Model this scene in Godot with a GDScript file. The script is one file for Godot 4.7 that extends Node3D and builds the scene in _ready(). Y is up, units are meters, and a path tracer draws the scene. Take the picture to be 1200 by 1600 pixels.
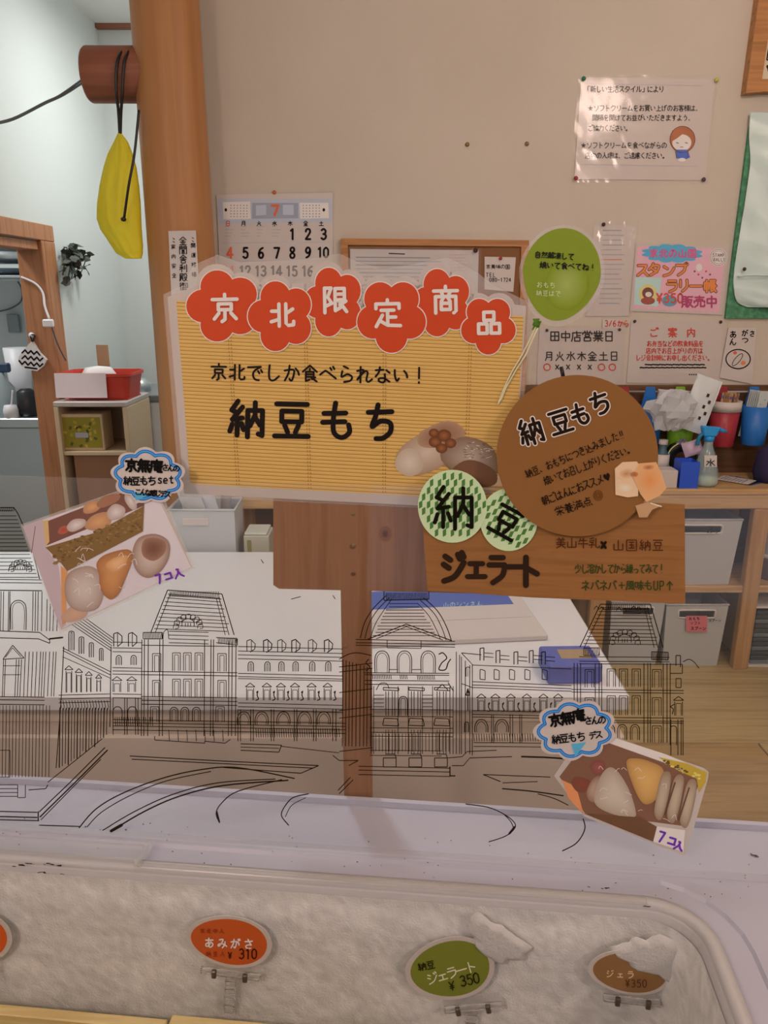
extends Node3D

const FOCAL := 1200.0            # pixels, for the 1200 x 1600 frame
const EYE := Vector3(0, 1.55, 0)
const PITCH := -0.2793           # 16 degrees down
const TURN := 0.0977             # the freezer stands turned by 5.6 degrees
const LEAN := 0.19               # the clear screen leans back by 11 degrees

var rng := RandomNumberGenerator.new()
var mats := {}
var taken := {}
var strokes := {}
var root_f: Transform3D          # freezer: origin on the rim at the foot of the clear screen, z towards the customer
var t_screen: Transform3D        # clear screen, z out of its front
var t_board: Transform3D         # wooden sign board, front face
var t_wall: Transform3D          # back wall face


func _ready() -> void:
	rng.seed = 7
	frames()
	camera_and_light()
	materials()
	font_tables()
	room()
	freezer()
	back_chest()
	shelf_unit()
	kitchen()
	wooden_sign()
	poster()
	card_signs()
	clear_screen()
	photo_cards()
	wall_papers()
	counter_things()
	price_tags()


func frames() -> void:
	var bx := Vector3(cos(TURN), 0, sin(TURN))
	var n := Vector3(-sin(TURN), 0, cos(TURN))
	root_f = Transform3D(Basis(bx, Vector3.UP, n), Vector3(0, 0.89, -0.784))
	var up := Vector3.UP * cos(LEAN) - n * sin(LEAN)
	t_screen = Transform3D(Basis(bx, up, bx.cross(up)), root_f.origin)
	t_board = Transform3D(root_f.basis, root_f.origin - n * 0.105)
	t_wall = Transform3D(Basis(), Vector3(0, 1.55, -2.5))


func camera_and_light() -> void:
	var cam := Camera3D.new()
	cam.name = "camera"
	cam.position = EYE
	cam.rotation.x = PITCH
	cam.fov = rad_to_deg(2.0 * atan(800.0 / FOCAL))
	cam.near = 0.02
	add_child(cam)
	cam.current = true
	var env := Environment.new()
	env.background_mode = Environment.BG_SKY
	var sky := Sky.new()
	var sm := ProceduralSkyMaterial.new()
	sm.sky_top_color = Color(0.55, 0.68, 0.9)
	sm.sky_horizon_color = Color(0.8, 0.86, 0.95)
	sm.ground_bottom_color = Color(0.35, 0.34, 0.33)
	sm.ground_horizon_color = Color(0.6, 0.6, 0.6)
	sm.sky_energy_multiplier = 1.0
	sky.sky_material = sm
	env.sky = sky
	env.tonemap_mode = Environment.TONE_MAPPER_LINEAR
	env.tonemap_exposure = 0.655
	env.sdfgi_enabled = true
	env.ssao_enabled = true
	env.ssil_enabled = true
	var we := WorldEnvironment.new()
	we.name = "world_environment"
	we.environment = env
	add_child(we)


# ---------------------------------------------------------------- helpers

func ray(x: float, y: float) -> Vector3:
	return Vector3((x - 600.0) / FOCAL, (800.0 - y) / FOCAL, -1.0).rotated(Vector3.RIGHT, PITCH)


func at(x: float, y: float, depth: float) -> Vector3:      # the point seen at a pixel, at a distance along the floor
	var d := ray(x, y)
	return EYE + d * (depth / -d.z)


func on(t: Transform3D, p: Vector2) -> Vector3:            # the point of a plane seen at a pixel, in the plane's own axes
	var i := t.affine_inverse()
	var o := i * EYE
	var d := i.basis * ray(p.x, p.y)
	return o - d * (o.z / d.z)


func lin(r: float, g: float, b: float) -> Color:
	return Color(r / 255.0, g / 255.0, b / 255.0).srgb_to_linear()


func ph(r: float, g: float, b: float) -> Color:            # base colour (linear) of a thing that shows as r g b under the shop's warm lamps
	var c := lin(r, g, b)
	var w := lin(208, 184, 168)
	return Color(minf(0.86, 0.8 * c.r / w.r), minf(0.86, 0.8 * c.g / w.g), minf(0.86, 0.8 * c.b / w.b))


func pn(r: float, g: float, b: float) -> Color:            # the same for the signs that stand nearer, in weaker light
	var c := lin(r, g, b)
	var w := lin(190, 167, 150)
	return Color(clampf(0.72 * c.r / w.r - 0.006, 0.004, 0.86), clampf(0.72 * c.g / w.g - 0.006, 0.004, 0.86), clampf(0.72 * c.b / w.b - 0.006, 0.004, 0.86))


func kc(r: float, g: float, b: float) -> Color:            # the same under the kitchen's cool lamps
	var c := lin(r, g, b)
	var w := lin(228, 236, 230)
	return Color(minf(0.86, 0.8 * c.r / w.r), minf(0.86, 0.8 * c.g / w.g), minf(0.86, 0.8 * c.b / w.b))


func mat(key: String, linear: Color, rough := 0.6, metal := 0.0) -> StandardMaterial3D:
	if not mats.has(key):
		var m := StandardMaterial3D.new()
		m.resource_name = key
		m.albedo_color = linear.linear_to_srgb()
		m.roughness = rough
		m.metallic = metal
		mats[key] = m
	return mats[key]


func numbered(called: String) -> String:
	taken[called] = int(taken.get(called, -1)) + 1
	return called if taken[called] == 0 else "%s_%03d" % [called, taken[called]]


func metas(o: Node, label: String, category: String, group := "") -> void:
	o.set_meta("label", label)
	o.set_meta("category", category)
	if group:
		o.set_meta("group", group)


func thing(called: String, label: String, category: String, where: Transform3D, group := "") -> Node3D:
	var o := Node3D.new()
	o.name = numbered(called)
	add_child(o)
	o.transform = where
	metas(o, label, category, group)
	return o


func place(p: Vector3, turn := 0.0) -> Transform3D:
	return Transform3D(Basis(Vector3.UP, turn), p)


func put(called: String, mesh: Mesh, m: Material, parent: Node, where := Transform3D()) -> MeshInstance3D:
	var o := MeshInstance3D.new()
	o.name = numbered(called) if parent == self else called
	o.mesh = mesh
	o.material_override = null
	for i in mesh.get_surface_count():
		o.set_surface_override_material(i, m)
	o.transform = where
	parent.add_child(o, true)
	return o


func structure(called: String, mesh: Mesh, m: Material, where := Transform3D(), label := "") -> MeshInstance3D:
	var o := put(called, mesh, m, self, where)
	o.set_meta("kind", "structure")
	if label:
		o.set_meta("label", label)
	return o


func quad(st: SurfaceTool, a: Vector3, b: Vector3, c: Vector3, d: Vector3) -> void:   # clockwise seen from outside
	st.add_vertex(a); st.add_vertex(b); st.add_vertex(c)
	st.add_vertex(a); st.add_vertex(c); st.add_vertex(d)


func begin(smooth := false) -> SurfaceTool:
	var st := SurfaceTool.new()
	st.begin(Mesh.PRIMITIVE_TRIANGLES)
	st.set_smooth_group(0 if smooth else -1)
	return st


func finish(st: SurfaceTool) -> ArrayMesh:
	st.generate_normals()
	return st.commit()


func add_box(st: SurfaceTool, lo: Vector3, hi: Vector3, bev := 0.0) -> void:    # a box with chamfered edges
	var b: float = minf(bev, minf(hi.x - lo.x, minf(hi.y - lo.y, hi.z - lo.z)) * 0.45)
	hexa(st, [lo, Vector3(hi.x, lo.y, lo.z), Vector3(hi.x, lo.y, hi.z), Vector3(lo.x, lo.y, hi.z),
		Vector3(lo.x, hi.y, lo.z), Vector3(hi.x, hi.y, lo.z), hi, Vector3(lo.x, hi.y, hi.z)], b)


func tri_out(st: SurfaceTool, a: Vector3, b: Vector3, c: Vector3, mid: Vector3) -> void:   # a triangle turned to face away from mid
	var n := (b - a).cross(c - a)
	if n.dot((a + b + c) / 3.0 - mid) > 0.0:
		st.add_vertex(a); st.add_vertex(c); st.add_vertex(b)
	else:
		st.add_vertex(a); st.add_vertex(b); st.add_vertex(c)


func quad_out(st: SurfaceTool, a: Vector3, b: Vector3, c: Vector3, d: Vector3, mid: Vector3) -> void:
	tri_out(st, a, b, c, mid)
	tri_out(st, a, c, d, mid)


func hexa(st: SurfaceTool, p: Array, b: float) -> void:    # eight corners (bottom ring, then top ring), edges chamfered by b
	var mid := Vector3.ZERO
	for q: Vector3 in p:
		mid += q / 8.0
	var near := [[1, 3, 4], [0, 2, 5], [1, 3, 6], [0, 2, 7], [0, 5, 7], [1, 4, 6], [2, 5, 7], [3, 4, 6]]
	var faces := [[0, 1, 2, 3], [4, 5, 6, 7], [0, 1, 5, 4], [1, 2, 6, 5], [2, 3, 7, 6], [3, 0, 4, 7]]
	if b <= 0.0:
		for f: Array in faces:
			quad_out(st, p[f[0]], p[f[1]], p[f[2]], p[f[3]], mid)
		return
	# corner c moved along its two edges inside face f
	var inner := func(c: int, f: Array) -> Vector3:
		var v: Vector3 = p[c]
		for k: int in near[c]:
			if k in f:
				v += (p[k] - p[c]).normalized() * b
		return v
	for f: Array in faces:
		quad_out(st, inner.call(f[0], f), inner.call(f[1], f), inner.call(f[2], f), inner.call(f[3], f), mid)
	for i in 6:
		for j in range(i + 1, 6):
			var shared := []
			for c: int in faces[i]:
				if c in faces[j]:
					shared.append(c)
			if shared.size() == 2:
				quad_out(st, inner.call(shared[0], faces[i]), inner.call(shared[1], faces[i]), inner.call(shared[1], faces[j]), inner.call(shared[0], faces[j]), mid)
	for c in 8:
		var v := []
		for f: Array in faces:
			if c in f:
				v.append(inner.call(c, f))
		tri_out(st, v[0], v[1], v[2], mid)


func box(lo: Vector3, hi: Vector3, bev := 0.0) -> ArrayMesh:
	var st := begin()
	add_box(st, lo, hi, bev)
	return finish(st)


func add_tube(st: SurfaceTool, path: PackedVector3Array, radius: float, sides := 8, end_radius := -1.0) -> void:
	var rings := []
	var ref := Vector3(0.13, 0.31, 0.94).normalized()
	for i in path.size():
		var dir := (path[mini(i + 1, path.size() - 1)] - path[maxi(i - 1, 0)]).normalized()
		var a := (ref - dir * ref.dot(dir)).normalized()
		ref = a
		var b := dir.cross(a)
		var r: float = radius if end_radius < 0.0 else lerpf(radius, end_radius, float(i) / (path.size() - 1))
		var ring := []
		for k in sides:
			var t := TAU * k / sides
			ring.append(path[i] + (a * cos(t) + b * sin(t)) * r)
		rings.append(ring)
	for i in path.size() - 1:
		var mid: Vector3 = (path[i] + path[i + 1]) * 0.5
		for k in sides:
			var k2 := (k + 1) % sides
			quad_out(st, rings[i][k], rings[i][k2], rings[i + 1][k2], rings[i + 1][k], mid)
	for e: int in [0, path.size() - 1]:
		var inside: Vector3 = path[1] if e == 0 else path[e - 1]
		for k in range(1, sides - 1):
			tri_out(st, rings[e][0], rings[e][k], rings[e][k + 1], inside)


func tube(path: PackedVector3Array, radius: float, sides := 8, end_radius := -1.0) -> ArrayMesh:
	var st := begin(true)
	add_tube(st, path, radius, sides, end_radius)
	return finish(st)


func curve(points: Array, steps := 6) -> PackedVector3Array:
	var out := PackedVector3Array()
	for i in points.size() - 1:
		var p0: Vector3 = points[maxi(i - 1, 0)]
		var p3: Vector3 = points[mini(i + 2, points.size() - 1)]
		for k in steps:
			out.append((points[i] as Vector3).cubic_interpolate(points[i + 1], p0, p3, float(k) / steps))
	out.append(points[-1])
	return out


func curve2(points: PackedVector2Array, steps := 5) -> PackedVector2Array:
	var out := PackedVector2Array()
	for i in points.size() - 1:
		for k in steps:
			out.append(points[i].cubic_interpolate(points[i + 1], points[maxi(i - 1, 0)], points[mini(i + 2, points.size() - 1)], float(k) / steps))
	out.append(points[-1])
	return out


func lathe(profile: Array, sides := 24, squash := 1.0) -> ArrayMesh:      # [radius, height] pairs from the axis round to the axis
	var st := begin(true)
	for i in profile.size() - 1:
		for k in sides:
			var a := TAU * k / sides
			var b := TAU * (k + 1) / sides
			var p := Vector3(cos(a) * profile[i][0], profile[i][1], sin(a) * profile[i][0] * squash)
			var q := Vector3(cos(b) * profile[i][0], profile[i][1], sin(b) * profile[i][0] * squash)
			var r := Vector3(cos(b) * profile[i + 1][0], profile[i + 1][1], sin(b) * profile[i + 1][0] * squash)
			var s := Vector3(cos(a) * profile[i + 1][0], profile[i + 1][1], sin(a) * profile[i + 1][0] * squash)
			st.add_vertex(p); st.add_vertex(q); st.add_vertex(r)
			st.add_vertex(p); st.add_vertex(r); st.add_vertex(s)
	return finish(st)


func noise_tex(freq: float, stops: Array, size := 512, seed_ := 1, octaves := 4, normal := false, bump := 1.0) -> NoiseTexture2D:
	var n := FastNoiseLite.new()
	n.noise_type = FastNoiseLite.TYPE_SIMPLEX_SMOOTH
	n.seed = seed_
	n.frequency = freq
	n.fractal_octaves = octaves
	var t := NoiseTexture2D.new()
	t.width = size
	t.height = size
	t.seamless = true
	t.noise = n
	if normal:
		t.as_normal_map = true
		t.bump_strength = bump
	else:
		var g := Gradient.new()
		g.offsets = PackedFloat32Array()
		var offs := PackedFloat32Array()
		var cols := PackedColorArray()
		for s: Array in stops:
			offs.append(s[0])
			cols.append((s[1] as Color).linear_to_srgb())
		g.offsets = offs
		g.colors = cols
		t.color_ramp = g
	return t


func wood(key: String, dark: Color, light: Color, along: String, rough := 0.55, seed_ := 3, fine := 1.0) -> StandardMaterial3D:
	if mats.has(key):
		return mats[key]
	var m := StandardMaterial3D.new()
	m.resource_name = key
	m.albedo_texture = noise_tex(0.012, [[0.0, dark], [0.38, dark.lerp(light, 0.55)], [0.55, light], [0.72, dark.lerp(light, 0.7)], [1.0, light.lerp(dark, 0.2)]], 512, seed_, 5)
	m.uv1_triplanar = true
	m.uv1_world_triplanar = true
	m.uv1_triplanar_sharpness = 6.0
	var s := Vector3(14, 14, 14) * fine
	match along:
		"x": s.x = 0.7 * fine
		"y": s.y = 0.7 * fine
		"z": s.z = 0.7 * fine
	m.uv1_scale = s * 0.5
	m.roughness = rough
	mats[key] = m
	return m


# ---------------------------------------------------------------- print: ink laid flat on a sheet, in the picture's own pixels

class Ink:
	var host: Node3D
	var node: Node3D
	var z0 := 0.0
	var v := PackedVector3Array()
	var c := PackedColorArray()
	var n := 0

	func tri(a: Vector2, b: Vector2, d: Vector2, ca: Color, cb: Color, cd: Color, z: float) -> void:
		var turn := (b - a).cross(d - a)
		if absf(turn) < 1e-6:
			return
		var zz := Vector3(0, 0, z)
		v.append(host.on(node.transform, a) + zz)
		c.append(ca)
		if turn > 0.0:
			v.append(host.on(node.transform, b) + zz)
			v.append(host.on(node.transform, d) + zz)
			c.append(cb)
			c.append(cd)
		else:
			v.append(host.on(node.transform, d) + zz)
			v.append(host.on(node.transform, b) + zz)
			c.append(cd)
			c.append(cb)

	func lift(layer: float) -> float:
		n += 1
		return z0 + layer * 0.00025 + (n % 50) * 0.000004

	func poly(p: PackedVector2Array, col: Color, layer := 0.0) -> void:
		var z := lift(layer)
		var t := Geometry2D.triangulate_polygon(p)
		for i in range(0, t.size(), 3):
			tri(p[t[i]], p[t[i + 1]], p[t[i + 2]], col, col, col, z)

	func rect(x0: float, y0: float, x1: float, y1: float, col: Color, layer := 0.0) -> void:
		poly(PackedVector2Array([Vector2(x0, y0), Vector2(x1, y0), Vector2(x1, y1), Vector2(x0, y1)]), col, layer)

	func disc(m: Vector2, rx: float, ry: float, col: Color, layer := 0.0, rot := 0.0) -> void:
		blob(m, rx, ry, col, col, layer, rot, 1)

	func blob(m: Vector2, rx: float, ry: float, inner: Color, outer: Color, layer := 0.0, rot := 0.0, rings := 4, wobble := 0.0) -> void:
		var z := lift(layer)
		var sides := 26
		for r in rings:
			for k in sides:
				var q := []
				for e: Array in [[r, k], [r, k + 1], [r + 1, k + 1], [r + 1, k]]:
					var a: float = TAU * float(e[1] % sides) / sides
					var s: float = float(e[0]) / rings
					s *= 1.0 + wobble * (sin(a * 3.0 + m.x) + 0.6 * sin(a * 5.0 + m.y))
					q.append(m + Vector2(cos(a) * rx * s, sin(a) * ry * s).rotated(rot))
				var c0 := inner.lerp(outer, float(r) / rings)
				var c1 := inner.lerp(outer, float(r + 1) / rings)
				tri(q[0], q[1], q[2], c0, c0, c1, z)
				tri(q[0], q[2], q[3], c0, c1, c1, z)

	func shade(p: PackedVector2Array, inner: Color, outer: Color, layer := 0.0, rings := 5) -> void:   # a soft-cornered printed shape, its tone running from middle to edge
		var z := lift(layer)
		var m := Vector2.ZERO
		for q in p:
			m += q / p.size()
		var e := PackedVector2Array()
		for k in p.size():
			for f in 4:
				e.append(p[k].cubic_interpolate(p[(k + 1) % p.size()], p[(k - 1 + p.size()) % p.size()], p[(k + 2) % p.size()], f / 4.0))
		for r in rings:
			var s0 := float(r) / rings
			var s1 := float(r + 1) / rings
			var c0 := inner.lerp(outer, s0 * s0)
			var c1 := inner.lerp(outer, s1 * s1)
			for k in e.size():
				var a := e[k] - m
				var b := e[(k + 1) % e.size()] - m
				tri(m + a * s0, m + b * s0, m + b * s1, c0, c0, c1, z)
				tri(m + a * s0, m + b * s1, m + a * s1, c0, c1, c1, z)

	func line(p: PackedVector2Array, w: float, col: Color, layer := 0.0, closed := false) -> void:
		var run := PackedVector2Array()
		var pts := p.duplicate()
		if closed:
			pts.append(p[0])
		for i in pts.size():
			run.append(pts[i])
			if i > 0 and i < pts.size() - 1:
				var a := (pts[i] - pts[i - 1]).normalized()
				var b := (pts[i + 1] - pts[i]).normalized()
				if a.dot(b) < 0.6:
					ribbon(run, w, col, layer)
					run = PackedVector2Array([pts[i]])
		if run.size() > 1:
			ribbon(run, w, col, layer)

	func ribbon(p: PackedVector2Array, w: float, col: Color, layer: float) -> void:
		var z := lift(layer)
		var l := PackedVector2Array()
		var r := PackedVector2Array()
		for i in p.size():
			var d := (p[mini(i + 1, p.size() - 1)] - p[maxi(i - 1, 0)]).normalized()
			var s := Vector2(-d.y, d.x) * w * 0.5
			l.append(p[i] - s)
			r.append(p[i] + s)
		for i in p.size() - 1:
			tri(l[i], l[i + 1], r[i + 1], col, col, col, z)
			tri(l[i], r[i + 1], r[i], col, col, col, z)
		if w > 1.6:
			for e: int in [0, p.size() - 1]:
				var d := (p[0] - p[1]) if e == 0 else (p[e] - p[e - 1])
				var a0 := d.angle() - PI / 2
				var steps := 3 if w < 4.0 else 6
				for k in steps:
					var a := a0 + PI * k / steps
					var b := a0 + PI * (k + 1) / steps
					tri(p[e], p[e] + Vector2.from_angle(a) * w * 0.5, p[e] + Vector2.from_angle(b) * w * 0.5, col, col, col, z)

	func done(called: String, m: Material) -> MeshInstance3D:
		var arr := []
		arr.resize(Mesh.ARRAY_MAX)
		var nn := PackedVector3Array()
		nn.resize(v.size())
		nn.fill(Vector3(0, 0, 1))
		arr[Mesh.ARRAY_VERTEX] = v
		arr[Mesh.ARRAY_NORMAL] = nn
		arr[Mesh.ARRAY_COLOR] = c
		var me := ArrayMesh.new()
		me.add_surface_from_arrays(Mesh.PRIMITIVE_TRIANGLES, arr)
		var o := MeshInstance3D.new()
		o.name = called
		o.mesh = me
		o.set_surface_override_material(0, m)
		node.add_child(o, true)
		return o


func ink(node: Node3D, z0: float) -> Ink:
	var i := Ink.new()
	i.host = self
	i.node = node
	i.z0 = z0
	return i


func pv(a: Array) -> PackedVector2Array:                    # [x, y, x, y ...]
	var out := PackedVector2Array()
	for i in range(0, a.size(), 2):
		out.append(Vector2(a[i], a[i + 1]))
	return out


func oval(m: Vector2, rx: float, ry: float, sides := 40, rot := 0.0) -> PackedVector2Array:
	var out := PackedVector2Array()
	for k in sides:
		out.append(m + Vector2(cos(TAU * k / sides) * rx, sin(TAU * k / sides) * ry).rotated(rot))
	return out


func sheet_thing(called: String, label: String, category: String, plane: Transform3D, anchor: Vector2, group := "", lift := 0.0) -> Node3D:
	var t := plane
	t.origin = plane * (on(plane, anchor)) + plane.basis.z * lift
	return thing(called, label, category, t, group)


func plate(node: Node3D, called: String, outline: PackedVector2Array, back: float, front: float, m: Material) -> MeshInstance3D:
	# a sheet cut to an outline given in the picture's pixels, with real thickness
	var st := begin()
	var q := PackedVector3Array()
	for p in outline:
		q.append(on(node.transform, p))
	var t := Geometry2D.triangulate_polygon(outline)
	for i in range(0, t.size(), 3):
		var a := q[t[i]]
		var b := q[t[i + 1]]
		var d := q[t[i + 2]]
		if (outline[t[i + 1]] - outline[t[i]]).cross(outline[t[i + 2]] - outline[t[i]]) < 0.0:
			var s := b
			b = d
			d = s
		var f := Vector3(0, 0, front)
		var k := Vector3(0, 0, back)
		st.add_vertex(a + f); st.add_vertex(b + f); st.add_vertex(d + f)
		st.add_vertex(a + k); st.add_vertex(d + k); st.add_vertex(b + k)
	var area := 0.0
	for i in outline.size():
		area += outline[i].cross(outline[(i + 1) % outline.size()])
	for i in q.size():
		var a := q[i]
		var b := q[(i + 1) % q.size()]
		if area < 0.0:
			var s := a
			a = b
			b = s
		var f := Vector3(0, 0, front)
		var k := Vector3(0, 0, back)
		quad(st, a + f, a + k, b + k, b + f)
	return put(called, finish(st), m, node)


func write(i: Ink, s: String, x: float, y: float, size: float, w: float, col: Color, o := {}) -> void:
	# letters drawn stroke by stroke; x, y is the top left of the first one
	var layer: float = o.get("layer", 3.0)
	var wide: float = o.get("wide", 1.0)
	var step: float = o.get("step", size * wide * 1.06)
	var ang: float = o.get("ang", 0.0)
	var slant: float = o.get("slant", 0.0)
	var down: bool = o.get("down", false)
	var wob: float = o.get("wob", 0.0)
	var pos := 0.0
	for ch in s:
		if ch == " ":
			pos += step * 0.5
			continue
		var narrow: bool = ch.unicode_at(0) < 256
		var k := 0.62 if narrow and not down else 1.0
		var jit := Vector2(rng.randf_range(-wob, wob), rng.randf_range(-wob, wob)) * size
		for stroke: PackedVector2Array in glyph(ch):
			var pts := PackedVector2Array()
			for g in stroke:
				var l := Vector2(g.x * size * wide * k - g.y * slant * size, g.y * size) + jit
				l += Vector2(0, pos) if down else Vector2(pos, 0)
				pts.append(Vector2(x, y) + l.rotated(ang))
			if ch == "★" or ch == "♥":
				i.poly(pts, col, layer)
			else:
				i.line(pts, w, col, layer)
		pos += step * (0.68 if narrow and not down else 1.0)


func glyph(ch: String) -> Array:
	if strokes.has(ch) and strokes[ch] is Array:
		return strokes[ch]
	var out := []
	for part: String in str(strokes.get(ch, "20,20 80,80/80,20 20,80")).split("/"):
		var soft := part.begins_with("~")
		var p := PackedVector2Array()
		for pair in part.trim_prefix("~").split(" ", false):
			var xy := pair.split(",")
			p.append(Vector2(float(xy[0]), float(xy[1])) / 100.0)
		out.append(curve2(p, 5) if soft else p)
	if not strokes.has(ch):
		print("no strokes for ", ch)
	strokes[ch] = out
	return out


func font_tables() -> void:
	var kana := {
		"あ": "15,25 85,22/~45,5 43,45 48,85/~65,38 55,65 35,85 18,78 22,58 50,48 78,52 85,70 70,88 55,92",
		"い": "~15,20 17,55 28,82 40,68/~68,25 82,42 86,62",
		"う": "40,8 60,15/~22,40 55,30 75,42 70,70 40,95",
		"お": "12,28 65,25/~38,5 37,55 34,88 16,80 25,62 60,50 85,60 82,82 60,92/72,14 88,30",
		"か": "~10,35 60,30 62,60 50,92 38,82/~38,6 32,50 12,92/~72,22 86,40 92,58",
		"が": "~6,35 54,30 56,60 45,92 34,82/~34,8 28,50 8,92/~64,30 80,45 84,62/72,8 80,22/86,4 94,18",
		"き": "20,22 78,18/15,42 82,36/~42,5 60,35 72,60/~72,60 45,55 22,65 25,85 50,93 70,90",
		"く": "~68,6 25,48 70,94",
		"け": "~18,10 14,50 20,92 28,72/35,32 92,30/~68,6 70,50 62,75 50,95",
		"げ": "~16,10 12,50 18,92 26,72/32,34 82,32/~60,10 62,50 56,75 44,95/74,4 80,18/88,2 94,16",
		"こ": "~22,20 50,24 78,18/~20,62 25,85 55,90 85,84",
		"ご": "~18,24 42,28 66,22/~18,64 24,86 52,90 82,84/74,2 82,16/88,0 96,14",
		"さ": "15,28 85,22/~42,5 58,35 75,60 50,58 25,68 28,86 50,94 72,90",
		"し": "~28,6 25,50 30,85 52,92 82,68",
		"じ": "~28,6 25,50 30,85 52,92 82,68/60,12 68,26/78,6 86,20",
		"す": "8,24 92,22/~58,5 58,45 45,62 34,48 48,36 60,50 55,78 35,95",
		"た": "10,25 60,22/~36,6 28,50 10,92/~52,45 72,42 90,44/~50,68 55,88 90,88",
		"だ": "8,27 52,24/~32,8 25,50 8,92/~48,48 68,45 84,47/~46,70 52,89 86,88/70,6 78,20/85,2 93,16",
		"ち": "12,25 85,22/~42,5 35,35 25,62 50,48 80,52 82,75 60,92 38,94",
		"つ": "~8,38 50,25 88,38 85,65 45,88",
		"っ": "~22,62 55,52 82,62 76,80 50,92",
		"て": "10,20 88,16/~88,16 50,40 42,65 55,88 78,92",
		"で": "8,20 82,16/~82,16 46,40 38,65 50,88 72,92/66,40 74,54/82,34 90,48",
		"と": "30,8 40,45/~80,28 45,48 22,68 32,90 82,88",
		"ど": "26,10 36,46/~74,30 42,48 20,68 30,90 80,88/70,6 78,20/86,2 94,16",
		"な": "10,24 55,20/~34,5 28,35 10,60/70,22 90,38/~62,45 65,75 55,92 30,86 32,70 60,70 90,88",
		"に": "~16,12 12,50 18,92 26,72/45,28 88,25/~42,62 48,84 90,84",
		"ね": "28,6 28,95/~8,30 45,25 10,75 28,60 60,32 85,40 84,70 70,90 55,80 72,70 94,88",
		"の": "~52,20 45,60 25,85 10,60 30,22 60,15 88,40 85,68 58,90",
		"は": "~16,10 12,50 18,92 25,75/38,30 92,28/~66,8 68,60 60,88 40,84 45,68 70,70 92,88",
		"び": "~10,22 48,16 22,50 35,85 65,75 68,25 72,18 92,55/78,2 84,12/90,0 96,10",
		"べ": "~5,55 30,35 42,35 95,75/62,15 70,28/78,8 86,22",
		"ま": "12,22 88,22/18,42 82,42/~50,5 50,75 30,92 15,80 35,68 60,75 88,92",
		"み": "~20,18 55,15 35,60 15,80 10,65 35,55 70,62 92,80/~75,35 72,65 50,95",
		"も": "~45,5 40,45 42,80 62,93 82,80 80,60/15,32 72,30/12,55 70,52",
		"よ": "50,30 82,28/~50,5 50,75 32,92 14,80 35,68 60,74 88,92",
		"ら": "35,5 60,16/~28,32 24,65 55,50 82,62 75,85 38,94",
		"り": "~25,10 20,40 25,62 35,45/~70,8 75,45 65,75 45,95",
		"れ": "28,6 28,95/~8,30 45,25 10,78 30,55 55,30 68,40 62,80 75,90 94,75",
		"を": "15,22 80,18/~45,4 18,58 45,45 52,70/~82,42 40,62 35,85 80,92",
		"ん": "~50,6 12,92 35,55 50,58 55,88 75,88 92,60",
		"イ": "~85,8 50,40 10,58/55,38 55,95", "ク": "~40,5 30,28 10,48/~38,22 85,22 70,60 25,95",
		"コ": "15,20 82,20 82,85/10,85 90,85", "ジ": "15,14 36,26/8,40 30,52/~10,94 55,78 90,34/66,8 74,22/82,2 90,16",
		"ス": "15,15 78,15/~78,15 55,55 10,92/52,55 90,92", "シ": "15,14 36,26/8,40 30,52/~10,94 55,78 90,34", "ソ": "15,15 30,45/~85,12 75,60 35,95",
		"タ": "~42,5 30,30 8,52/~38,22 84,22 70,62 20,95/32,45 70,68", "ト": "35,5 35,95/35,38 80,58",
		"デ": "22,15 65,15/8,40 90,40/~50,40 48,70 25,95/74,5 80,18/88,2 94,14",
		"ネ": "50,4 55,18/15,25 80,25/~80,25 50,55 10,75/50,52 50,96/62,58 85,75",
		"バ": "~32,25 25,60 8,85/~62,20 78,50 92,85/72,5 80,18/86,2 94,14",
		"フ": "12,15 85,15/~85,15 75,60 25,95", "プ": "8,18 76,18/~76,18 68,60 22,95/~86,2 94,9 86,17 78,9 86,2",
		"ム": "~45,8 30,50 12,82/12,82 85,75/65,50 90,92", "メ": "~75,8 55,55 12,92/25,35 85,75",
		"ラ": "22,10 78,10/12,35 85,35/~85,35 75,70 30,95", "リ": "25,10 25,60/~75,8 75,60 40,95",
		"ル": "~30,12 30,55 8,92/60,8 60,88/~60,88 78,80 95,55", "レ": "25,8 25,90/~25,90 60,78 90,45",
		"ン": "12,18 38,35/~10,90 60,72 90,28", "ェ": "22,46 78,46/50,46 50,88/12,88 88,88", "ー": "6,50 94,50",
		"、": "12,72 30,92", "。": "~20,74 32,82 20,92 8,82 20,74", "！": "50,5 50,66/50,86 50,92", "『": "90,10 55,10 55,70",
		"』": "10,90 45,90 45,30", "‼": "36,10 32,64/30,86 30,92/64,10 60,64/58,86 58,92", "＋": "50,20 50,80/20,50 80,50", "×": "15,20 85,80/85,20 15,80",
		"○": "~50,12 20,26 12,52 24,80 52,90 80,78 88,50 76,22 50,12", "↑": "50,95 50,10/20,45 50,10 80,45", "¥": "10,5 50,45 90,5/50,45 50,95/18,52 82,52/18,70 82,70",
		"★": "50,5 61,38 96,38 68,59 79,93 50,72 21,93 32,59 4,38 39,38", "♥": "50,92 12,50 10,28 26,14 42,18 50,32 58,18 74,14 90,28 88,50",
	}
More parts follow.
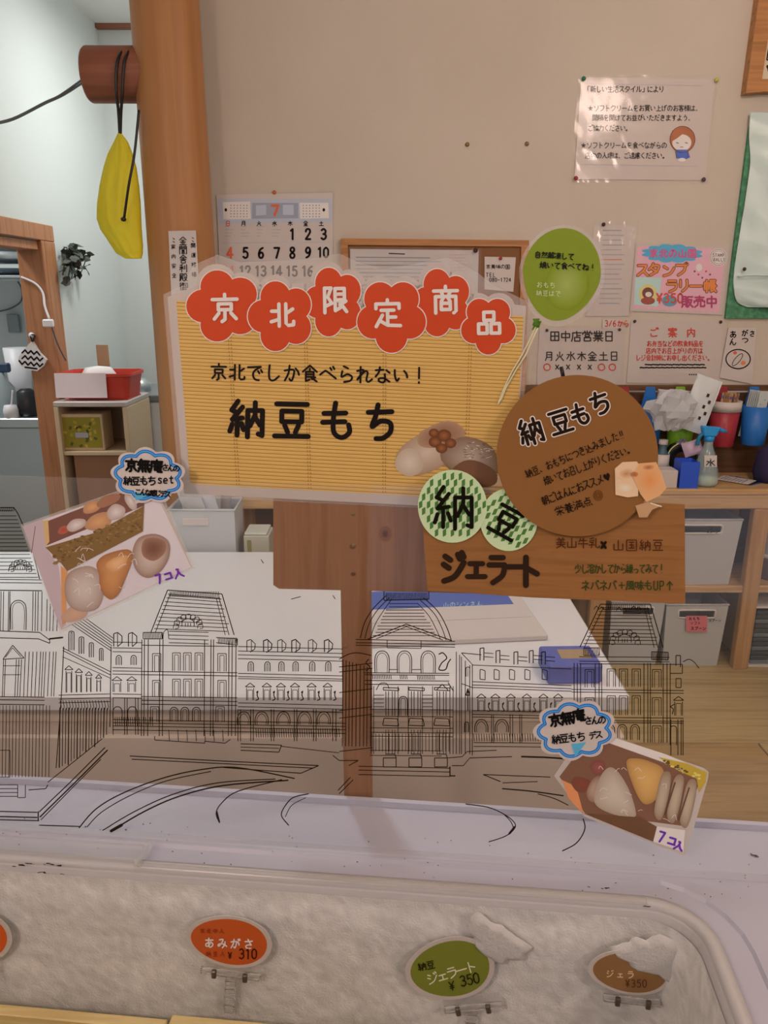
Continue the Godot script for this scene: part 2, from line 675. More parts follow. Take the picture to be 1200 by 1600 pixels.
	var latin := {
		"0": "~50,5 20,22 16,50 20,78 50,95 80,78 84,50 80,22 50,5", "1": "28,20 54,6 54,95", "2": "~18,28 30,8 70,8 80,30 60,55 18,92/18,93 84,93",
		"3": "~20,16 50,5 78,20 72,42 45,48/~45,48 80,58 80,80 50,95 18,84", "4": "66,95 66,6 10,68 92,68", "5": "78,8 28,8 24,45/~24,45 50,38 80,55 76,85 45,95 18,84",
		"6": "~74,8 35,25 18,62 30,90 60,94 80,72 65,50 40,50 20,66", "7": "14,8 86,8 45,95", "8": "~50,48 24,30 30,10 50,5 70,10 76,30 50,48 20,68 28,90 50,95 72,90 80,68 50,48",
		"9": "~80,34 60,50 35,50 20,28 40,6 70,10 82,38 65,75 26,92", "s": "~80,42 45,34 25,48 50,62 78,76 55,92 20,86", "e": "~20,64 80,62 70,40 40,38 20,60 30,88 75,88",
		"t": "~50,15 48,75 60,92 82,86/22,38 80,36", "U": "~18,6 18,70 48,94 80,72 82,6", "P": "20,95 20,6/~20,8 70,8 82,30 66,52 20,54", "T": "8,8 92,8/50,8 50,95", "E": "82,8 20,8 20,93 84,93/20,50 72,50",
		"L": "20,6 20,93 84,93", "S": "~80,16 45,5 20,25 48,46 80,70 55,95 18,84", "A": "8,95 50,6 92,95/24,64 76,64", "M": "10,95 14,6 50,62 86,6 90,95", "R": "20,95 20,6/~20,8 70,8 80,28 66,50 20,52/46,52 84,95", "Y": "8,6 50,48 92,6/50,48 50,95",
		"-": "15,52 85,52", "/": "80,5 20,95", "(": "~70,4 40,30 40,70 70,96", ")": "~30,4 60,30 60,70 30,96", "%": "80,8 20,92/~28,10 38,22 28,34 18,22 28,10/~72,66 82,78 72,90 62,78 72,66",
	}
	var kanji := {
		"京": "50,3 50,17/8,20 92,20/28,35 72,35 72,55 28,55 28,35/50,55 50,88 40,95/30,66 14,86/70,66 88,86",
		"北": "38,8 38,92/10,35 38,35/8,75 38,66/64,8 64,82 72,90 92,88 93,75/90,28 64,45",
		"限": "15,8 15,95/15,8 38,8 26,40 40,62 18,72/52,10 85,10 85,50 52,50/52,10 52,88 70,78/52,30 85,30/90,55 68,68/62,50 92,92",
		"定": "50,2 50,14/10,32 10,16 90,16 90,32/28,38 72,38/50,38 50,88/50,62 78,62/32,55 10,94/25,75 50,90 94,92",
		"商": "50,2 50,14/8,18 92,18/35,22 40,34/66,22 60,34/14,96 14,38 86,38 86,90 78,96/42,42 34,56/58,42 66,56/34,62 66,62 66,84 34,84 34,62",
		"品": "30,8 70,8 70,40 30,40 30,8/8,54 42,54 42,92 8,92 8,54/58,54 92,54 92,92 58,92 58,54",
		"食": "50,4 10,40/50,4 90,40/50,22 50,34/28,40 72,40 72,68 28,68/28,40 28,92 50,84/28,54 72,54/58,72 90,94/82,70 62,82",
		"納": "28,5 12,28 26,34/40,20 14,52/14,52 40,48/27,50 27,92/14,64 8,82/38,62 44,78/54,28 54,96/54,28 92,28 92,92 82,88/73,8 73,40 60,68/73,45 86,65",
		"豆": "10,10 90,10/24,28 76,28 76,55 24,55 24,28/32,64 40,82/68,64 60,82/6,92 94,92",
		"自": "48,3 38,18/22,20 78,20 78,94 22,94 22,20/22,44 78,44/22,68 78,68",
		"然": "30,5 12,40/28,16 48,16 36,48 12,68/24,28 36,36/52,26 92,26/72,8 70,40 50,68/72,30 92,66/84,10 90,18/18,78 10,94/38,78 42,92/60,78 65,92/82,76 92,94",
		"解": "28,4 10,28/26,12 44,12 36,26/16,30 48,30 48,92/16,30 16,70 8,94/16,50 48,50/16,68 48,68/32,30 32,90/56,10 90,10 86,36 78,34/74,12 56,40/62,46 56,62/58,58 92,58/52,76 96,76/76,44 76,96",
		"凍": "8,15 20,30/5,85 22,55/30,18 94,18/62,4 62,96/38,34 86,34 86,62 38,62 38,34/38,48 86,48/60,64 30,90/64,64 94,90",
		"焼": "22,5 22,50 6,94/8,30 12,50/40,28 32,46/24,60 38,84/48,18 90,18/68,4 68,30/56,22 52,40/82,22 84,40/44,46 94,46/38,62 96,62/60,62 56,80 40,94/76,62 76,88 94,88 95,78",
		"込": "8,12 20,24/4,44 22,44 20,74 4,92/20,76 40,92 96,92/58,12 52,40 34,74/58,30 70,58 92,72",
		"召": "20,12 80,12 76,44 66,42/46,14 38,34 14,50/24,58 78,58 78,94 24,94 24,58",
		"上": "48,8 48,90/48,42 84,42/6,90 94,90",
		"朝": "8,18 48,18/28,4 28,30/14,32 42,32 42,62 14,62 14,32/14,47 42,47/6,74 50,74/28,62 28,96/60,10 58,60 52,94/60,10 90,10 90,90 82,92/60,34 90,34/60,56 90,56",
		"栄": "25,6 32,20/48,3 50,18/78,5 68,20/8,40 8,26 92,26 92,40/15,54 85,54/50,36 50,96/48,56 14,88/52,56 88,88",
		"養": "30,3 36,12/70,3 64,12/18,16 82,16/26,26 74,26/8,38 92,38/50,12 50,38/48,38 10,62/52,38 92,62/32,54 68,54 68,78 32,78/32,54 32,94 48,90/32,66 68,66/56,80 88,96",
		"満": "10,8 22,20/4,34 18,44/4,92 22,62/30,22 95,22/48,8 48,34/76,8 76,34/34,96 34,44 92,44 92,94/62,34 62,74/46,56 46,74 78,74 78,56",
		"点": "50,4 50,38/50,18 84,18/24,38 78,38 78,64 24,64 24,38/16,76 8,94/38,76 42,92/60,76 65,92/82,76 92,94",
		"美": "30,3 38,14/70,3 62,14/14,18 86,18/22,32 78,32/8,47 92,47/50,18 50,47/12,62 88,62/50,50 46,72 10,94/54,66 90,94",
		"山": "50,8 50,88/14,38 14,88 86,88 86,36",
		"牛": "28,8 12,42/22,28 84,28/6,56 94,56/52,5 52,97",
		"乳": "50,6 12,16/12,28 16,38/28,25 30,36/48,22 40,36/12,46 46,46 30,60 30,90 20,92/4,68 56,66/66,8 66,82 76,90 94,88 95,72",
		"国": "10,8 90,8 90,94 10,94 10,8/28,26 72,26/30,48 70,48/24,74 76,74/50,26 50,74/60,56 68,64",
		"少": "50,5 50,55/28,22 10,55/72,22 92,48/78,52 50,80 15,95",
		"溶": "10,8 22,20/4,34 18,44/4,92 22,62/62,3 62,14/34,30 34,16 94,16 94,30/52,26 42,40/74,26 86,38/62,38 34,66/62,38 94,66/46,68 80,68 80,94 46,94 46,68",
		"練": "24,4 10,26 24,32/36,20 12,50/12,50 38,46/24,48 24,92/12,62 6,82/34,60 40,76/46,18 96,18/70,4 70,96/52,32 90,32 90,60 52,60 52,32/52,46 90,46/68,62 44,90/72,62 96,88",
		"風": "18,10 16,60 6,94/18,10 80,10 82,75 95,92/66,20 32,28/34,38 66,38 66,58 34,58 34,38/50,26 50,80/28,82 72,78/64,68 76,86",
		"味": "6,22 34,22 34,66 6,66 6,22/46,26 92,26/40,48 97,48/69,5 69,96/66,50 40,84/72,50 97,82",
		"無": "28,4 8,32/20,16 88,16/4,44 96,44/10,70 92,70/22,16 22,70/40,16 40,70/60,16 60,70/78,16 78,70/16,80 8,95/38,80 42,95/60,80 65,95/82,80 92,95",
		"庵": "52,2 52,12/14,14 92,14/14,14 14,60 4,94/30,28 90,28/58,16 32,50/60,28 92,50/38,48 82,48 82,76 38,76 38,48/38,62 82,62/60,40 60,88 92,90",
		"感": "14,14 14,50 4,92/14,14 92,14/28,28 56,28/28,38 54,38 54,56 28,56 28,38/62,4 72,44 90,60/86,28 66,58/76,2 84,10/20,72 12,90/38,68 42,90 72,92 74,80/54,66 60,76/84,70 92,84",
		"入": "40,8 55,12/55,12 45,50 8,92/50,32 68,70 94,92", "日": "22,8 78,8 78,92 22,92 22,8/22,50 78,50", "月": "26,8 26,60 12,94/26,8 78,8 78,90 66,92/26,34 78,34/26,60 78,60",
		"火": "50,5 48,50 10,94/24,32 30,50/80,28 66,50/50,48 90,94", "水": "50,5 50,90 40,94/12,34 38,34 10,80/84,22 60,44/54,34 92,84", "木": "8,30 92,30/50,5 50,96/48,32 10,78/52,32 90,78",
		"金": "50,4 8,40/50,4 92,40/28,42 72,42/16,62 84,62/50,42 50,92/30,70 36,84/70,70 62,84/8,94 92,94", "土": "16,38 84,38/50,8 50,90/6,90 94,90",
		"田": "14,12 86,12 86,90 14,90 14,12/50,12 50,90/14,50 86,50", "中": "14,26 86,26 86,62 14,62 14,26/50,4 50,97",
		"店": "50,2 50,14/14,16 92,16/14,16 14,60 4,94/52,24 52,56/52,40 84,40/32,58 80,58 80,92 32,92 32,58",
		"営": "25,4 32,16/48,2 50,16/78,4 70,16/8,34 8,20 92,20 92,34/32,34 68,34 68,54 32,54 32,34/22,64 80,64 80,94 22,94 22,64",
		"業": "38,2 38,20/62,2 62,20/16,8 24,20/84,8 76,20/8,24 92,24/30,28 36,38/70,28 64,38/16,42 84,42/22,54 78,54/6,68 94,68/50,42 50,97/46,70 12,94/54,70 90,94",
		"案": "50,2 50,10/10,24 10,12 90,12 90,24/46,16 32,38 72,54/12,28 90,28/68,28 24,56/6,66 94,66/50,56 50,98/46,68 14,94/54,68 88,94",
		"内": "14,26 14,96/14,26 86,26 86,90 76,94/50,5 48,44 26,74/50,44 74,70", "弁": "50,4 24,30 78,30/68,18 82,34/6,52 94,52/34,38 32,70 14,96/68,36 68,97",
		"当": "50,4 50,36/22,10 32,28/80,8 68,28/14,40 82,40 82,94/20,66 82,66/12,94 82,94",
		"飲": "28,4 6,30/28,4 48,24/28,20 28,30/14,34 44,34 44,60 14,60/14,34 14,90 34,82/14,47 44,47/64,5 54,32/62,18 94,18 86,36/74,30 70,60 50,94/74,50 96,92",
		"料": "26,5 26,95/10,14 16,34/44,12 36,34/6,42 48,42/24,46 6,76/30,48 46,66/58,16 70,26/54,38 68,48/52,70 96,62/84,5 84,97",
		"方": "50,3 50,18/6,22 94,22/42,24 36,60 12,94/40,46 78,46 74,88 60,90", "会": "50,4 8,44/50,4 92,44/30,42 70,42/14,60 86,60/42,60 26,88 74,84/64,72 84,94",
		"計": "14,10 40,10/6,24 48,24/14,38 40,38/14,52 40,52/14,66 40,66 40,92 14,92 14,66/54,38 96,38/75,6 75,97",
		"時": "8,16 36,16 36,82 8,82 8,16/8,48 36,48/50,18 88,18/69,4 69,38/44,38 96,38/44,56 96,56/78,42 78,92 66,92/54,66 62,80",
		"申": "16,20 84,20 84,70 16,70 16,20/16,45 84,45/50,4 50,97", "出": "50,5 50,90/22,16 22,46 78,46 78,16/12,56 12,92 88,92 88,56",
		"新": "26,3 26,12/6,14 48,14/14,20 18,32/38,20 34,32/4,36 50,36/6,54 48,54/27,36 27,97/24,56 6,82/30,56 46,74/88,6 60,16/60,16 58,60 50,95/60,42 96,42/80,42 80,97",
		"生": "28,6 10,42/22,28 86,28/18,56 82,56/52,4 52,92/6,92 94,92", "活": "10,8 22,20/4,34 18,44/4,92 22,62/86,6 40,14/32,32 96,32/62,12 62,56/40,58 86,58 86,94 40,94 40,58",
		"買": "10,6 90,6 90,26 10,26 10,6/36,6 36,26/64,6 64,26/24,36 76,36 76,78 24,78 24,36/24,50 76,50/24,64 76,64/36,80 12,96/64,80 90,96",
		"客": "50,2 50,12/10,28 10,14 90,14 90,28/42,22 18,46/38,32 72,32 50,54 6,72/36,40 60,56 94,68/28,68 72,68 72,94 28,94 28,68",
		"様": "6,28 42,28/24,4 24,97/22,30 4,66/26,34 42,54/54,4 60,14/86,4 78,14/48,18 94,18/52,32 90,32/46,46 97,46/70,18 70,94 60,92/48,66 62,60 44,84/94,54 78,66/74,60 97,88",
		"間": "10,6 10,97/10,6 42,6 42,36 10,36/10,21 42,21/58,6 90,6 90,94 80,96/58,6 58,36 90,36/58,21 90,21/32,50 68,50 68,86 32,86 32,50/32,68 68,68",
		"隔": "12,8 12,96/12,8 32,8 22,38 34,60 16,68/42,10 96,10/50,22 88,22 88,38 50,38 50,22/44,97 44,48 94,48 94,92/60,54 54,66/78,54 84,66/54,72 86,72/70,72 70,94",
		"開": "10,6 10,97/10,6 42,6 42,36 10,36/10,21 42,21/58,6 90,6 90,94 80,96/58,6 58,36 90,36/58,21 90,21/28,50 74,50/24,68 78,68/42,50 40,70 28,90/62,50 62,92",
		"並": "30,4 38,20/70,4 62,20/8,26 92,26/36,28 36,86/64,28 64,86/14,44 24,70/86,44 76,70/5,90 95,90",
		"協": "4,38 38,38/20,8 20,95/44,24 92,24 86,46/66,5 62,30 46,48/42,62 64,62 60,90/52,52 50,70 38,92/70,62 94,62 90,92/80,52 78,70 68,92",
		"力": "10,30 86,30 80,88 64,90/44,6 42,40 12,92",
		"場": "4,34 34,34/19,8 19,76/4,82 36,68/46,8 86,8 86,40 46,40 46,8/46,24 86,24/38,52 97,52/54,54 38,78/50,66 92,66 86,94 76,94/66,68 50,94/80,68 64,96",
		"遠": "8,12 20,22/4,42 22,42 20,74 4,90/20,76 40,92 96,92/40,14 88,14/64,4 64,26/34,28 94,28/46,38 82,38 82,54 46,54 46,38/62,56 36,76/60,58 60,86/84,58 70,66/66,62 94,84",
		"慮": "50,2 50,20/50,10 80,10/14,22 14,56 4,94/14,22 90,22 86,34/30,34 70,30/44,26 46,42 74,42/30,48 78,48 78,68 30,68 30,48/54,48 54,68/30,58 78,58/22,76 14,92/40,74 44,92 70,92/56,72 60,82/80,74 90,90",
		"帳": "8,76 8,26 40,26 40,74/24,6 24,96/54,6 54,50/54,6 90,6/54,20 86,20/54,34 86,34/46,48 97,48/58,50 58,92 74,82/88,56 72,66/68,54 97,94",
		"販": "10,8 40,8 40,70 10,70 10,8/10,28 40,28/10,48 40,48/18,72 6,94/34,72 44,90/54,10 94,10/54,10 54,50 46,92/56,34 86,34 78,62 54,94/60,44 76,74 97,94",
		"売": "14,14 86,14/50,3 50,32/24,32 76,32/8,58 8,44 92,44 92,58/38,56 36,76 12,94/60,56 60,88 90,88 92,74",
		"閣": "10,6 10,97/10,6 42,6 42,36 10,36/10,21 42,21/58,6 90,6 90,94 80,96/58,6 58,36 90,36/58,21 90,21/48,42 34,60/44,50 66,50 34,74/42,56 68,70/38,76 64,76 64,94 38,94 38,76",
		"舎": "50,3 8,38/50,3 92,38/50,22 50,60/24,36 76,36/14,54 86,54/26,66 74,66 74,94 26,94 26,66",
		"利": "46,6 10,16/4,36 54,36/30,14 30,97/28,38 4,70/32,40 52,60/66,16 66,66/88,6 88,92 78,92",
		"殿": "10,8 44,8 44,26 10,26/10,8 10,60 4,94/10,44 46,44/20,34 20,62/34,34 34,62/6,62 50,62/20,68 10,90/36,68 46,88/58,8 56,36/58,8 82,8 82,34 94,34/54,48 88,48 76,74 50,94/60,56 78,80 97,94",
		"御": "20,4 4,26/24,24 4,50/14,42 14,96/42,4 30,26/38,16 62,16/28,36 66,36/48,16 48,84/36,52 36,86/48,62 64,62/28,90 66,84/74,12 94,12 94,66 84,64/74,12 74,97",
		"守": "50,2 50,12/10,30 10,14 90,14 90,30/10,46 92,46/62,28 62,92 50,92/30,58 40,72",
		"安": "50,2 50,12/10,28 10,14 90,14 90,28/44,26 28,66 78,92/70,44 58,76 14,94/6,50 94,50", "全": "50,4 8,44/50,4 92,44/28,46 72,46/30,66 70,66/10,90 90,90/50,46 50,90",
		"家": "50,2 50,12/10,28 10,14 90,14 90,28/22,34 78,34/54,34 16,54/36,46 58,70 50,94/46,56 12,74/52,68 12,92/84,42 60,58/58,56 94,88",
		"運": "14,12 24,22/4,42 22,42 20,74 4,90/20,76 40,92 96,92/36,22 36,10 94,10 94,22/40,28 90,28/46,36 84,36 84,62 46,62 46,36/46,49 84,49/38,72 94,72/65,20 65,84",
		"招": "4,26 38,26/22,5 22,92 12,92/4,64 40,52/48,12 92,12 88,44 80,44/66,14 60,34 46,48/54,58 90,58 90,94 54,94 54,58",
		"福": "20,3 24,14/6,24 38,24 6,62/22,48 22,97/28,46 40,58/48,10 96,10/54,20 90,20 90,40 54,40 54,20/50,50 94,50 94,94 50,94 50,50/50,72 94,72/72,50 72,94",
	}
	strokes.merge(kana)
	strokes.merge(latin)
	strokes.merge(kanji)


func materials() -> void:
	var ink_dry := StandardMaterial3D.new()
	ink_dry.resource_name = "printed ink"
	ink_dry.vertex_color_use_as_albedo = true
	ink_dry.roughness = 0.7
	mats["ink"] = ink_dry
	var ink_film := StandardMaterial3D.new()
	ink_film.resource_name = "print under film"
	ink_film.vertex_color_use_as_albedo = true
	ink_film.roughness = 0.5
	ink_film.metallic_specular = 0.3
	ink_dry.metallic_specular = 0.25
	ink_film.clearcoat_enabled = true
	ink_film.clearcoat = 0.25
	ink_film.clearcoat_roughness = 0.12
	mats["film_ink"] = ink_film
	var paper := mat("paper", Color(0.655, 0.63, 0.615), 0.75)
	paper.rim_enabled = false
	var lam := mat("laminated paper", Color(0.62, 0.585, 0.565), 0.45)
	lam.clearcoat_enabled = true
	lam.clearcoat = 0.25
	lam.clearcoat_roughness = 0.12
	var plaster := mat("plaster", ph(174, 150, 130), 0.9)
	plaster.albedo_color = Color.WHITE
	plaster.albedo_texture = noise_tex(0.006, [[0.0, Color(0.60, 0.565, 0.49)], [0.5, Color(0.63, 0.595, 0.52)], [1.0, Color(0.66, 0.62, 0.55)]], 512, 11, 3)
	plaster.uv1_triplanar = true
	plaster.uv1_world_triplanar = true
	plaster.uv1_scale = Vector3(0.5, 0.5, 0.5)
	plaster.heightmap_enabled = true
	plaster.heightmap_texture = noise_tex(0.05, [[0.0, Color.BLACK], [1.0, Color.WHITE]], 512, 12, 4)
	plaster.heightmap_scale = 0.08
	mat("white plaster", Color(0.63, 0.65, 0.635), 0.9)
	mat("ceiling plaster", Color(0.78, 0.77, 0.74), 0.95)
	wood("pillar wood", ph(150, 90, 46), ph(165, 104, 58), "y", 0.45, 5, 0.35)
	wood("board wood", pn(112, 62, 24), pn(132, 80, 44), "y", 0.6, 6, 1.2)
	wood("pine", ph(160, 112, 66), ph(190, 142, 94), "x", 0.5, 8, 0.8)
	wood("pine upright", ph(150, 100, 56), ph(178, 126, 76), "y", 0.5, 9, 0.8)
	wood("plank floor", ph(146, 112, 66), ph(172, 136, 88), "x", 0.4, 15, 0.9)
	wood("plank floor warm", ph(138, 100, 56), ph(160, 120, 72), "x", 0.4, 16, 0.9)
	wood("frame wood", ph(140, 84, 40), ph(172, 108, 58), "x", 0.5, 17, 0.8)
	wood("kitchen wood", kc(148, 98, 60), kc(180, 126, 84), "y", 0.5, 18, 0.8)
	wood("box wood", ph(180, 140, 84), ph(205, 168, 110), "x", 0.5, 19, 0.9)
	wood("dark panel", ph(74, 44, 24), ph(98, 60, 34), "x", 0.5, 20, 0.8)
	mat("white enamel", Color(0.79, 0.83, 0.86), 0.25)
	mat("freezer plastic", Color(0.465, 0.49, 0.6), 0.3)
	mat("gasket", Color(0.5, 0.51, 0.53), 0.4)
	mat("grey panel", Color(0.72, 0.64, 0.55), 0.45)
	mat("black", Color(0.012, 0.012, 0.014), 0.4)
	mat("steel", Color(0.6, 0.62, 0.65), 0.3, 0.9)
	mat("white plastic", Color(0.78, 0.77, 0.76), 0.35)
	mat("bin plastic", ph(176, 162, 152), 0.4)
	var clear := mat("clear acrylic", Color(0.75, 0.75, 0.76, 0.07), 0.03)
	clear.transparency = BaseMaterial3D.TRANSPARENCY_ALPHA
	clear.albedo_color.a = 0.02
	clear.metallic_specular = 0.4
	var film := mat("clear film", Color(0.8, 0.78, 0.77, 0.16), 0.1)
	film.transparency = BaseMaterial3D.TRANSPARENCY_ALPHA
	film.albedo_color.a = 0.16
	var rail := mat("clear rail", Color(0.8, 0.8, 0.8, 0.3), 0.25)
	rail.transparency = BaseMaterial3D.TRANSPARENCY_ALPHA
	rail.albedo_color.a = 0.08
	var glass := mat("clear moulded plastic", Color(0.95, 0.95, 0.95, 0.08), 0.05)
	glass.refraction_enabled = true
	glass.refraction_scale = 0.049
	glass.albedo_color.a = 0.08
	glass.transparency = BaseMaterial3D.TRANSPARENCY_ALPHA
	wood("kraft card", pn(122, 74, 34), pn(136, 84, 42), "x", 0.85, 31, 2.0)


func glow(key: String, c: Color, energy: float) -> StandardMaterial3D:
	var m := mat(key, c, 0.5)
	m.emission_enabled = true
	m.emission = c.linear_to_srgb()
	m.emission_energy_multiplier = energy
	return m


func ceiling_lamp(called: String, label: String, p: Vector3, size: float, c: Color, energy: float, shown: float) -> void:
	# a flat ceiling lamp: rim, glowing diffuser, and a light of the same size just under it
	var t := thing(called, label, "lamp", place(p))
	put("rim", lathe([[0.0, 0.0], [size * 0.56, 0.0], [size * 0.6, -0.01], [size * 0.6, -0.05], [size * 0.5, -0.05], [size * 0.5, -0.02], [0.0, -0.02]], 28), mats["white plastic"], t)
	put("diffuser", lathe([[0.0, -0.05], [size * 0.3, -0.049], [size * 0.49, -0.04], [size * 0.49, -0.03], [0.0, -0.03]], 28), glow(called + " glow", c, shown), t)
	var l := AreaLight3D.new()
	l.name = "area_light"
	l.area_size = Vector2(size, size) * 0.85
	l.light_color = c.linear_to_srgb()
	l.light_energy = energy
	l.area_range = 12.0
	l.area_attenuation = 2.0
	l.shadow_enabled = true
	t.add_child(l)
	l.position.y = -0.06
	l.rotation.x = -PI / 2


func pendant_lamp(label: String, p: Vector3, c: Color, energy: float, shown: float) -> void:
	# a globe on a cord, with a light of its size inside
	var t := thing("pendant_lamp", label, "lamp", place(p))
	var prof := []
	for k in 13:
		var a := PI * k / 12.0
		prof.append([sin(a) * 0.11, -cos(a) * 0.11])
	put("globe", lathe(prof, 24), glow("pendant glow %s" % c.to_html(), c, shown), t)
	put("cap", lathe([[0.0, 0.1], [0.045, 0.1], [0.03, 0.13], [0.0, 0.14]], 20), mats["white plastic"], t)
	put("cord", tube(PackedVector3Array([Vector3(0, 0.13, 0), Vector3(0, 2.71 - p.y, 0)]), 0.003, 6), mats["black"], t)
	var l := OmniLight3D.new()
	l.name = "bulb_light"
	l.light_color = c.linear_to_srgb()
	l.light_energy = energy
	l.light_size = 0.11
	l.omni_range = 14.0
	l.omni_attenuation = 2.0
	l.shadow_enabled = true
	t.add_child(l)


func down_light(label: String, p: Vector3, c: Color, energy: float) -> void:
	# recessed downlight: a collar that narrows the beam, a glowing lens, and a spot of its size under the lens
	var t := thing("down_light", label, "lamp", place(p))
	put("collar", lathe([[0.09, 0.0], [0.09, -0.012], [0.072, -0.014], [0.07, -0.002], [0.09, 0.0]], 28), mats["white plastic"], t)
	put("lens", lathe([[0.0, -0.004], [0.069, -0.004], [0.069, -0.001], [0.0, -0.001]], 28), glow("downlight glow", c, 5.0), t)
	var l := SpotLight3D.new()
	l.name = "spot_light"
	l.light_color = c.linear_to_srgb()
	l.light_energy = energy
	l.light_size = 0.06
	l.spot_angle = 37.0
	l.spot_angle_attenuation = 0.4
	l.spot_range = 8.0
	l.spot_attenuation = 2.0
	l.shadow_enabled = true
	t.add_child(l)
	l.position.y = -0.075
	l.rotation.x = -PI / 2


func room() -> void:
	var warm := Color(1.0, 0.745, 0.63)
	var cool := Color(0.96, 1.0, 0.975)
	pendant_lamp("warm globe pendant lamp behind the customers' left", Vector3(-0.85, 2.2, 0.6), warm, 1.0, 4.0)
	pendant_lamp("warm globe pendant lamp behind the customers' right", Vector3(1.3, 2.2, 0.7), warm, 1.0, 4.0)
	pendant_lamp("warm globe pendant lamp above the staff side", Vector3(0.95, 2.36, -1.15), warm, 0.6, 4.0)
	down_light("round white downlight in the ceiling above the chest freezer", Vector3(-0.3, 2.71, -1.6), Color(0.93, 0.97, 1.0), 1.0)
	ceiling_lamp("kitchen_lamp", "round cool white lamp on the ceiling of the kitchen nook", Vector3(-0.62, 2.7, -3.2), 0.35, cool, 1.7, 5.0)
	ceiling_lamp("kitchen_lamp", "round cool white lamp on the ceiling of the side kitchen", Vector3(-2.0, 2.7, -2.7), 0.35, cool, 2.4, 5.0)
	var pl: Material = mats["plaster"]
	var wp: Material = mats["white plaster"]
	structure("wall_back", box(Vector3(-0.66, 0, -2.62), Vector3(2.4, 2.71, -2.5)), pl)
	structure("wall_right", box(Vector3(2.3, 0, -2.5), Vector3(2.4, 2.71, 3.0)), pl)
	structure("ceiling", box(Vector3(-2.8, 2.71, -4.1), Vector3(2.4, 2.81, 3.1)), mats["ceiling plaster"])
	structure("floor", box(Vector3(-2.8, -0.1, -4.1), Vector3(2.4, 0.0, 3.1)), mat("shop floor", Color(0.2, 0.16, 0.12), 0.5))
	# left wall with the opening to the side kitchen (frame is built with the kitchen)
	var st := begin()
	add_box(st, Vector3(-1.384, 0, -3.95), Vector3(-1.3, 2.71, -3.075))
	add_box(st, Vector3(-1.384, 1.735, -3.075), Vector3(-1.3, 2.71, -1.9))
	add_box(st, Vector3(-1.384, 0, -1.9), Vector3(-1.3, 2.71, 3.0))
	structure("wall_left", finish(st), wp)
	structure("wall_nook", box(Vector3(-2.8, 0, -4.07), Vector3(-0.2, 2.71, -3.95)), wp)
	structure("wall_nook_side", box(Vector3(-0.32, 0, -3.95), Vector3(-0.2, 2.71, -2.62)), wp)
	structure("wall_kitchen", box(Vector3(-2.8, 0, -3.95), Vector3(-2.7, 2.71, -1.5)), wp)
	structure("wall_kitchen_near", box(Vector3(-2.7, 0, -1.6), Vector3(-1.384, 2.71, -1.5)), wp)
	# front wall behind the customer, with the shop window
	st = begin()
	add_box(st, Vector3(-1.39, 0, 3.0), Vector3(2.4, 0.7, 3.1))
	add_box(st, Vector3(-1.39, 2.3, 3.0), Vector3(2.4, 2.71, 3.1))
	add_box(st, Vector3(-1.39, 0.7, 3.0), Vector3(-0.9, 2.3, 3.1))
	add_box(st, Vector3(1.7, 0.7, 3.0), Vector3(2.4, 2.3, 3.1))
	structure("wall_front", finish(st), pl)
	var w := structure("window_1", box(Vector3(-0.9, 0.7, 3.04), Vector3(1.7, 2.3, 3.046)), mats["clear acrylic"], Transform3D(), "shop window behind the customer")
	for x: float in [-0.9, 0.38, 1.66]:
		put("window_frame", box(Vector3(x, 0.7, 3.0), Vector3(x + 0.04, 2.3, 3.08)), mats["pine upright"], w)
	# raised plank floor behind the freezer
	var fl := structure("floor_platform", box(Vector3(-1.3, 0, -2.5), Vector3(2.3, 0.35, -1.0)), mats["plank floor warm"])
	fl.set_meta("label", "raised wooden plank floor behind the freezer")
	var y0 := 0.352
	var rows := [[-2.5, -2.19, [-1.3, 1.6, 2.3]], [-2.186, -1.834, [-1.3, 1.35, 2.3]], [-1.83, -1.472, [-1.3, 0.2, 1.015, 2.3]], [-1.468, -1.1, [-1.3, 1.1, 2.3]]]
	var k := 0
	for r: Array in rows:
		for i in (r[2] as Array).size() - 1:
			put("plank", box(Vector3(r[2][i] + 0.002, y0, r[0]), Vector3(r[2][i + 1] - 0.002, 0.374, r[1]), 0.002), mats["plank floor" if k % 2 == 0 else "plank floor warm"], fl)
			k += 1
	# dark wood panelling low on the back wall, behind the cups
	var y_top := at(1100, 601, 2.5).y
	structure("trim_1", box(Vector3(-0.45, 0.374, -2.499), Vector3(2.3, y_top, -2.482), 0.003), mats["dark panel"], Transform3D(), "dark wood panel along the foot of the back wall")
	# pins and marks on the wall
	for p: Array in [[730, 226], [823, 225]]:
		var o := sheet_thing("push_pin", "small brass pin in the bare wall, %s one of the two" % ("left" if p[0] < 800 else "right"), "pin", t_wall, Vector2(p[0], p[1]), "bare brass pins")
		put("head", pin_mesh(0.0065), mat("brass", Color(0.32, 0.22, 0.1), 0.35, 0.8), o)
		put("point", tube(PackedVector3Array([Vector3(0, 0, -0.004), Vector3(0, 0, 0.002)]), 0.0008, 5), mats["steel"], o)
	# round log pillar at the end of the wall, a little thicker at the foot
	var px := at(281, 350, 2.36).x
	var t := thing("log_pillar", "round orange-brown wooden log pillar at the end of the wall", "pillar", place(Vector3(px, 0.374, -2.36)))
	var prof := [[0.0, 0.0], [0.1, 0.0], [0.0995, 0.4]]
	for i in 11:
		prof.append([lerpf(0.099, 0.0895, i / 10.0), lerpf(0.6, 2.336, i / 10.0)])
	prof.append([0.0, 2.336])
	put("shaft", lathe(prof, 40), mats["pillar wood"], t)
	# stub of the log beam that runs through it
	var by := at(175, 117, 2.36).y
	var bx := at(137, 117, 2.36).x
	var log_prof := [[0.0, 0.0], [0.066, 0.0], [0.07, 0.006], [0.07, 0.2], [0.0, 0.2]]
	var tb := Transform3D(Basis(Vector3(0, 0, 1), -PI / 2), Vector3(bx - px, by - 0.374, 0))
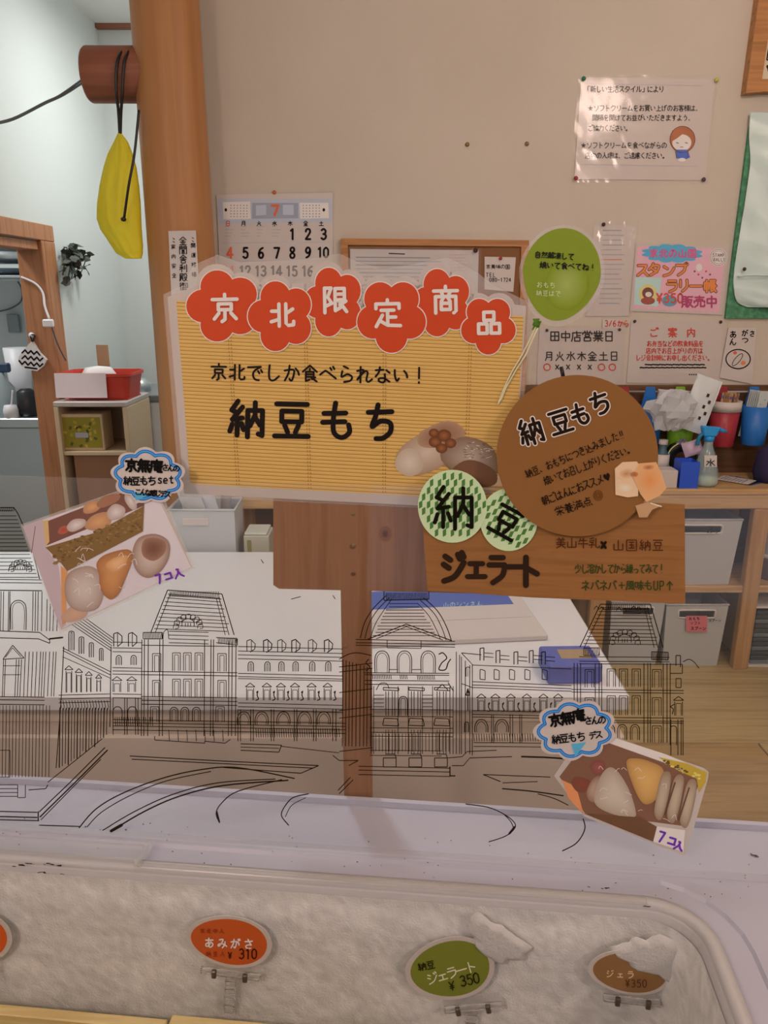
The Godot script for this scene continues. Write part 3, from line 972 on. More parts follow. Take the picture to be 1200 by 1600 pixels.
	put("beam_stub", lathe(log_prof, 28), wood("beam wood", kc(104, 62, 42), kc(150, 96, 68), "x", 0.5, 25, 0.4), t, tb)
	# picture rail above the nook's far wall
	var ry := at(180, 47, 3.95).y
	structure("trim_2", box(Vector3(-1.3, ry, -3.95), Vector3(-0.32, ry + 0.035, -3.92), 0.003), mats["beam wood"], Transform3D(), "brown rail under the ceiling of the kitchen nook")


func pin_mesh(r: float) -> ArrayMesh:                       # round pin head, its axis out of the wall
	var m := lathe([[0.0, 0.0], [r * 0.8, 0.0], [r, r * 0.4], [r * 0.7, r * 0.95], [0.0, r * 1.1]], 12)
	var st := SurfaceTool.new()
	st.begin(Mesh.PRIMITIVE_TRIANGLES)
	st.append_from(m, 0, Transform3D(Basis(Vector3.RIGHT, PI / 2), Vector3.ZERO))
	return st.commit()


func rounded(half: Vector2, mid: Vector2, r: float, steps := 6) -> PackedVector2Array:
	var out := PackedVector2Array()
	for c: Array in [[1, 1, 0.0], [-1, 1, PI / 2], [-1, -1, PI], [1, -1, PI * 1.5]]:
		for k in steps + 1:
			var a: float = c[2] + PI / 2 * k / steps
			out.append(mid + Vector2(c[0] * (half.x - r), c[1] * (half.y - r)) + Vector2(cos(a), sin(a)) * r)
	return out


func ring_sweep(st: SurfaceTool, half: Vector2, mid: Vector2, r: float, profile: Array) -> void:
	# a profile [outward, height] carried round a rounded rectangle in the x z plane
	var loops := []
	for q: Array in profile:
		var ex: float = q[2] if q.size() > 2 else 0.0          # how much further the right side reaches
		var rr: float = maxf(r + q[0], 0.002) if ex == 0.0 else 0.03
		loops.append([rounded(half + Vector2(q[0] + ex / 2, q[0]), mid + Vector2(ex / 2, 0), rr), q[1]])
	for i in loops.size() - 1:
		var a: PackedVector2Array = loops[i][0]
		var b: PackedVector2Array = loops[i + 1][0]
		for k in a.size():
			var k2 := (k + 1) % a.size()
			quad(st, Vector3(a[k].x, loops[i][1], a[k].y), Vector3(b[k].x, loops[i + 1][1], b[k].y), Vector3(b[k2].x, loops[i + 1][1], b[k2].y), Vector3(a[k2].x, loops[i][1], a[k2].y))


func freezer() -> void:
	# ice cream freezer: opening x -1.0 .. 0.345, z 0.06 .. 0.5 (its own axes)
	var t := thing("ice_cream_freezer", "white open-top ice cream freezer with frosted walls in front", "freezer", Transform3D(root_f.basis, Vector3(root_f.origin.x, 0.0, root_f.origin.z)))
	var y := 0.89
	var half := Vector2(0.6725, 0.24)
	var mid := Vector2(-0.3275, 0.3)
	var r := 0.045
	var st := begin()
	ring_sweep(st, half, mid, r, [[0.0, y - 0.52], [0.0, y - 0.012], [0.004, y - 0.004], [0.0075, y - 0.002]])
	var c := rounded(half, mid, r)
	for k in range(1, c.size() - 1):
		st.add_vertex(Vector3(c[0].x, y - 0.52, c[0].y)); st.add_vertex(Vector3(c[k].x, y - 0.52, c[k].y)); st.add_vertex(Vector3(c[k + 1].x, y - 0.52, c[k + 1].y))
	put("liner", finish(st), mats["gasket"], t)
	st = begin(true)
	ring_sweep(st, half, mid, r, [[0.006, y - 0.003], [0.007, y + 0.003], [0.012, y + 0.0045], [0.02, y + 0.004], [0.022, y - 0.003]])
	put("gasket", finish(st), mats["gasket"], t)
	st = begin()
	ring_sweep(st, half, mid, r, [[0.021, y - 0.005], [0.05, y - 0.003], [0.053, y + 0.001], [0.06, y + 0.002, 0.02], [0.13, y + 0.001, 0.12], [0.15, y + 0.0, 0.2], [0.151, y + 0.008, 0.2], [0.157, y + 0.009, 0.2], [0.16, y + 0.006, 0.2], [0.16, y - 0.04, 0.2], [0.15, y - 0.045, 0.2], [0.15, 0.06, 0.2]])
	put("cabinet", finish(st), mats["freezer plastic"], t)
	put("base", box(Vector3(-1.12, 0, -0.06), Vector3(0.66, 0.06, 0.66), 0.004), mats["black"], t)
	# clear sliding rails along the back edge: one to the left lid end, one further on
	st = begin()
	add_box(st, Vector3(-0.98, y + 0.004, 0.022), Vector3(-0.285, y + 0.012, 0.05), 0.002)
	put("lid_rail", finish(st), mats["clear rail"], t)
	st = begin()
	add_box(st, Vector3(-0.285, y + 0.004, 0.044), Vector3(0.30, y + 0.007, 0.056), 0.001)
	put("lid_rail", finish(st), mats["clear rail"], t)
	st = begin()
	add_box(st, Vector3(-0.290, y + 0.003, 0.018), Vector3(-0.284, y + 0.016, 0.060), 0.0015)
	put("rail_end", finish(st), mats["clear rail"], t)
	# frost: a rough crust of ice on the back wall and on the right wall
	var n := FastNoiseLite.new()
	n.seed = 21
	n.frequency = 9.0
	n.fractal_octaves = 5
	var verts := PackedVector3Array()
	var cols := PackedColorArray()
	var nx := 250
	var ny := 60
	for j in ny + 1:
		for i in nx + 1:
			var s := float(i) / nx * 1.72        # along the back wall, then along the right wall
			var h := float(j) / ny
			var p := Vector3(-1.0 + s, 0, 0.06)
			var out := Vector3(0, 0, 1)
			if s > 1.29:
				var a: float = clampf((s - 1.29) / 0.09, 0.0, 1.0) * PI / 2
				p = Vector3(0.29 + sin(a) * 0.055, 0, 0.115 - cos(a) * 0.055)
				out = Vector3(-sin(a), 0, cos(a))
				if s > 1.38:
					p.z += s - 1.38
			var big := n.get_noise_3d(s * 0.6, h * 0.25, 0.0)
			var fine := n.get_noise_3d(s * 4.0, h * 1.4, 5.0)
			var grow: float = smoothstep(0.0, 0.1, h)
			var d: float = grow * (0.006 + 0.006 * big + 0.001 * fine)
			p += out * maxf(d, 0.0008)
			p.y = y - 0.008 - h * 0.42
			verts.append(p)
			var g: float = 0.72 + 0.2 * n.get_noise_3d(s * 9.0, h * 6.0, 3.0) + 0.12 * n.get_noise_3d(s * 3.0, h * 2.0, 31.0)        # grains and clumps of ice
			g = clampf(g, 0.5, 0.86)
			cols.append(Color(g * 0.97, g, g * 1.01))
	st = begin(true)
	for j in ny:
		for i in nx:
			var a := j * (nx + 1) + i
			for q: int in [a, a + 1, a + nx + 2, a, a + nx + 2, a + nx + 1]:
				st.set_color(cols[q])
				st.add_vertex(verts[q])
	var fm := mat("frost", Color.WHITE, 0.75)
	fm.albedo_color = Color.WHITE
	fm.vertex_color_use_as_albedo = true
	fm.heightmap_enabled = true
	fm.uv1_triplanar = true
	fm.uv1_scale = Vector3(16, 16, 16)
	fm.heightmap_texture = noise_tex(0.06, [[0.0, Color.BLACK], [1.0, Color.WHITE]], 256, 33, 4)
	fm.heightmap_scale = 0.06
	var fr := put("frost", finish(st), fm, t)
	fr.set_meta("label", "grey-white crust of frost on the freezer walls")
	# scuff marks of old dirt on the rim
	var marks := sheet_ink_floor(t, y + 0.0026)
	for m: Array in [[18, 1354, 46, 1348], [50, 1362, 104, 1367], [66, 1349, 98, 1353], [1003, 1417, 1040, 1419], [905, 1385, 970, 1390], [1172, 1334, 1184, 1339]]:
		for k in 5:
			var f := rng.randf()
			var a := Vector2(lerpf(m[0], m[2], f), lerpf(m[1], m[3], f) + rng.randf_range(-1, 1))
			marks.line(PackedVector2Array([a, a + Vector2(rng.randf_range(3, 9), rng.randf_range(-1.0, 1.5))]), rng.randf_range(0.8, 1.8), lin(45, 32, 22), 0)
	for k in 70:
		var a := Vector2(rng.randf_range(0, 1190), 0)
		a.y = 1268 + a.x * 0.063 + rng.randf_range(0, 70)
		marks.disc(a, rng.randf_range(0.6, 1.5), rng.randf_range(0.5, 1.0), lin(90, 80, 70) if k % 3 else lin(50, 38, 30), 0)
	var mk := marks.done("dirt_specks", mats["ink"])
	mk.set_meta("label", "brown specks and scuffs on the freezer rim")
	# two wooden boxes standing inside
	for b: Array in [[-0.95, -0.249, 0], [-0.243, 0.031, 1]]:
		var o := thing("wooden_box", ["pale wooden box inside the freezer at lower left", "pale wooden box inside the freezer below the orange tag"][b[2]], "box", Transform3D(root_f.basis, root_f * Vector3((b[0] + b[1]) / 2, -0.515, 0.17)), "wooden boxes inside the freezer")
		var w: float = (b[1] - b[0]) / 2
		var h = 0.515 - 0.172 + 0.008 * b[2]
		put("back_board", box(Vector3(-w, 0, -0.074), Vector3(w, h, -0.06), 0.0015), mats["box wood"], o)
		put("front_board", box(Vector3(-w, 0, 0.16), Vector3(w, h, 0.174), 0.0015), mats["box wood"], o)
		put("side_board", box(Vector3(-w, 0, -0.06), Vector3(-w + 0.014, h - 0.004, 0.16), 0.0015), mats["box wood"], o)
		put("side_board", box(Vector3(w - 0.014, 0, -0.06), Vector3(w, h - 0.004, 0.16), 0.0015), mats["box wood"], o)
		put("bottom_board", box(Vector3(-w + 0.014, 0.0, -0.06), Vector3(w - 0.014, 0.01, 0.16)), mats["box wood"], o)


func sheet_ink_floor(t: Node3D, y: float) -> Ink:           # print on a level surface: pixels meet the plane of height y
	var holder := Node3D.new()
	holder.name = "rim_marks"
	t.add_child(holder)
	holder.transform = Transform3D(Basis(Vector3.RIGHT, Vector3.FORWARD, Vector3.UP), Vector3(0, y, 0))
	var i := InkLevel.new()
	i.host = self
	i.node = holder
	i.world = t.transform * holder.transform
	return i


class InkLevel extends Ink:
	var world: Transform3D

	func tri(a: Vector2, b: Vector2, d: Vector2, ca: Color, cb: Color, cd: Color, z: float) -> void:
		var turn := (b - a).cross(d - a)
		if absf(turn) < 1e-6:
			return
		var zz := Vector3(0, 0, z)
		v.append(host.on(world, a) + zz)
		v.append(host.on(world, b if turn > 0.0 else d) + zz)
		v.append(host.on(world, d if turn > 0.0 else b) + zz)
		c.append(ca)
		c.append(cb if turn > 0.0 else cd)
		c.append(cd if turn > 0.0 else cb)


func back_chest() -> void:
	var o := thing("chest_freezer", "long white chest freezer with grey front behind the clear screen", "freezer", place(Vector3(-0.38, 0.374, -1.634)))
	var top := 0.479
	var hx := 0.823
	var z0 := 0.397
	put("lid", box(Vector3(-hx, top - 0.035, -0.396), Vector3(hx, top, z0), 0.005), mats["white enamel"], o)
	put("recessed_strip", box(Vector3(-hx + 0.01, top - 0.0855, -0.38), Vector3(hx - 0.01, top - 0.0355, z0 - 0.05), 0.002), mats["grey panel"], o)
	put("body", box(Vector3(-hx, 0.0, -0.396), Vector3(hx, top - 0.086, z0 - 0.004), 0.005), mats["grey panel"], o)
	var y := 0.853
	# flat white carton with a blue printed band lying on the lid
	var c := thing("flat_carton", "flat white carton with blue printed edge lying on the chest freezer", "carton", place(Vector3(0.13, y, -1.56), 0.1))
	put("body", box(Vector3(-0.2, 0, -0.15), Vector3(0.2, 0.014, 0.12), 0.003), mats["paper"], c)
	put("blue_band", box(Vector3(-0.2, 0.0141, -0.15), Vector3(0.17, 0.0148, -0.045)), mat("blue print", ph(76, 88, 140), 0.6), c)
	put("flap", box(Vector3(-0.195, 0.0142, -0.04), Vector3(0.19, 0.0152, 0.03)), mats["paper"], c)
	var wr := sheet_ink_floor(c, 0.0151)
	write(wr, "山のシンさん", 692, 941, 9, 1.0, ph(150, 170, 176), {"step": 10.5, "ang": -0.04, "layer": 0})
	wr.done("printed_text", mats["ink"])
	# blue box with a slot, tan inside
	var b := thing("blue_tissue_box", "blue tissue box with open tan slot on the chest freezer", "box", place(Vector3(0.351, y, -1.318), 0.03))
	put("body", box(Vector3(-0.05, 0, -0.042), Vector3(0.05, 0.038, 0.042), 0.003), mat("blue card", ph(80, 82, 134), 0.6), b)
	put("slot", box(Vector3(-0.02, 0.0375, -0.024), Vector3(0.038, 0.0388, 0.014), 0.001), mat("tan slot", ph(150, 116, 84), 0.7), b)


func bin(called: String, label: String, x0: float, x1: float, y_top: float, y_bot: float, depth: float, deep: float, m: Material, group: String, slot := true) -> Node3D:
	# open plastic bin, narrower at the foot, with a hand slot in its front
	var a := at(x0, y_top, depth)
	var b := at(x1, y_top, depth)
	var h := a.y - at(x0, y_bot, depth).y
	var w := (b.x - a.x) / 2
	var o := thing(called, label, "bin", place(Vector3((a.x + b.x) / 2, a.y - h, -depth - deep / 2)), group)
	var k := 0.9
	var th := 0.004
	var d := deep / 2
	var st := begin()
	var ring := func(s: float, yy: float, inset: float) -> Array:
		return [Vector3(-w * s + inset, yy, -d * s + inset), Vector3(w * s - inset, yy, -d * s + inset), Vector3(w * s - inset, yy, d * s - inset), Vector3(-w * s + inset, yy, d * s - inset)]
	var bo: Array = ring.call(k, 0.0, 0.0)
	var to: Array = ring.call(1.0, h, 0.0)
	var bi: Array = ring.call(k, th, th)
	var ti: Array = ring.call(1.0, h, th)
	# slot in the front face, as fractions of width and height
	var sx := 0.30
	var sy0 := 0.80
	var sy1 := 0.92
	for i in 4:
		var j := (i + 1) % 4
		if i == 2 and slot:
			for side: Array in [[to, bo], [ti, bi]]:
				var tl: Vector3 = side[0][3]
				var tr: Vector3 = side[0][2]
				var bl: Vector3 = side[1][3]
				var br: Vector3 = side[1][2]
				var f := func(u: float, v: float) -> Vector3: return (bl.lerp(br, u)).lerp(tl.lerp(tr, u), v)
				for q: Array in [[0.0, 0.0, 1.0, sy0], [0.0, sy1, 1.0, 1.0], [0.0, sy0, 0.5 - sx, sy1], [0.5 + sx, sy0, 1.0, sy1]]:
					quad(st, f.call(q[0], q[3]), f.call(q[2], q[3]), f.call(q[2], q[1]), f.call(q[0], q[1]))
		else:
			quad(st, to[j], to[i], bo[i], bo[j])
			quad(st, ti[i], ti[j], bi[j], bi[i])
		quad(st, to[i], to[j], ti[j], ti[i])
	quad(st, bo[0], bo[1], bo[2], bo[3])
	quad(st, bi[0], bi[3], bi[2], bi[1])
	put("tub", finish(st), m, o)
	var lip := PackedVector3Array()
	for q: Vector3 in to:
		lip.append(q)
	lip.append(to[0])
	put("rim", tube(lip, 0.0035, 6), m, o)
	if slot:
		var loop := PackedVector3Array()
		for e in 25:
			var t := TAU * e / 24.0
			var u: float = 0.5 + sx * clampf(cos(t) * 1.35, -1.0, 1.0)
			var v: float = lerpf(sy0, sy1, 0.5 + 0.5 * clampf(sin(t) * 1.35, -1.0, 1.0))
			loop.append((bo[3] as Vector3).lerp(bo[2], u).lerp((to[3] as Vector3).lerp(to[2], u), v) + Vector3(0, 0, 0.001))
		put("hand_slot_rim", tube(loop, 0.003, 6), mats["white plastic"], o)
	return o


func shelf_unit() -> void:
	var d := 2.25
	var y_top := at(1100, 765, d).y
	var y_f := at(1100, 796, d).y
	var y_m1 := at(1100, 918, d).y
	var y_m0 := at(1100, 929, d).y
	var x0 := -0.48
	var x1 := 1.9
	var o := thing("shelf_unit", "pine shelf counter with two tiers along the back wall", "shelf", place(Vector3(0.7, 0.374, -2.36)))
	var off := Vector3(0.7, 0.374, -2.36)
	var b := func(lo: Vector3, hi: Vector3) -> ArrayMesh: return box(lo - off, hi - off, 0.003)
	put("counter_top", b.call(Vector3(x0, y_top - 0.018, -2.48), Vector3(x1, y_top, -d)), mats["pine"], o)
	put("front_rail", b.call(Vector3(x0, y_f, -d - 0.03), Vector3(x1, y_top - 0.0185, -d - 0.002)), mats["pine"], o)
	put("middle_shelf", b.call(Vector3(x0, y_m0, -2.48), Vector3(x1, y_m1, -d - 0.012)), mats["pine"], o)
	var px0 := at(1160, 900, d).x
	var wdt := at(1194, 790, d).x - at(1169, 790, d).x
	for x: float in [x0, at(922, 960, d).x, px0 + 0.012, x1 - wdt]:
		put("upright", b.call(Vector3(x, 0.374, -d - 0.035), Vector3(x + wdt, y_f - 0.0005, -d - 0.001)), mats["pine upright"], o)
		put("upright", b.call(Vector3(x, 0.374, -2.48), Vector3(x + wdt, y_f - 0.0005, -2.45)), mats["pine upright"], o)
	put("back_panel", b.call(Vector3(x0, 0.374, -2.4815), Vector3(x1, y_f, -2.4805)), mats["dark panel"], o)
	var bp: Material = mats["bin plastic"]
	var g := "grey bins on the shelf"
	var up := bin("storage_bin", "light grey bin with hand slot on upper shelf, right of cardboard sign", 1010, 1161, 812, 917, d + 0.02, 0.19, bp, g)
	var low := bin("storage_bin", "grey bin with pink note on the lower shelf", 1042, 1139, 945, 1046, d + 0.02, 0.19, bp, g)
	bin("storage_bin", "grey bin with white hand slot behind the right end of the drawing", 956, 1040, 940, 1046, d + 0.025, 0.19, bp, g)
	# small writing on the upper bin, pink note on the lower one
	var up_face := up.transform
	up_face.origin = at(1110, 860, d + 0.028)
	var f1 := Node3D.new()
	f1.name = "writing"
	up.add_child(f1)
	f1.transform = up.transform.affine_inverse() * up_face
	var w1 := Ink.new()
	w1.host = self
	var dummy := Node3D.new()
	dummy.transform = Transform3D(Basis(), at(1110, 833, d + 0.0185))
	w1.node = dummy
	write(w1, "スプーン", 1104, 829, 4.2, 0.8, lin(50, 45, 40), {"step": 4.6})
	var m1 := w1.done("marker_text", mats["ink"])
	dummy.remove_child(m1)
	f1.add_child(m1)
	f1.transform = up.transform.affine_inverse() * dummy.transform
	dummy.transform = Transform3D(Basis(Vector3.RIGHT, 0.02), at(1090, 975, d + 0.016))
	var w2 := Ink.new()
	w2.host = self
	w2.node = dummy
	w2.rect(1072, 962, 1105, 987, ph(206, 104, 104), 1)
	write(w2, "おもち", 1076, 964, 5.0, 0.8, lin(40, 20, 20), {"step": 6.0})
	write(w2, "ソフト", 1078, 971, 5.0, 0.9, lin(120, 20, 20), {"step": 6.0})
	write(w2, "スプーン", 1079, 979, 5.4, 1.1, lin(40, 15, 15), {"step": 6.2})
	write(w2, "スプーン", 1107, 967, 4.6, 0.8, lin(40, 35, 30), {"step": 5.0})
	var m2 := w2.done("pink_note", mats["ink"])
	dummy.remove_child(m2)
	var f2 := Node3D.new()
	f2.name = "note"
	low.add_child(f2)
	f2.transform = low.transform.affine_inverse() * dummy.transform
	f2.add_child(m2)
	dummy.free()
	# right of the upright: white tub on a dark tin, tray of dark trays below
	var tub := thing("white_tub", "white plastic tub standing on a dark tin at the right edge", "tub", place(Vector3(at(1215, 862, d + 0.1).x, at(1200, 862, d + 0.1).y, -d - 0.11)))
	put("cup", lathe([[0.0, 0.0], [0.06, 0.0], [0.068, 0.1], [0.071, 0.104], [0.066, 0.104], [0.058, 0.006], [0.0, 0.006]], 28), mats["white plastic"], tub)
	put("lid", lathe([[0.0, 0.104], [0.073, 0.104], [0.073, 0.11], [0.06, 0.113], [0.0, 0.113]], 28), mats["white plastic"], tub)
	var tin_y := y_m1
	var tin_h := at(1200, 862, d + 0.1).y - tin_y
	var tin := thing("dark_tin", "dark brown tin under the white tub at the right edge", "tin", place(Vector3(at(1215, 862, d + 0.1).x, tin_y, -d - 0.11)))
	put("body", lathe([[0.0, 0.0], [0.064, 0.0], [0.066, 0.004], [0.066, tin_h - 0.012], [0.0, tin_h - 0.012]], 28), mat("dark tin", ph(92, 70, 62), 0.35), tin)
	put("lid", lathe([[0.0, tin_h - 0.012], [0.068, tin_h - 0.012], [0.068, tin_h - 0.001], [0.0, tin_h - 0.001]], 28), mats["white plastic"], tin)
	var cx := at(1166, 1040, d + 0.02).x
	var cy := at(1170, 948, d + 0.02).y
	var crate := thing("white_crate", "white open crate holding dark trays on the lower shelf, right edge", "crate", place(Vector3(cx + 0.12, 0.374, -d - 0.115)))
	var ch := cy - 0.374
	put("back_wall", box(Vector3(-0.12, 0.004, -0.095), Vector3(0.12, ch, -0.09)), mats["white plastic"], crate)
	put("bottom", box(Vector3(-0.12, 0, -0.095), Vector3(0.12, 0.004, 0.095)), mats["white plastic"], crate)
	put("top", box(Vector3(-0.12, ch - 0.006, -0.095), Vector3(0.12, ch, 0.095), 0.001), mats["white plastic"], crate)
	for s: float in [-0.12, 0.115]:
		put("side_wall", box(Vector3(s, 0.004, -0.09), Vector3(s + 0.005, ch - 0.006, 0.095), 0.001), mats["white plastic"], crate)
	var dk := mat("dark trays", ph(58, 60, 58), 0.35)
	for i in 12:
		var yy := 0.374 + 0.0045 + i * (ch - 0.02) / 12.0
		var tr := put("black_tray", box(Vector3(-0.105, 0, -0.085), Vector3(0.105, (ch - 0.02) / 12.0 - 0.0025, 0.085), 0.002), dk if i % 3 else mat("grey trays", ph(96, 98, 94), 0.35), self, place(Vector3(cx + 0.12, yy, -d - 0.115)))
		metas(tr, "dark plastic tray, %s in the white crate's stack" % ["lowest", "second from bottom", "third from bottom", "fourth from bottom", "fifth from bottom", "sixth from bottom", "sixth from top", "fifth from top", "fourth from top", "third from top", "second from top", "topmost"][i], "tray", "dark trays stacked in the crate")
	# left of the board, seen over the chest freezer: bin of packets and small boxes
	var lb := bin("storage_bin", "beige bin of clear packets left of the wooden board", 262, 366, 797, 1095, 2.05, 0.13, bp, g, false)
	put("label_card", box(Vector3(-0.055, 0.548, 0.0648), Vector3(0.02, 0.568, 0.067), 0.0008), mats["paper"], lb)
	for i in 7:
		var pm := mat("packet film %d" % (i % 3), [ph(176, 160, 148), ph(150, 130, 118), ph(188, 172, 164)][i % 3], 0.3)
		var pk := put("food_packet", packet(0.06, 0.12, 0.004, i), pm, self, Transform3D(Basis(Vector3(0, 0, 1), rng.randf_range(-0.3, 0.3)), lb.position + Vector3(rng.randf_range(-0.05, 0.05), 0.585 + rng.randf_range(-0.01, 0.02), -0.042 + 0.014 * i)))
		metas(pk, "clear food packet sticking out of the beige bin left of the board", "packet", "packets in the beige bin")
	var sb := thing("beige_carton", "beige carton with green print beside the beige bin", "carton", place(Vector3(at(402, 860, 2.08).x, 0.374, -2.11)))
	var top_y := at(400, 836, 2.08).y - 0.374
	put("base_box", box(Vector3(-0.036, 0, -0.05), Vector3(0.036, top_y, 0.04), 0.002), mat("beige carton", ph(168, 150, 124), 0.7), sb)
	put("flap", box(Vector3(-0.034, top_y + 0.0005, -0.05), Vector3(0.03, top_y + 0.008, 0.035), 0.002), mat("pale carton", ph(180, 164, 142), 0.7), sb)
	put("green_print", box(Vector3(-0.026, top_y - 0.06, 0.0401), Vector3(-0.014, top_y - 0.012, 0.0406)), mat("olive print", ph(120, 112, 60), 0.7), sb)


func packet(w: float, h: float, t: float, seed_: int) -> ArrayMesh:        # a pillow of film with crimped ends
	var st := begin(true)
	var n := FastNoiseLite.new()
	n.seed = seed_
	n.frequency = 30.0
	var grid := []
	for j in 9:
		for i in 7:
			var u := i / 6.0 * 2.0 - 1.0
			var v := j / 8.0 * 2.0 - 1.0
			var full: float = pow((1.0 - u * u) * (1.0 - v * v), 0.4)
			grid.append(Vector3(u * w * 0.5, v * h * 0.5, t * full + 0.004 * n.get_noise_2d(u * 0.1, v * 0.1)))
	for s: float in [1.0, -1.0]:
		for j in 8:
			for i in 6:
				var a: Vector3 = grid[j * 7 + i]
				var b: Vector3 = grid[j * 7 + i + 1]
				var c: Vector3 = grid[(j + 1) * 7 + i + 1]
				var d: Vector3 = grid[(j + 1) * 7 + i]
				var f := Vector3(1, 1, s)
				if s > 0.0:
					quad(st, a * f, d * f, c * f, b * f)
				else:
					quad(st, a * f, b * f, c * f, d * f)
	return finish(st)


func kitchen() -> void:
	# wooden frame of the opening in the left wall
	var kw: Material = mats["kitchen wood"]
	var fr := structure("door_1", box(Vector3(-1.384, 0, -3.0745), Vector3(-1.285, 1.735, -3.05), 0.003), kw, Transform3D(), "wooden frame of the opening to the side kitchen")
	put("lintel", box(Vector3(-1.384, 1.70, -3.0495), Vector3(-1.301, 1.7345, -1.9), 0.003), kw, fr)
	put("jamb", box(Vector3(-1.384, 0, -1.9), Vector3(-1.301, 1.6995, -1.88), 0.003), kw, fr)
	put("casing", box(Vector3(-1.2995, 0, -3.17), Vector3(-1.2845, 1.735, -3.0755), 0.003), kw, fr)
	put("casing_head", box(Vector3(-1.2995, 1.7355, -3.17), Vector3(-1.2845, 1.795, -1.86), 0.003), kw, fr)
	# side kitchen: steel counter, shelf with steel ware, spray bottle, tubs, socket
	var sk := thing("steel_counter", "brushed steel counter seen through the kitchen opening", "counter", place(Vector3(-2.0, 0, -3.45)))
	var ct := at(30, 648, 3.2).y
	put("top", box(Vector3(-0.69, ct - 0.04, -0.4), Vector3(0.61, ct, 0.35), 0.004), mats["steel"], sk)
	put("front", box(Vector3(-0.68, 0.0, -0.38), Vector3(0.60, ct - 0.0405, 0.33), 0.004), mats["steel"], sk)
	var kx := func(px: float, py: float, dd: float) -> Vector3: return at(px, py, dd)
	var sp: Vector3 = kx.call(8, 640, 3.3)
	var s := thing("spray_bottle", "grey spray bottle with dark trigger on the steel counter", "bottle", place(Vector3(sp.x, ct, -3.3)))
	put("bottle", lathe([[0.0, 0.0], [0.05, 0.0], [0.052, 0.01], [0.05, 0.1], [0.02, 0.14], [0.016, 0.165], [0.0, 0.165]], 20), mat("grey bottle", kc(150, 165, 165), 0.3), s)
	put("trigger", box(Vector3(-0.02, 0.165, -0.013), Vector3(0.045, 0.205, 0.013), 0.006), mat("navy", kc(46, 66, 96), 0.4), s)
	var wt: Vector3 = kx.call(38, 640, 3.42)
	var tub := thing("white_cylinder", "tall white tapered tub on the steel counter behind the pot holder", "tub", place(Vector3(wt.x, ct, -3.42)))
	put("body", lathe([[0.0, 0.0], [0.04, 0.0], [0.056, 0.26], [0.05, 0.26], [0.0, 0.255]], 22), mat("cool white plastic", kc(225, 228, 228), 0.4), tub)
	var bt := thing("black_bottle", "black bottle on the steel counter beside the frame", "bottle", place(Vector3(kx.call(44, 640, 3.17).x, ct, -3.17)))
	put("body", lathe([[0.0, 0.0], [0.034, 0.0], [0.04, 0.02], [0.037, 0.1], [0.02, 0.112], [0.0, 0.112]], 18), mats["black"], bt)
	var wj := thing("white_jar", "small white lidded jar with handle on the steel counter", "jar", place(Vector3(kx.call(17, 640, 3.13).x, ct, -3.13)))
	put("body", lathe([[0.0, 0.0], [0.028, 0.0], [0.03, 0.03], [0.024, 0.05], [0.0, 0.052]], 16), mats["cool white plastic"], wj)
	put("handle", tube(curve([Vector3(0.005, 0.05, 0), Vector3(0.012, 0.08, 0), Vector3(0.018, 0.11, 0)]), 0.004, 6), mats["cool white plastic"], wj)
	var sh := structure("steel_wall_shelf", box(Vector3(-2.6, at(10, 430, 3.4).y - 0.01, -3.94), Vector3(-1.40, at(10, 430, 3.4).y, -3.4), 0.002), mats["steel"], Transform3D(), "steel shelf in the side kitchen")
	sh.set_meta("category", "shelf")
	sh.set_meta("label", "steel wall shelf in the side kitchen")
	sh.remove_meta("kind")
	var sy := at(10, 430, 3.4).y
	for i in 3:
		var hh: float = [0.03, 0.045, 0.05][i]
		var pn := thing("steel_tray", ["dark steel tray at the bottom of the shelf pile", "striped steel tray in the middle of the shelf pile", "shiny steel bowl on top of the shelf pile"][i], "tray", place(Vector3(at(6, 410, 3.55).x, sy + [0.0, 0.052, 0.1][i], -3.55)))
		put("body", lathe([[0.0, 0.0], [0.1, 0.0], [0.14, hh], [0.134, hh], [0.096, 0.006], [0.0, 0.006]], 24), mats["steel"] if i else mat("dark steel", Color(0.1, 0.12, 0.15), 0.3, 0.6), pn)
	var so := put("wall_socket", box(Vector3(-0.03, -0.045, 0), Vector3(0.03, 0.045, 0.012), 0.004), mat("socket grey", kc(140, 150, 148), 0.5), self, place(at(22, 505, 3.935)))
	metas(so, "grey wall socket in the side kitchen", "socket")
	var wc := put("wall_cable", tube(curve([at(-10, 488, 3.93), at(16, 482, 3.93), at(33, 470, 3.93), at(34, 452, 3.93), at(28, 440, 3.93)]), 0.004, 6), mat("grey cable", kc(96, 108, 110), 0.5), self)
	metas(wc, "grey cable on the side kitchen wall above the socket", "cable")
	# pot holder with zigzag pattern on the jamb
	var tp := Transform3D(Basis(), at(47, 530, 3.036))
	var ho := thing("pot_holder", "black and white zigzag pot holder hanging on the frame", "pot holder", tp)
	plate(ho, "cloth", pv([50, 532, 63, 552, 73, 562, 68, 572, 58, 580, 45, 578, 32, 572, 28, 560, 36, 548]), -0.012, 0.0, mat("white cloth", kc(225, 225, 220), 0.9))
	var hi := ink(ho, 0.0003)
	for r in 4:
		var z := PackedVector2Array()
		for k in 9:
			z.append(Vector2(30 + k * 4.6, 548 + r * 9 + (k % 2) * 5.0 + (k - 4) * 0.6))
		var keep := PackedVector2Array()
		for q in z:
			if Geometry2D.is_point_in_polygon(q, pv([50, 532, 63, 552, 73, 562, 68, 572, 58, 580, 45, 578, 32, 572, 28, 560, 36, 548])):
				keep.append(q)
		if keep.size() > 1:
			hi.line(keep, 2.6, lin(22, 26, 34), 1)
	hi.done("zigzag_print", mats["ink"])
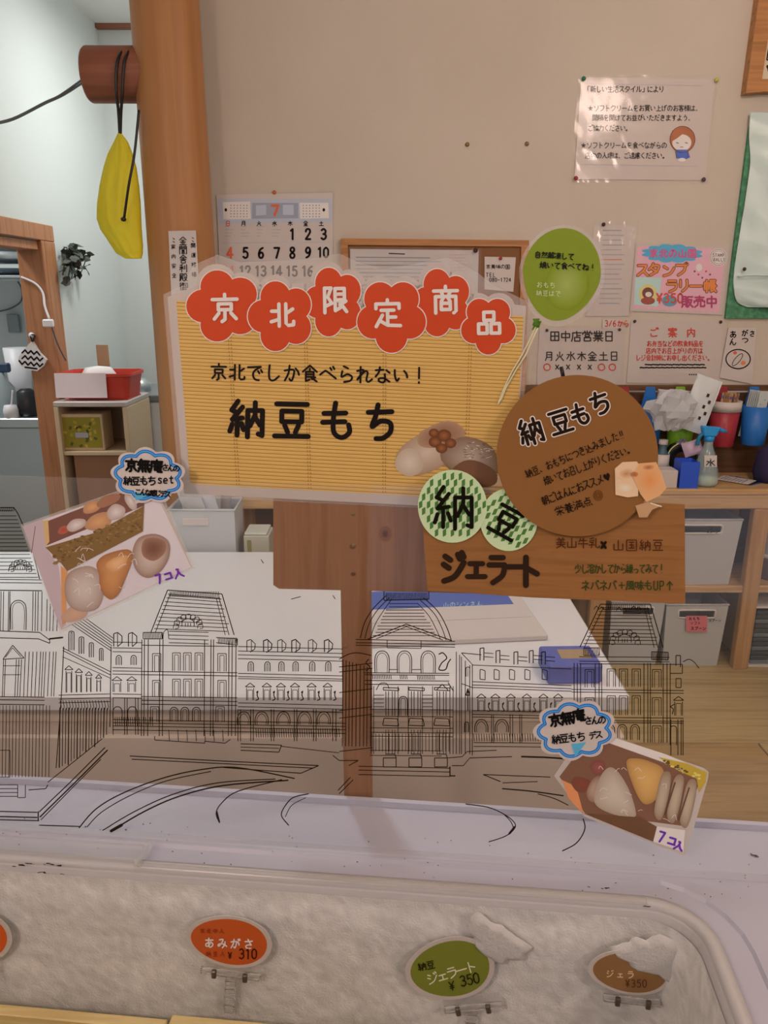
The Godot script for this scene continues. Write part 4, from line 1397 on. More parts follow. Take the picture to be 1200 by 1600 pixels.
	put("loop", tube(curve([on(ho.transform, Vector2(50, 534)), on(ho.transform, Vector2(48, 524)), on(ho.transform, Vector2(54, 524)), on(ho.transform, Vector2(51, 534))]), 0.003, 6), mats["black"], ho)
	var hk := put("hook", lathe([[0.0, 0.0], [0.01, 0.0], [0.012, 0.01], [0.0, 0.016]], 12), mats["cool white plastic"], self, Transform3D(Basis(Vector3.RIGHT, PI / 2), at(51, 524, 3.048)))
	metas(hk, "small white knob hook above the pot holder", "hook")
	# white cord along the jamb, with its switch
	var wcord := thing("lamp_cable", "white lamp cord with switch along the wooden frame", "cord", place(at(72, 505, 3.04)))
	var o := wcord.position
	put("cable", tube(curve([at(33, 433, 3.045) - o, at(55, 443, 3.044) - o, at(67, 458, 3.043) - o, at(70, 478, 3.03) - o, at(77, 498, 3.02) - o]), 0.0045, 6), mats["cool white plastic"], wcord)
	put("switch", box(at(70, 511, 3.03) - o, at(81, 499, 3.01) - o, 0.004), mats["cool white plastic"], wcord)
	put("cable", tube(curve([at(80, 508, 3.02) - o, at(88, 532, 3.05) - o, at(95, 548, 3.08) - o, at(103, 563, 3.1) - o]), 0.003, 6), mats["grey cable"], wcord)
	# cables from the log stub to the left
	var lc := thing("sagging_cable", "pair of grey cables sagging from the log end to the left", "cable", place(at(60, 170, 2.45)))
	o = lc.position
	put("strand", tube(curve([at(140, 116, 2.38) - o, at(95, 148, 2.4) - o, at(70, 160, 2.42) - o, at(20, 185, 2.45) - o, at(-20, 194, 2.47) - o], 8), 0.0028, 6), mats["grey cable"], lc)
	put("strand", tube(curve([at(140, 122, 2.38) - o, at(100, 148, 2.4) - o, at(70, 162, 2.42) - o, at(20, 187, 2.45) - o, at(-20, 196, 2.47) - o], 8), 0.0028, 6), mats["grey cable"], lc)
	drawstring_bag()
	ivy()
	# white shelf cube with basket and drawer
	var x0 := -1.285
	var x1 := -1.0
	var zf := 2.98
	var yt := at(120, 628, zf).y
	var cu := thing("shelf_cube", "cream wooden shelf cube against the kitchen wall", "shelf", place(Vector3((x0 + x1) / 2, 0, -zf - 0.15)))
	var cw := mat("cream board", kc(206, 186, 150), 0.6)
	var hw := (x1 - x0) / 2
	put("top_panel", box(Vector3(-hw, yt - 0.02, -0.15), Vector3(hw, yt, 0.15), 0.003), mat("grey top", kc(188, 182, 172), 0.5), cu)
	put("side_panel", box(Vector3(-hw, 0, -0.15), Vector3(-hw + 0.018, yt - 0.0205, 0.15), 0.002), cw, cu)
	put("side_panel", box(Vector3(hw - 0.018, 0, -0.15), Vector3(hw, yt - 0.0205, 0.15), 0.002), cw, cu)
	put("back_panel", box(Vector3(-hw + 0.018, 0, -0.15), Vector3(hw - 0.018, yt - 0.0205, -0.14)), cw, cu)
	var ysh := at(120, 706, zf).y
	put("shelf_board", box(Vector3(-hw + 0.018, ysh - 0.016, -0.14), Vector3(hw - 0.018, ysh, 0.145), 0.002), cw, cu)
	put("lower_door", box(Vector3(-hw + 0.045, 0.3, -0.135), Vector3(hw - 0.018, ysh - 0.017, 0.12), 0.002), mat("brown card", kc(158, 118, 88), 0.7), cu)
	var dr := thing("picture_drawer", "small cream box with yellow flower picture inside the shelf cube", "box", place(Vector3(at(127, 700, zf).x, ysh, -zf - 0.125)))
	var dh := at(120, 655, zf - 0.1).y - ysh
	put("body", box(Vector3(-0.084, 0.0005, -0.01), Vector3(0.084, dh, 0.10), 0.003), cw, dr)
	put("picture", box(Vector3(-0.076, 0.012, 0.1), Vector3(0.076, dh - 0.012, 0.1015)), mat("olive picture", kc(150, 140, 30), 0.5), dr)
	for i in 26:
		var q := Vector3(rng.randf_range(-0.068, 0.068), rng.randf_range(0.018, dh - 0.02), 0.1016)
		put("flower_print", box(Vector3(-0.007, -0.005, 0), Vector3(0.007, 0.005, 0.0004)), mat("flower %d" % (i % 3), [kc(176, 166, 40), kc(90, 96, 20), kc(190, 170, 60)][i % 3], 0.5), dr, Transform3D(Basis(Vector3(0, 0, 1), rng.randf() * 3.0), q))
	put("name_plate", box(Vector3(-0.026, dh * 0.36, 0.1026), Vector3(0.024, dh * 0.5, 0.104)), mat("grey plate", kc(168, 168, 176), 0.4), dr)
	# red basket with a white paper on its front, folded cloth inside
	var bk := thing("red_basket", "red plastic basket with white paper hung over its front", "basket", place(Vector3(at(160, 625, 3.1).x, yt, -3.12)))
	var st := begin()
	ring_sweep(st, Vector2(0.125, 0.085), Vector2.ZERO, 0.02, [[0.0, 0.006], [0.014, 0.09], [0.022, 0.092], [0.022, 0.104], [0.017, 0.104], [0.012, 0.092], [-0.004, 0.006]])
	put("tub", finish(st), mat("red plastic", kc(205, 62, 44), 0.4), bk)
	put("bottom", box(Vector3(-0.125, 0, -0.085), Vector3(0.125, 0.006, 0.085), 0.002), mats["red plastic"], bk)
	var pa := put("hung_paper", box(Vector3(-0.1, -0.05, -0.001), Vector3(0.1, 0.045, 0.001)), mat("cool paper", kc(232, 222, 222), 0.8), self, Transform3D(Basis(Vector3.RIGHT, -0.08), bk.position + Vector3(-0.045, 0.062, 0.111)))
	metas(pa, "white paper hung over the front of the red basket", "paper")
	var cl := put("folded_cloth", lathe([[0.0, 0.0], [0.06, 0.0], [0.066, 0.03], [0.05, 0.055], [0.0, 0.062]], 20), mats["white cloth"], self, place(bk.position + Vector3(0.0, 0.066, 0.03)))
	metas(cl, "rounded white cloth heaped in the red basket", "cloth")
	var tn := put("tan_card", box(Vector3(-0.024, 0, -0.004), Vector3(0.024, 0.20, 0.004), 0.001), mat("tan card", kc(190, 166, 130), 0.7), self, Transform3D(Basis(Vector3.UP, 0.2), Vector3(at(162, 580, 3.24).x, yt, -3.25)))
	metas(tn, "tan card standing behind the red basket", "card")
	# white cooker with dark hob at the far side, kettle lid on it
	var ck := thing("white_cooker", "white cooker with dark hob behind the shelf cube", "cooker", place(Vector3(-0.8, 0, -3.5)))
	var chh := at(230, 617, 3.3).y
	put("body", box(Vector3(-0.36, 0, -0.21), Vector3(0.24, chh - 0.03, 0.2), 0.006), mat("cool enamel", kc(214, 220, 216), 0.35), ck)
	put("hob", box(Vector3(-0.36, chh - 0.0295, -0.21), Vector3(0.24, chh, 0.205), 0.004), mat("hob grey", kc(120, 130, 130), 0.3), ck)
	put("knob", lathe([[0.0, 0.0], [0.018, 0.0], [0.016, 0.02], [0.0, 0.02]], 14), mats["black"], ck, Transform3D(Basis(Vector3.RIGHT, PI / 2), Vector3(0.0, chh - 0.06, 0.2)))
	var ke := thing("steel_kettle", "steel kettle with round lid on the cooker", "kettle", place(Vector3(at(217, 600, 3.45).x, chh, -3.45)))
	put("pot", lathe([[0.0, 0.0], [0.05, 0.0], [0.055, 0.03], [0.03, 0.055], [0.0, 0.06]], 20), mats["steel"], ke)
	put("lid_knob", lathe([[0.0, 0.06], [0.012, 0.06], [0.014, 0.075], [0.0, 0.082]], 14), mats["steel"], ke)


func drawstring_bag() -> void:
	var rows := [[208, 184, 190], [222, 178, 200], [240, 169, 207], [262, 162, 213], [290, 156, 217], [318, 152.5, 219], [342, 152, 220], [358, 157, 221], [370, 165, 222], [384, 174, 223], [396, 182, 223], [404, 196, 221]]
	var d := 2.31
	var top := at(187, 208, d)
	var o := thing("drawstring_bag", "yellow drawstring bag hanging from the log end", "bag", place(top))
	var n := FastNoiseLite.new()
	n.seed = 5
	n.frequency = 1.0
	var st := begin(true)
	var rings := []
	var sides := 44
	for r: Array in rows:
		var a := at(r[1], r[0], d)
		var b := at(r[2], r[0], d)
		var mid := (a + b) / 2 - top
		var w := (b.x - a.x) / 2
		var ring := []
		for k in sides:
			var t := TAU * k / sides
			var f: float = 1.0 + 0.05 * sin(t * 5.0 + r[0] * 0.03) + 0.34 * n.get_noise_2d(t * 1.6, r[0] * 0.03)
			ring.append(mid + Vector3(cos(t) * w, 0, sin(t) * minf(w * 0.7, 0.055) * f))
		rings.append(ring)
	for i in rings.size() - 1:
		for k in sides:
			var k2 := (k + 1) % sides
			quad(st, rings[i][k2], rings[i][k], rings[i + 1][k], rings[i + 1][k2])
	for k in range(1, sides - 1):
		st.add_vertex(rings[-1][0]); st.add_vertex(rings[-1][k]); st.add_vertex(rings[-1][k + 1])
	var ym := mat("yellow nylon", Color(0.78, 0.72, 0.025), 0.6)
	ym.rim_enabled = true
	ym.rim = 0.2
	put("sack", finish(st), ym, o)
	var bk := mats["black"] as Material
	var c := func(pts: Array) -> PackedVector3Array:
		var out := []
		for p: Array in pts:
			out.append(at(p[0], p[1], p[2]) - top)
		return curve(out)
	put("cord", tube(c.call([[187, 210, 2.31], [185, 175, 2.30], [182, 148, 2.285], [181, 120, 2.282], [183, 98, 2.283], [188, 84, 2.30], [196, 76, 2.34], [203, 80, 2.41], [205, 110, 2.437]]), 0.0042, 7), bk, o)
	put("cord", tube(c.call([[188, 210, 2.31], [189, 175, 2.30], [191, 148, 2.285], [192, 120, 2.282], [194, 98, 2.283], [199, 84, 2.30], [206, 76, 2.34], [212, 80, 2.41], [213, 110, 2.437]]), 0.0042, 7), bk, o)
	put("cord", tube(c.call([[217, 172, 2.26], [210, 240, 2.245], [201, 290, 2.235], [194, 340, 2.25]]), 0.0036, 7), bk, o)
	put("cord_knot", lathe([[0.0, -0.006], [0.007, -0.003], [0.008, 0.003], [0.0, 0.008]], 10), bk, o, place(at(193, 343, 2.25) - top))


func ivy() -> void:
	# hanging bunch of dark artificial leaves on the wall
	var at_wall := func(px: float, py: float) -> Vector3:
		var r := ray(px, py)
		return EYE + r * (-1.275 / r.x)
	var o := thing("hanging_ivy", "bunch of dark green artificial ivy hanging on the white wall", "plant", place(at_wall.call(105, 385)))
	var base := o.position
	var greens := [mat("ivy dark", kc(48, 58, 46), 0.6), mat("ivy grey", kc(84, 92, 80), 0.6), mat("ivy black", kc(30, 36, 32), 0.6)]
	var leaf := begin()
	var tip := [Vector3(0, 0, 0), Vector3(0.012, 0.008, 0.003), Vector3(0.014, 0.024, 0.0), Vector3(0.0, 0.04, 0.004), Vector3(-0.014, 0.024, 0.0), Vector3(-0.012, 0.008, 0.003)]
	for k in range(1, 5):
		leaf.add_vertex(tip[0]); leaf.add_vertex(tip[k]); leaf.add_vertex(tip[k + 1])
	var lm := finish(leaf)
	var stems := []
	for s in 5:
		var p0: Vector3 = at_wall.call(100 + s * 4.0, 386)
		var p1: Vector3 = at_wall.call(92 + s * 8.0, 402 + (s % 2) * 8)
		var p2: Vector3 = at_wall.call(90 + s * 7.0, [430.0, 442.0, 436.0, 424.0, 428.0][s])
		p1.x += 0.025
		p2.x += 0.02
		put("stem", tube(curve([p0 - base, p1 - base, p2 - base]), 0.0025, 5), greens[0], o)
		stems.append([p0, p1, p2])
	for i in 64:
		var s: Array = stems[i % 5]
		var f := rng.randf()
		var p: Vector3 = (s[0] as Vector3).lerp(s[1], f * 2.0) if f < 0.5 else (s[1] as Vector3).lerp(s[2], f * 2.0 - 1.0)
		p += Vector3(rng.randf_range(-0.01, 0.03), rng.randf_range(-0.015, 0.015), rng.randf_range(-0.025, 0.025))
		p.x = maxf(p.x, -1.285)
		put("leaf", lm, greens[i % 3], o, Transform3D(Basis.from_euler(Vector3(rng.randf_range(-1.2, 1.2), rng.randf_range(-1.2, 1.8), rng.randf_range(1.5, 4.6))), p - base))


func wooden_sign() -> void:
	# T-shaped wooden sign stand fixed behind the freezer: board on a post
	var o := sheet_thing("wooden_sign_stand", "brown wooden T-shaped sign stand, board on a post", "sign stand", t_board, Vector2(555, 1262))
	plate(o, "board", pv([427, 700, 434, 694, 860, 700, 866, 930, 436, 920, 427, 914]), -0.018, 0.0, mats["board wood"])
	var low := on(o.transform, Vector2(533, 1255)).y - 0.25
	var st := begin()
	var a := on(o.transform, Vector2(532, 919.5))
	var b := on(o.transform, Vector2(579, 919.5))
	add_box(st, Vector3(a.x, low, -0.018), Vector3(b.x - 0.0005, a.y - 0.0003, 0.0), 0.001)
	put("post", finish(st), mats["board wood"], o)
	var i := ink(o, 0.0002)
	for k in 6:
		i.disc(Vector2(602, 834), 11.0 - k * 1.8, 13.0 - k * 2.1, [pn(128, 74, 34), pn(112, 62, 27), pn(124, 70, 31), pn(100, 53, 22), pn(90, 46, 19), pn(74, 36, 14)][k], k * 0.4)
	i.disc(Vector2(551, 854), 5, 4, pn(104, 58, 26), 0.3)
	i.disc(Vector2(552, 897), 4, 3, pn(88, 46, 20), 0.3)
	i.done("knot", mats["ink"])
	for p: Array in [[552, 803], [553, 852], [553, 1040], [540, 1010]]:
		var s := lathe([[0.0, 0.0], [0.0024, 0.0], [0.0026, 0.0006], [0.0016, 0.0012], [0.0, 0.001]], 12)
		put("screw", s, mats["brass"] if mats.has("brass") else mats["steel"], o, Transform3D(Basis(Vector3.RIGHT, PI / 2), on(o.transform, Vector2(p[0], p[1])) + Vector3(0, 0, 0.0004)))


const FLOWERS := [[350, 478, 57, 56, 180], [440, 494, 51, 55, 180], [522, 472, 46, 54, 180], [612, 493, 54, 57, 90], [691, 473, 46, 53, 180], [763, 508, 43, 45, 90]]


func flower(m: Vector2, rx: float, ry: float, rot: float) -> Array:          # five round petals: [centre, rx, ry] and a heart
	var out := [[m, rx * 0.62, ry * 0.62]]
	for k in 5:
		var a := deg_to_rad(rot + 72.0 * k)
		out.append([m + Vector2(cos(a) * rx * 0.56, sin(a) * ry * 0.56), rx * 0.46, ry * 0.46])
	return out


func poster() -> void:
	var lam: Material = mats["laminated paper"]
	var o := sheet_thing("product_poster", "laminated poster with red plum blossoms on a bamboo mat, black lettering", "poster", t_board, Vector2(550, 780), "", 0.0006)
	var body := pv([262, 464, 300, 450, 760, 470, 822, 478, 817, 560, 806, 700, 800, 798, 640, 789, 288, 771])
	plate(o, "sheet", body, 0.0, 0.0008, lam)
	# white margin round the blossoms stands above the sheet's upper edge
	var edge := begin()
	for f: Array in FLOWERS:
		for d: Array in flower(Vector2(f[0], f[1]), f[2] + 7.0, f[3] + 7.0, f[4]):
			var c := oval(d[0], d[1] + 3.0, d[2] + 3.0, 28)
			for k in c.size():
				var z := Vector3(0, 0, 0.00085 + 0.00002 * (k % 2))
				edge.add_vertex(on(o.transform, d[0]) + z)
				edge.add_vertex(on(o.transform, c[k]) + z)
				edge.add_vertex(on(o.transform, c[(k + 1) % c.size()]) + z)
	put("blossom_margin", finish(edge), lam, o)
	# clear laminate beyond the paper
	plate(o, "clear_edge", pv([255, 460, 288, 445, 300, 415, 340, 398, 375, 410, 480, 405, 530, 396, 560, 410, 600, 420, 650, 412, 700, 402, 745, 425, 770, 445, 822, 470, 829, 482, 806, 802, 640, 793, 281, 776]), -0.0001, -0.00005, mats["clear film"])
	var i := ink(o, 0.001)
	var mat_line := pn(168, 116, 56)
	var tan := pn(204, 152, 82)
	var dark := pn(150, 100, 42)
	var quad_at := func(u: float, v: float) -> Vector2:     # printed mat: corners of the tan field
		return (Vector2(276, 470).lerp(Vector2(818, 494), u)).lerp(Vector2(298, 756).lerp(Vector2(802, 783), u), v)
	i.poly(PackedVector2Array([quad_at.call(0, 0), quad_at.call(1, 0), quad_at.call(1, 1), quad_at.call(0, 1)]), tan, 0)
	var reeds := 50
	for k in reeds:
		var v := (k + 0.5) / reeds
		i.line(PackedVector2Array([quad_at.call(0.0, v), quad_at.call(0.5, v), quad_at.call(1.0, v)]), 1.3, mat_line, 1)
		i.line(PackedVector2Array([quad_at.call(0.0, v + 0.007), quad_at.call(0.5, v + 0.007), quad_at.call(1.0, v + 0.007)]), 1.0, pn(214, 166, 92), 1)
	for u: float in [0.148, 0.37, 0.60, 0.85]:
		for e: float in [-2.0, 2.0]:
			for k in reeds:
				var a: Vector2 = quad_at.call(u, float(k) / reeds)
				var b: Vector2 = quad_at.call(u, (k + 0.6) / reeds)
				i.line(PackedVector2Array([a + Vector2(e, 0), b + Vector2(e, 0)]), 1.0, dark, 2)
	# blossoms: thin white outline, red petals
	var red := pn(186, 62, 30)
	var pale := pn(236, 206, 180)
	var letters := "京北限定商品"
	var where := [[329, 459, 46], [421, 472, 41], [501, 447, 44], [583, 468, 45], [674, 447, 44], [744, 485, 39]]
	var order := [0, 2, 4, 5, 3, 1]
	for r in 6:
		var n: int = order[r]
		var f: Array = FLOWERS[n]
		var petals := flower(Vector2(f[0], f[1]), f[2], f[3], f[4])
		for d: Array in petals:
			i.disc(d[0], d[1] + 1.6, d[2] + 1.6, pale, 2.6 + r * 0.5)
		for d: Array in petals:
			i.disc(d[0], d[1], d[2], red, 2.9 + r * 0.5)
	for n in 6:
		var w: Array = where[n]
		write(i, letters[n], w[0], w[1], w[2], 5.6, pn(240, 214, 196), {"layer": 7.0, "ang": -0.02})
	var black := lin(26, 20, 18)
	write(i, "京北でしか食べられない！", 329, 567, 27.5, 3.1, black, {"step": 28.4, "layer": 3.0, "ang": 0.018})
	write(i, "納豆も", 356, 623, 61, 7.8, black, {"step": 71, "layer": 3.0, "ang": 0.02, "wide": 0.98})
	write(i, "ち", 570, 629, 59, 8.0, black, {"layer": 3.0, "ang": 0.02, "wide": 0.85})
	# printed picture of two grilled rice cakes
	i.blob(Vector2(668, 706), 52, 30, pn(190, 158, 132), pn(158, 122, 94), 3.5, -0.42, 5, 0.03)
	i.blob(Vector2(640, 722), 22, 22, pn(196, 168, 144), pn(176, 144, 116), 3.6, 0.0, 4, 0.03)
	i.blob(Vector2(690, 680), 38, 20, pn(120, 72, 44), pn(160, 118, 88), 3.8, -0.2, 4, 0.05)
	for b: Array in [[680, 690, 10], [694, 680, 11], [690, 700, 9], [704, 692, 9], [678, 676, 8]]:
		i.blob(Vector2(b[0], b[1]), b[2], b[2] * 0.85, pn(146, 84, 50), pn(96, 52, 30), 4.0)
	i.blob(Vector2(735, 716), 46, 32, pn(172, 142, 120), pn(124, 90, 66), 3.9, 0.3, 5, 0.04)
	i.blob(Vector2(742, 740), 36, 20, pn(122, 80, 54), pn(112, 72, 50), 4.1, 0.2, 4, 0.04)
	for k in 40:
		var q := Vector2(rng.randf_range(722, 766), rng.randf_range(690, 716))
		i.line(PackedVector2Array([q, q + Vector2(rng.randf_range(2, 6), rng.randf_range(-2, 2))]), 0.8, pn(206, 184, 164) if k % 2 else pn(96, 66, 48), 4.4)
	i.poly(pv([757, 744, 798, 742, 796, 760, 752, 758]), pn(206, 164, 124), 4.2)
	i.done("print", mats["film_ink"])
	# strip of clear tape reflections: creases in the laminate at the upper right
	balloon()


func balloon() -> void:
	var o := sheet_thing("balloon_card", "green balloon-shaped laminated card with a string beside the poster", "card", t_board, Vector2(876, 500), "", 0.0022)
	var shape := PackedVector2Array()
	for k in 48:
		var a := TAU * k / 48.0
		var r := Vector2(cos(a) * 61.0, sin(a) * 73.0)
		if r.y > 0.0:
			r.x *= 1.0 - 0.16 * (r.y / 73.0)
		shape.append(Vector2(877, 429) + r.rotated(0.2))
	var halo := PackedVector2Array()
	for p in shape:
		halo.append(Vector2(877, 431) + (p - Vector2(877, 429)) * 1.1)
	plate(o, "laminate", halo, 0.0, 0.0005, mats["clear film"])
	plate(o, "card", shape, 0.0006, 0.001, mat("balloon green", pn(118, 124, 26), 0.5))
	var i := ink(o, 0.0012)
	i.blob(Vector2(885, 445), 34, 40, pn(150, 152, 74), pn(118, 124, 26), 0.5, 0.2, 6)
	i.poly(pv([836, 500, 846, 502, 842, 512, 830, 516, 834, 508]), pn(76, 108, 20), 1)
	var k := lin(24, 22, 16)
	write(i, "自然解凍して", 835, 392, 11.0, 1.4, k, {"step": 10.4, "ang": 0.06})
	write(i, "焼いて食べてね！", 843, 408, 11.5, 1.5, k, {"step": 11.0, "ang": 0.05})
	write(i, "おもち", 838, 440, 9.5, 0.9, pn(186, 190, 120), {"ang": 0.03})
	write(i, "納豆はで", 837, 453, 9.5, 0.9, pn(186, 190, 120), {"ang": 0.03})
	i.done("print", mats["film_ink"])
	var s := PackedVector3Array()
	for p: Array in [[838, 508], [828, 530], [815, 555], [800, 580], [788, 605], [779, 628], [778, 631], [784, 622], [790, 606], [806, 578], [822, 553], [832, 530], [840, 512]]:
		s.append(on(o.transform, Vector2(p[0], p[1])) + Vector3(0, 0, 0.0015))
	put("string", tube(s, 0.0009, 5), mat("pale string", pn(214, 186, 140), 0.7), o)
	# the knot of the balloon
	put("balloon_knot", lathe([[0.0, -0.002], [0.004, 0.0], [0.0025, 0.004], [0.004, 0.007], [0.0, 0.007]], 10), mat("balloon dark green", pn(74, 104, 22), 0.5), o, Transform3D(Basis(), on(o.transform, Vector2(837, 508)) + Vector3(0, 0, 0.002)))


func card_signs() -> void:
	var kraft: Material = mats["kraft card"]
	# long cardboard sign
	var o := sheet_thing("cardboard_sign", "rectangular brown cardboard sign lettered in katakana, lower right of the poster", "sign", t_screen, Vector2(860, 940), "", 0.005)
	plate(o, "card", pv([659, 800, 668, 768, 1069, 788, 1070, 943, 830, 933, 668, 922]), 0.0, 0.002, kraft)
	var i := ink(o, 0.0022)
	var br := lin(52, 34, 26)
	write(i, "ジ", 690, 862, 48, 9.0, br, {"wide": 0.8})
	write(i, "ェ", 726, 858, 48, 8.0, br, {"wide": 0.75})
	write(i, "ラ", 760, 866, 46, 8.5, br, {"wide": 0.72})
	write(i, "ー", 792, 862, 46, 8.5, br, {"wide": 0.62})
	write(i, "ト", 808, 868, 48, 9.0, br, {"wide": 0.80})
	var mk := pn(78, 40, 20)
	write(i, "美山牛乳", 867, 839, 18, 1.6, mk, {"step": 17.2, "wob": 0.02})
	write(i, "×", 938, 844, 14, 4.0, lin(34, 22, 16), {})
	write(i, "山国納豆", 956, 842, 19, 1.6, mk, {"step": 20.5, "wob": 0.02})
	var gr := pn(54, 58, 26)
	write(i, "少し溶かしてから練ってみて！", 897, 880, 16, 1.5, gr, {"step": 10.0, "wob": 0.03, "wide": 0.72})
	write(i, "ネバネバ＋風味もUP↑", 907, 906, 16, 1.7, gr, {"step": 14.0, "wide": 0.9, "wob": 0.03})
	i.done("lettering", mats["ink"])
	# two round cards with a green arrow-feather pattern
	for c: Array in [[707, 791, 54, 57, "納", -0.04, 0.0, "larger"], [795, 812, 45, 49, "豆", 0.3, 0.42, "smaller"]]:
		var m := Vector2(c[0], c[1])
		var r := sheet_thing("patterned_disc", "%s round green-patterned card with one black character" % c[7], "card", t_screen, m, "green-patterned round cards", 0.0092 if c[7] == "larger" else 0.0085)
		plate(r, "card", oval(m, c[2], c[3], 44), -0.0004, 0.0006, mat("pale green card", pn(178, 190, 132), 0.7))
		var p := ink(r, 0.0008)
		var g := pn(74, 104, 48)
		for row in 12:
			for col in 20:
				var q := Vector2(-60 + col * 6.2, -64 + row * 11.0 + (col % 2) * 0.8)
				if (row + int(col / 1)) % 2:
					continue
				var cc := []
				for e: Array in [[0, 2], [5.2, -1], [5.2, 9], [0, 12]]:
					cc.append(m + (q + Vector2(e[0] + (row % 2) * 1.5, e[1])).rotated(c[6]))
				var inside := true
				for e: Vector2 in cc:
					if Vector2((e.x - m.x) / c[2], (e.y - m.y) / c[3]).length() > 0.985:
						inside = false
				if inside:
					p.poly(PackedVector2Array(cc), g, 0)
		if c[4] == "納":
			write(p, "納", 674, 757, 72, 6.2, lin(16, 14, 12), {"wide": 0.95})
		else:
			write(p, "豆", 783, 781, 52, 6.0, lin(16, 14, 12), {"ang": 0.5, "wide": 0.9})
		p.done("print", mats["ink"])
	# big round cardboard sign
	var b := sheet_thing("round_cardboard_sign", "round brown cardboard sign with handwritten text and rice cake cut-outs", "sign", t_screen, Vector2(902, 712), "", 0.0125)
	plate(b, "card", oval(Vector2(902, 712), 126, 126, 64), -0.0012, 0.0012, mat("dark kraft", pn(124, 76, 34), 0.85))
	put("hanger", tube(PackedVector3Array([on(b.transform, Vector2(880, 588)) + Vector3(0, 0, -0.001), on(b.transform, Vector2(877, 573)) + Vector3(0, 0, -0.001)]), 0.0022, 6), mats["black"], b)
	var w := ink(b, 0.0014)
	var cream := pn(232, 206, 176)
	var dk := lin(36, 22, 14)
	for q: Array in [["納", 803, 659, 44], ["豆", 852, 645, 40], ["も", 885, 635, 36], ["ち", 915, 617, 37]]:
		write(w, q[0], q[1], q[2], q[3], 8.6, cream, {"ang": -0.3, "layer": 1.0, "wide": 0.9})
		write(w, q[0], q[1], q[2], q[3], 5.0, dk, {"ang": -0.3, "layer": 2.5, "wide": 0.9})
	write(w, "納豆、おもちにつき込みました‼", 818, 735, 15, 1.3, dk, {"ang": -0.4, "step": 11.2, "wide": 0.78, "wob": 0.03})
	write(w, "焼いてお召し上がりください。", 846, 745, 15.5, 1.3, dk, {"ang": -0.36, "step": 10.6, "wide": 0.74, "wob": 0.03})
	write(w, "朝ごはんにおススメ♥", 843, 776, 16, 1.4, dk, {"ang": -0.36, "step": 11.4, "wide": 0.78, "wob": 0.03})
	write(w, "栄養満点", 864, 792, 16, 1.4, dk, {"ang": -0.3, "step": 15.0, "wob": 0.03})
	w.line(oval(Vector2(934, 774), 7, 8, 16), 1.0, pn(96, 52, 24), 1.0, true)
	for k in 3:
		w.line(oval(Vector2(934, 774), 5.0 - k * 1.6, 6.0 - k * 1.8, 12), 0.8, pn(96, 52, 24), 1.0, true)
	w.done("handwriting", mats["ink"])
	# cut-out pictures of grilled rice cakes glued to its edge
	var i2 := ink(b, 0.003)
	var cuts := [pv([960, 732, 972, 722, 994, 721, 998, 726, 996, 775, 980, 777, 961, 773]), pv([986, 742, 998, 724, 1024, 722, 1033, 740, 1040, 762, 1030, 774, 1009, 784, 1000, 772]), pv([992, 790, 1012, 784, 1032, 790, 1018, 796, 1010, 808, 998, 808])]
	for c: PackedVector2Array in cuts:
		plate(b, "cut_out", c, 0.0013, 0.0028, mat("cut-out edge", pn(196, 150, 110), 0.7))
	i2.poly(cuts[0], pn(206, 162, 122), 0)
	i2.blob(Vector2(978, 740), 14, 9, pn(178, 112, 68), pn(206, 162, 122), 1, -0.2)
	i2.blob(Vector2(976, 762), 13, 8, pn(218, 184, 150), pn(206, 162, 122), 1, 0.1)
	i2.poly(cuts[1], pn(204, 142, 92), 2)
	i2.blob(Vector2(1014, 750), 18, 20, pn(204, 122, 66), pn(204, 142, 92), 3, 0.2)
	i2.blob(Vector2(990, 741), 6, 4, pn(150, 84, 50), pn(180, 110, 68), 3.4)
	i2.blob(Vector2(1012, 730), 9, 4, pn(146, 84, 48), pn(196, 130, 82), 3.4, -0.1)
	i2.poly(cuts[2], pn(176, 128, 88), 1)
	i2.line(pv([1016, 786, 1032, 791]), 2.0, pn(224, 188, 146), 2)
	i2.done("rice_cake_picture", mats["ink"])


func cloud(m: Vector2, rx: float, ry: float, n: int, rot := 0.0, bump := 0.1) -> PackedVector2Array:
	var out := PackedVector2Array()
	for k in n * 8:
		var a := TAU * k / (n * 8.0)
		var s := 1.0 - bump + bump * absf(sin(a * n * 0.5)) * 1.6
		out.append(m + Vector2(cos(a) * rx * s, sin(a) * ry * s).rotated(rot))
	return out


func bubble_card(label: String, m: Vector2, rx: float, ry: float, rot: float, tail: Array, lines: Array) -> void:
	var o := sheet_thing("speech_bubble_card", label, "card", t_screen, m, "speech bubble cards", 0.0072)
	plate(o, "card", cloud(m, rx, ry, 9, rot), 0.0, 0.0006, mats["paper"])
	plate(o, "tail", pv(tail), -0.0003, 0.0004, mats["paper"])
	var i := ink(o, 0.0008)
	i.line(cloud(m, rx * 0.87, ry * 0.85, 9, rot), 5.2, pn(40, 96, 168), 0, true)
	i.line(cloud(m, rx * 0.87, ry * 0.85, 9, rot), 1.3, pn(90, 150, 204), 1.2, true)
	i.poly(pv([tail[0] + 2, tail[1] - 2, tail[2] - 4, tail[3] - 1, tail[4] + 1, tail[5] - 6]), pn(86, 146, 206), 1.0)
	for l: Array in lines:
		write(i, l[0], l[1], l[2], l[3], l[4], lin(18, 14, 14), {"ang": rot * 0.6 + l[6], "step": l[5], "wob": 0.02})
	i.done("handwriting", mats["ink"])


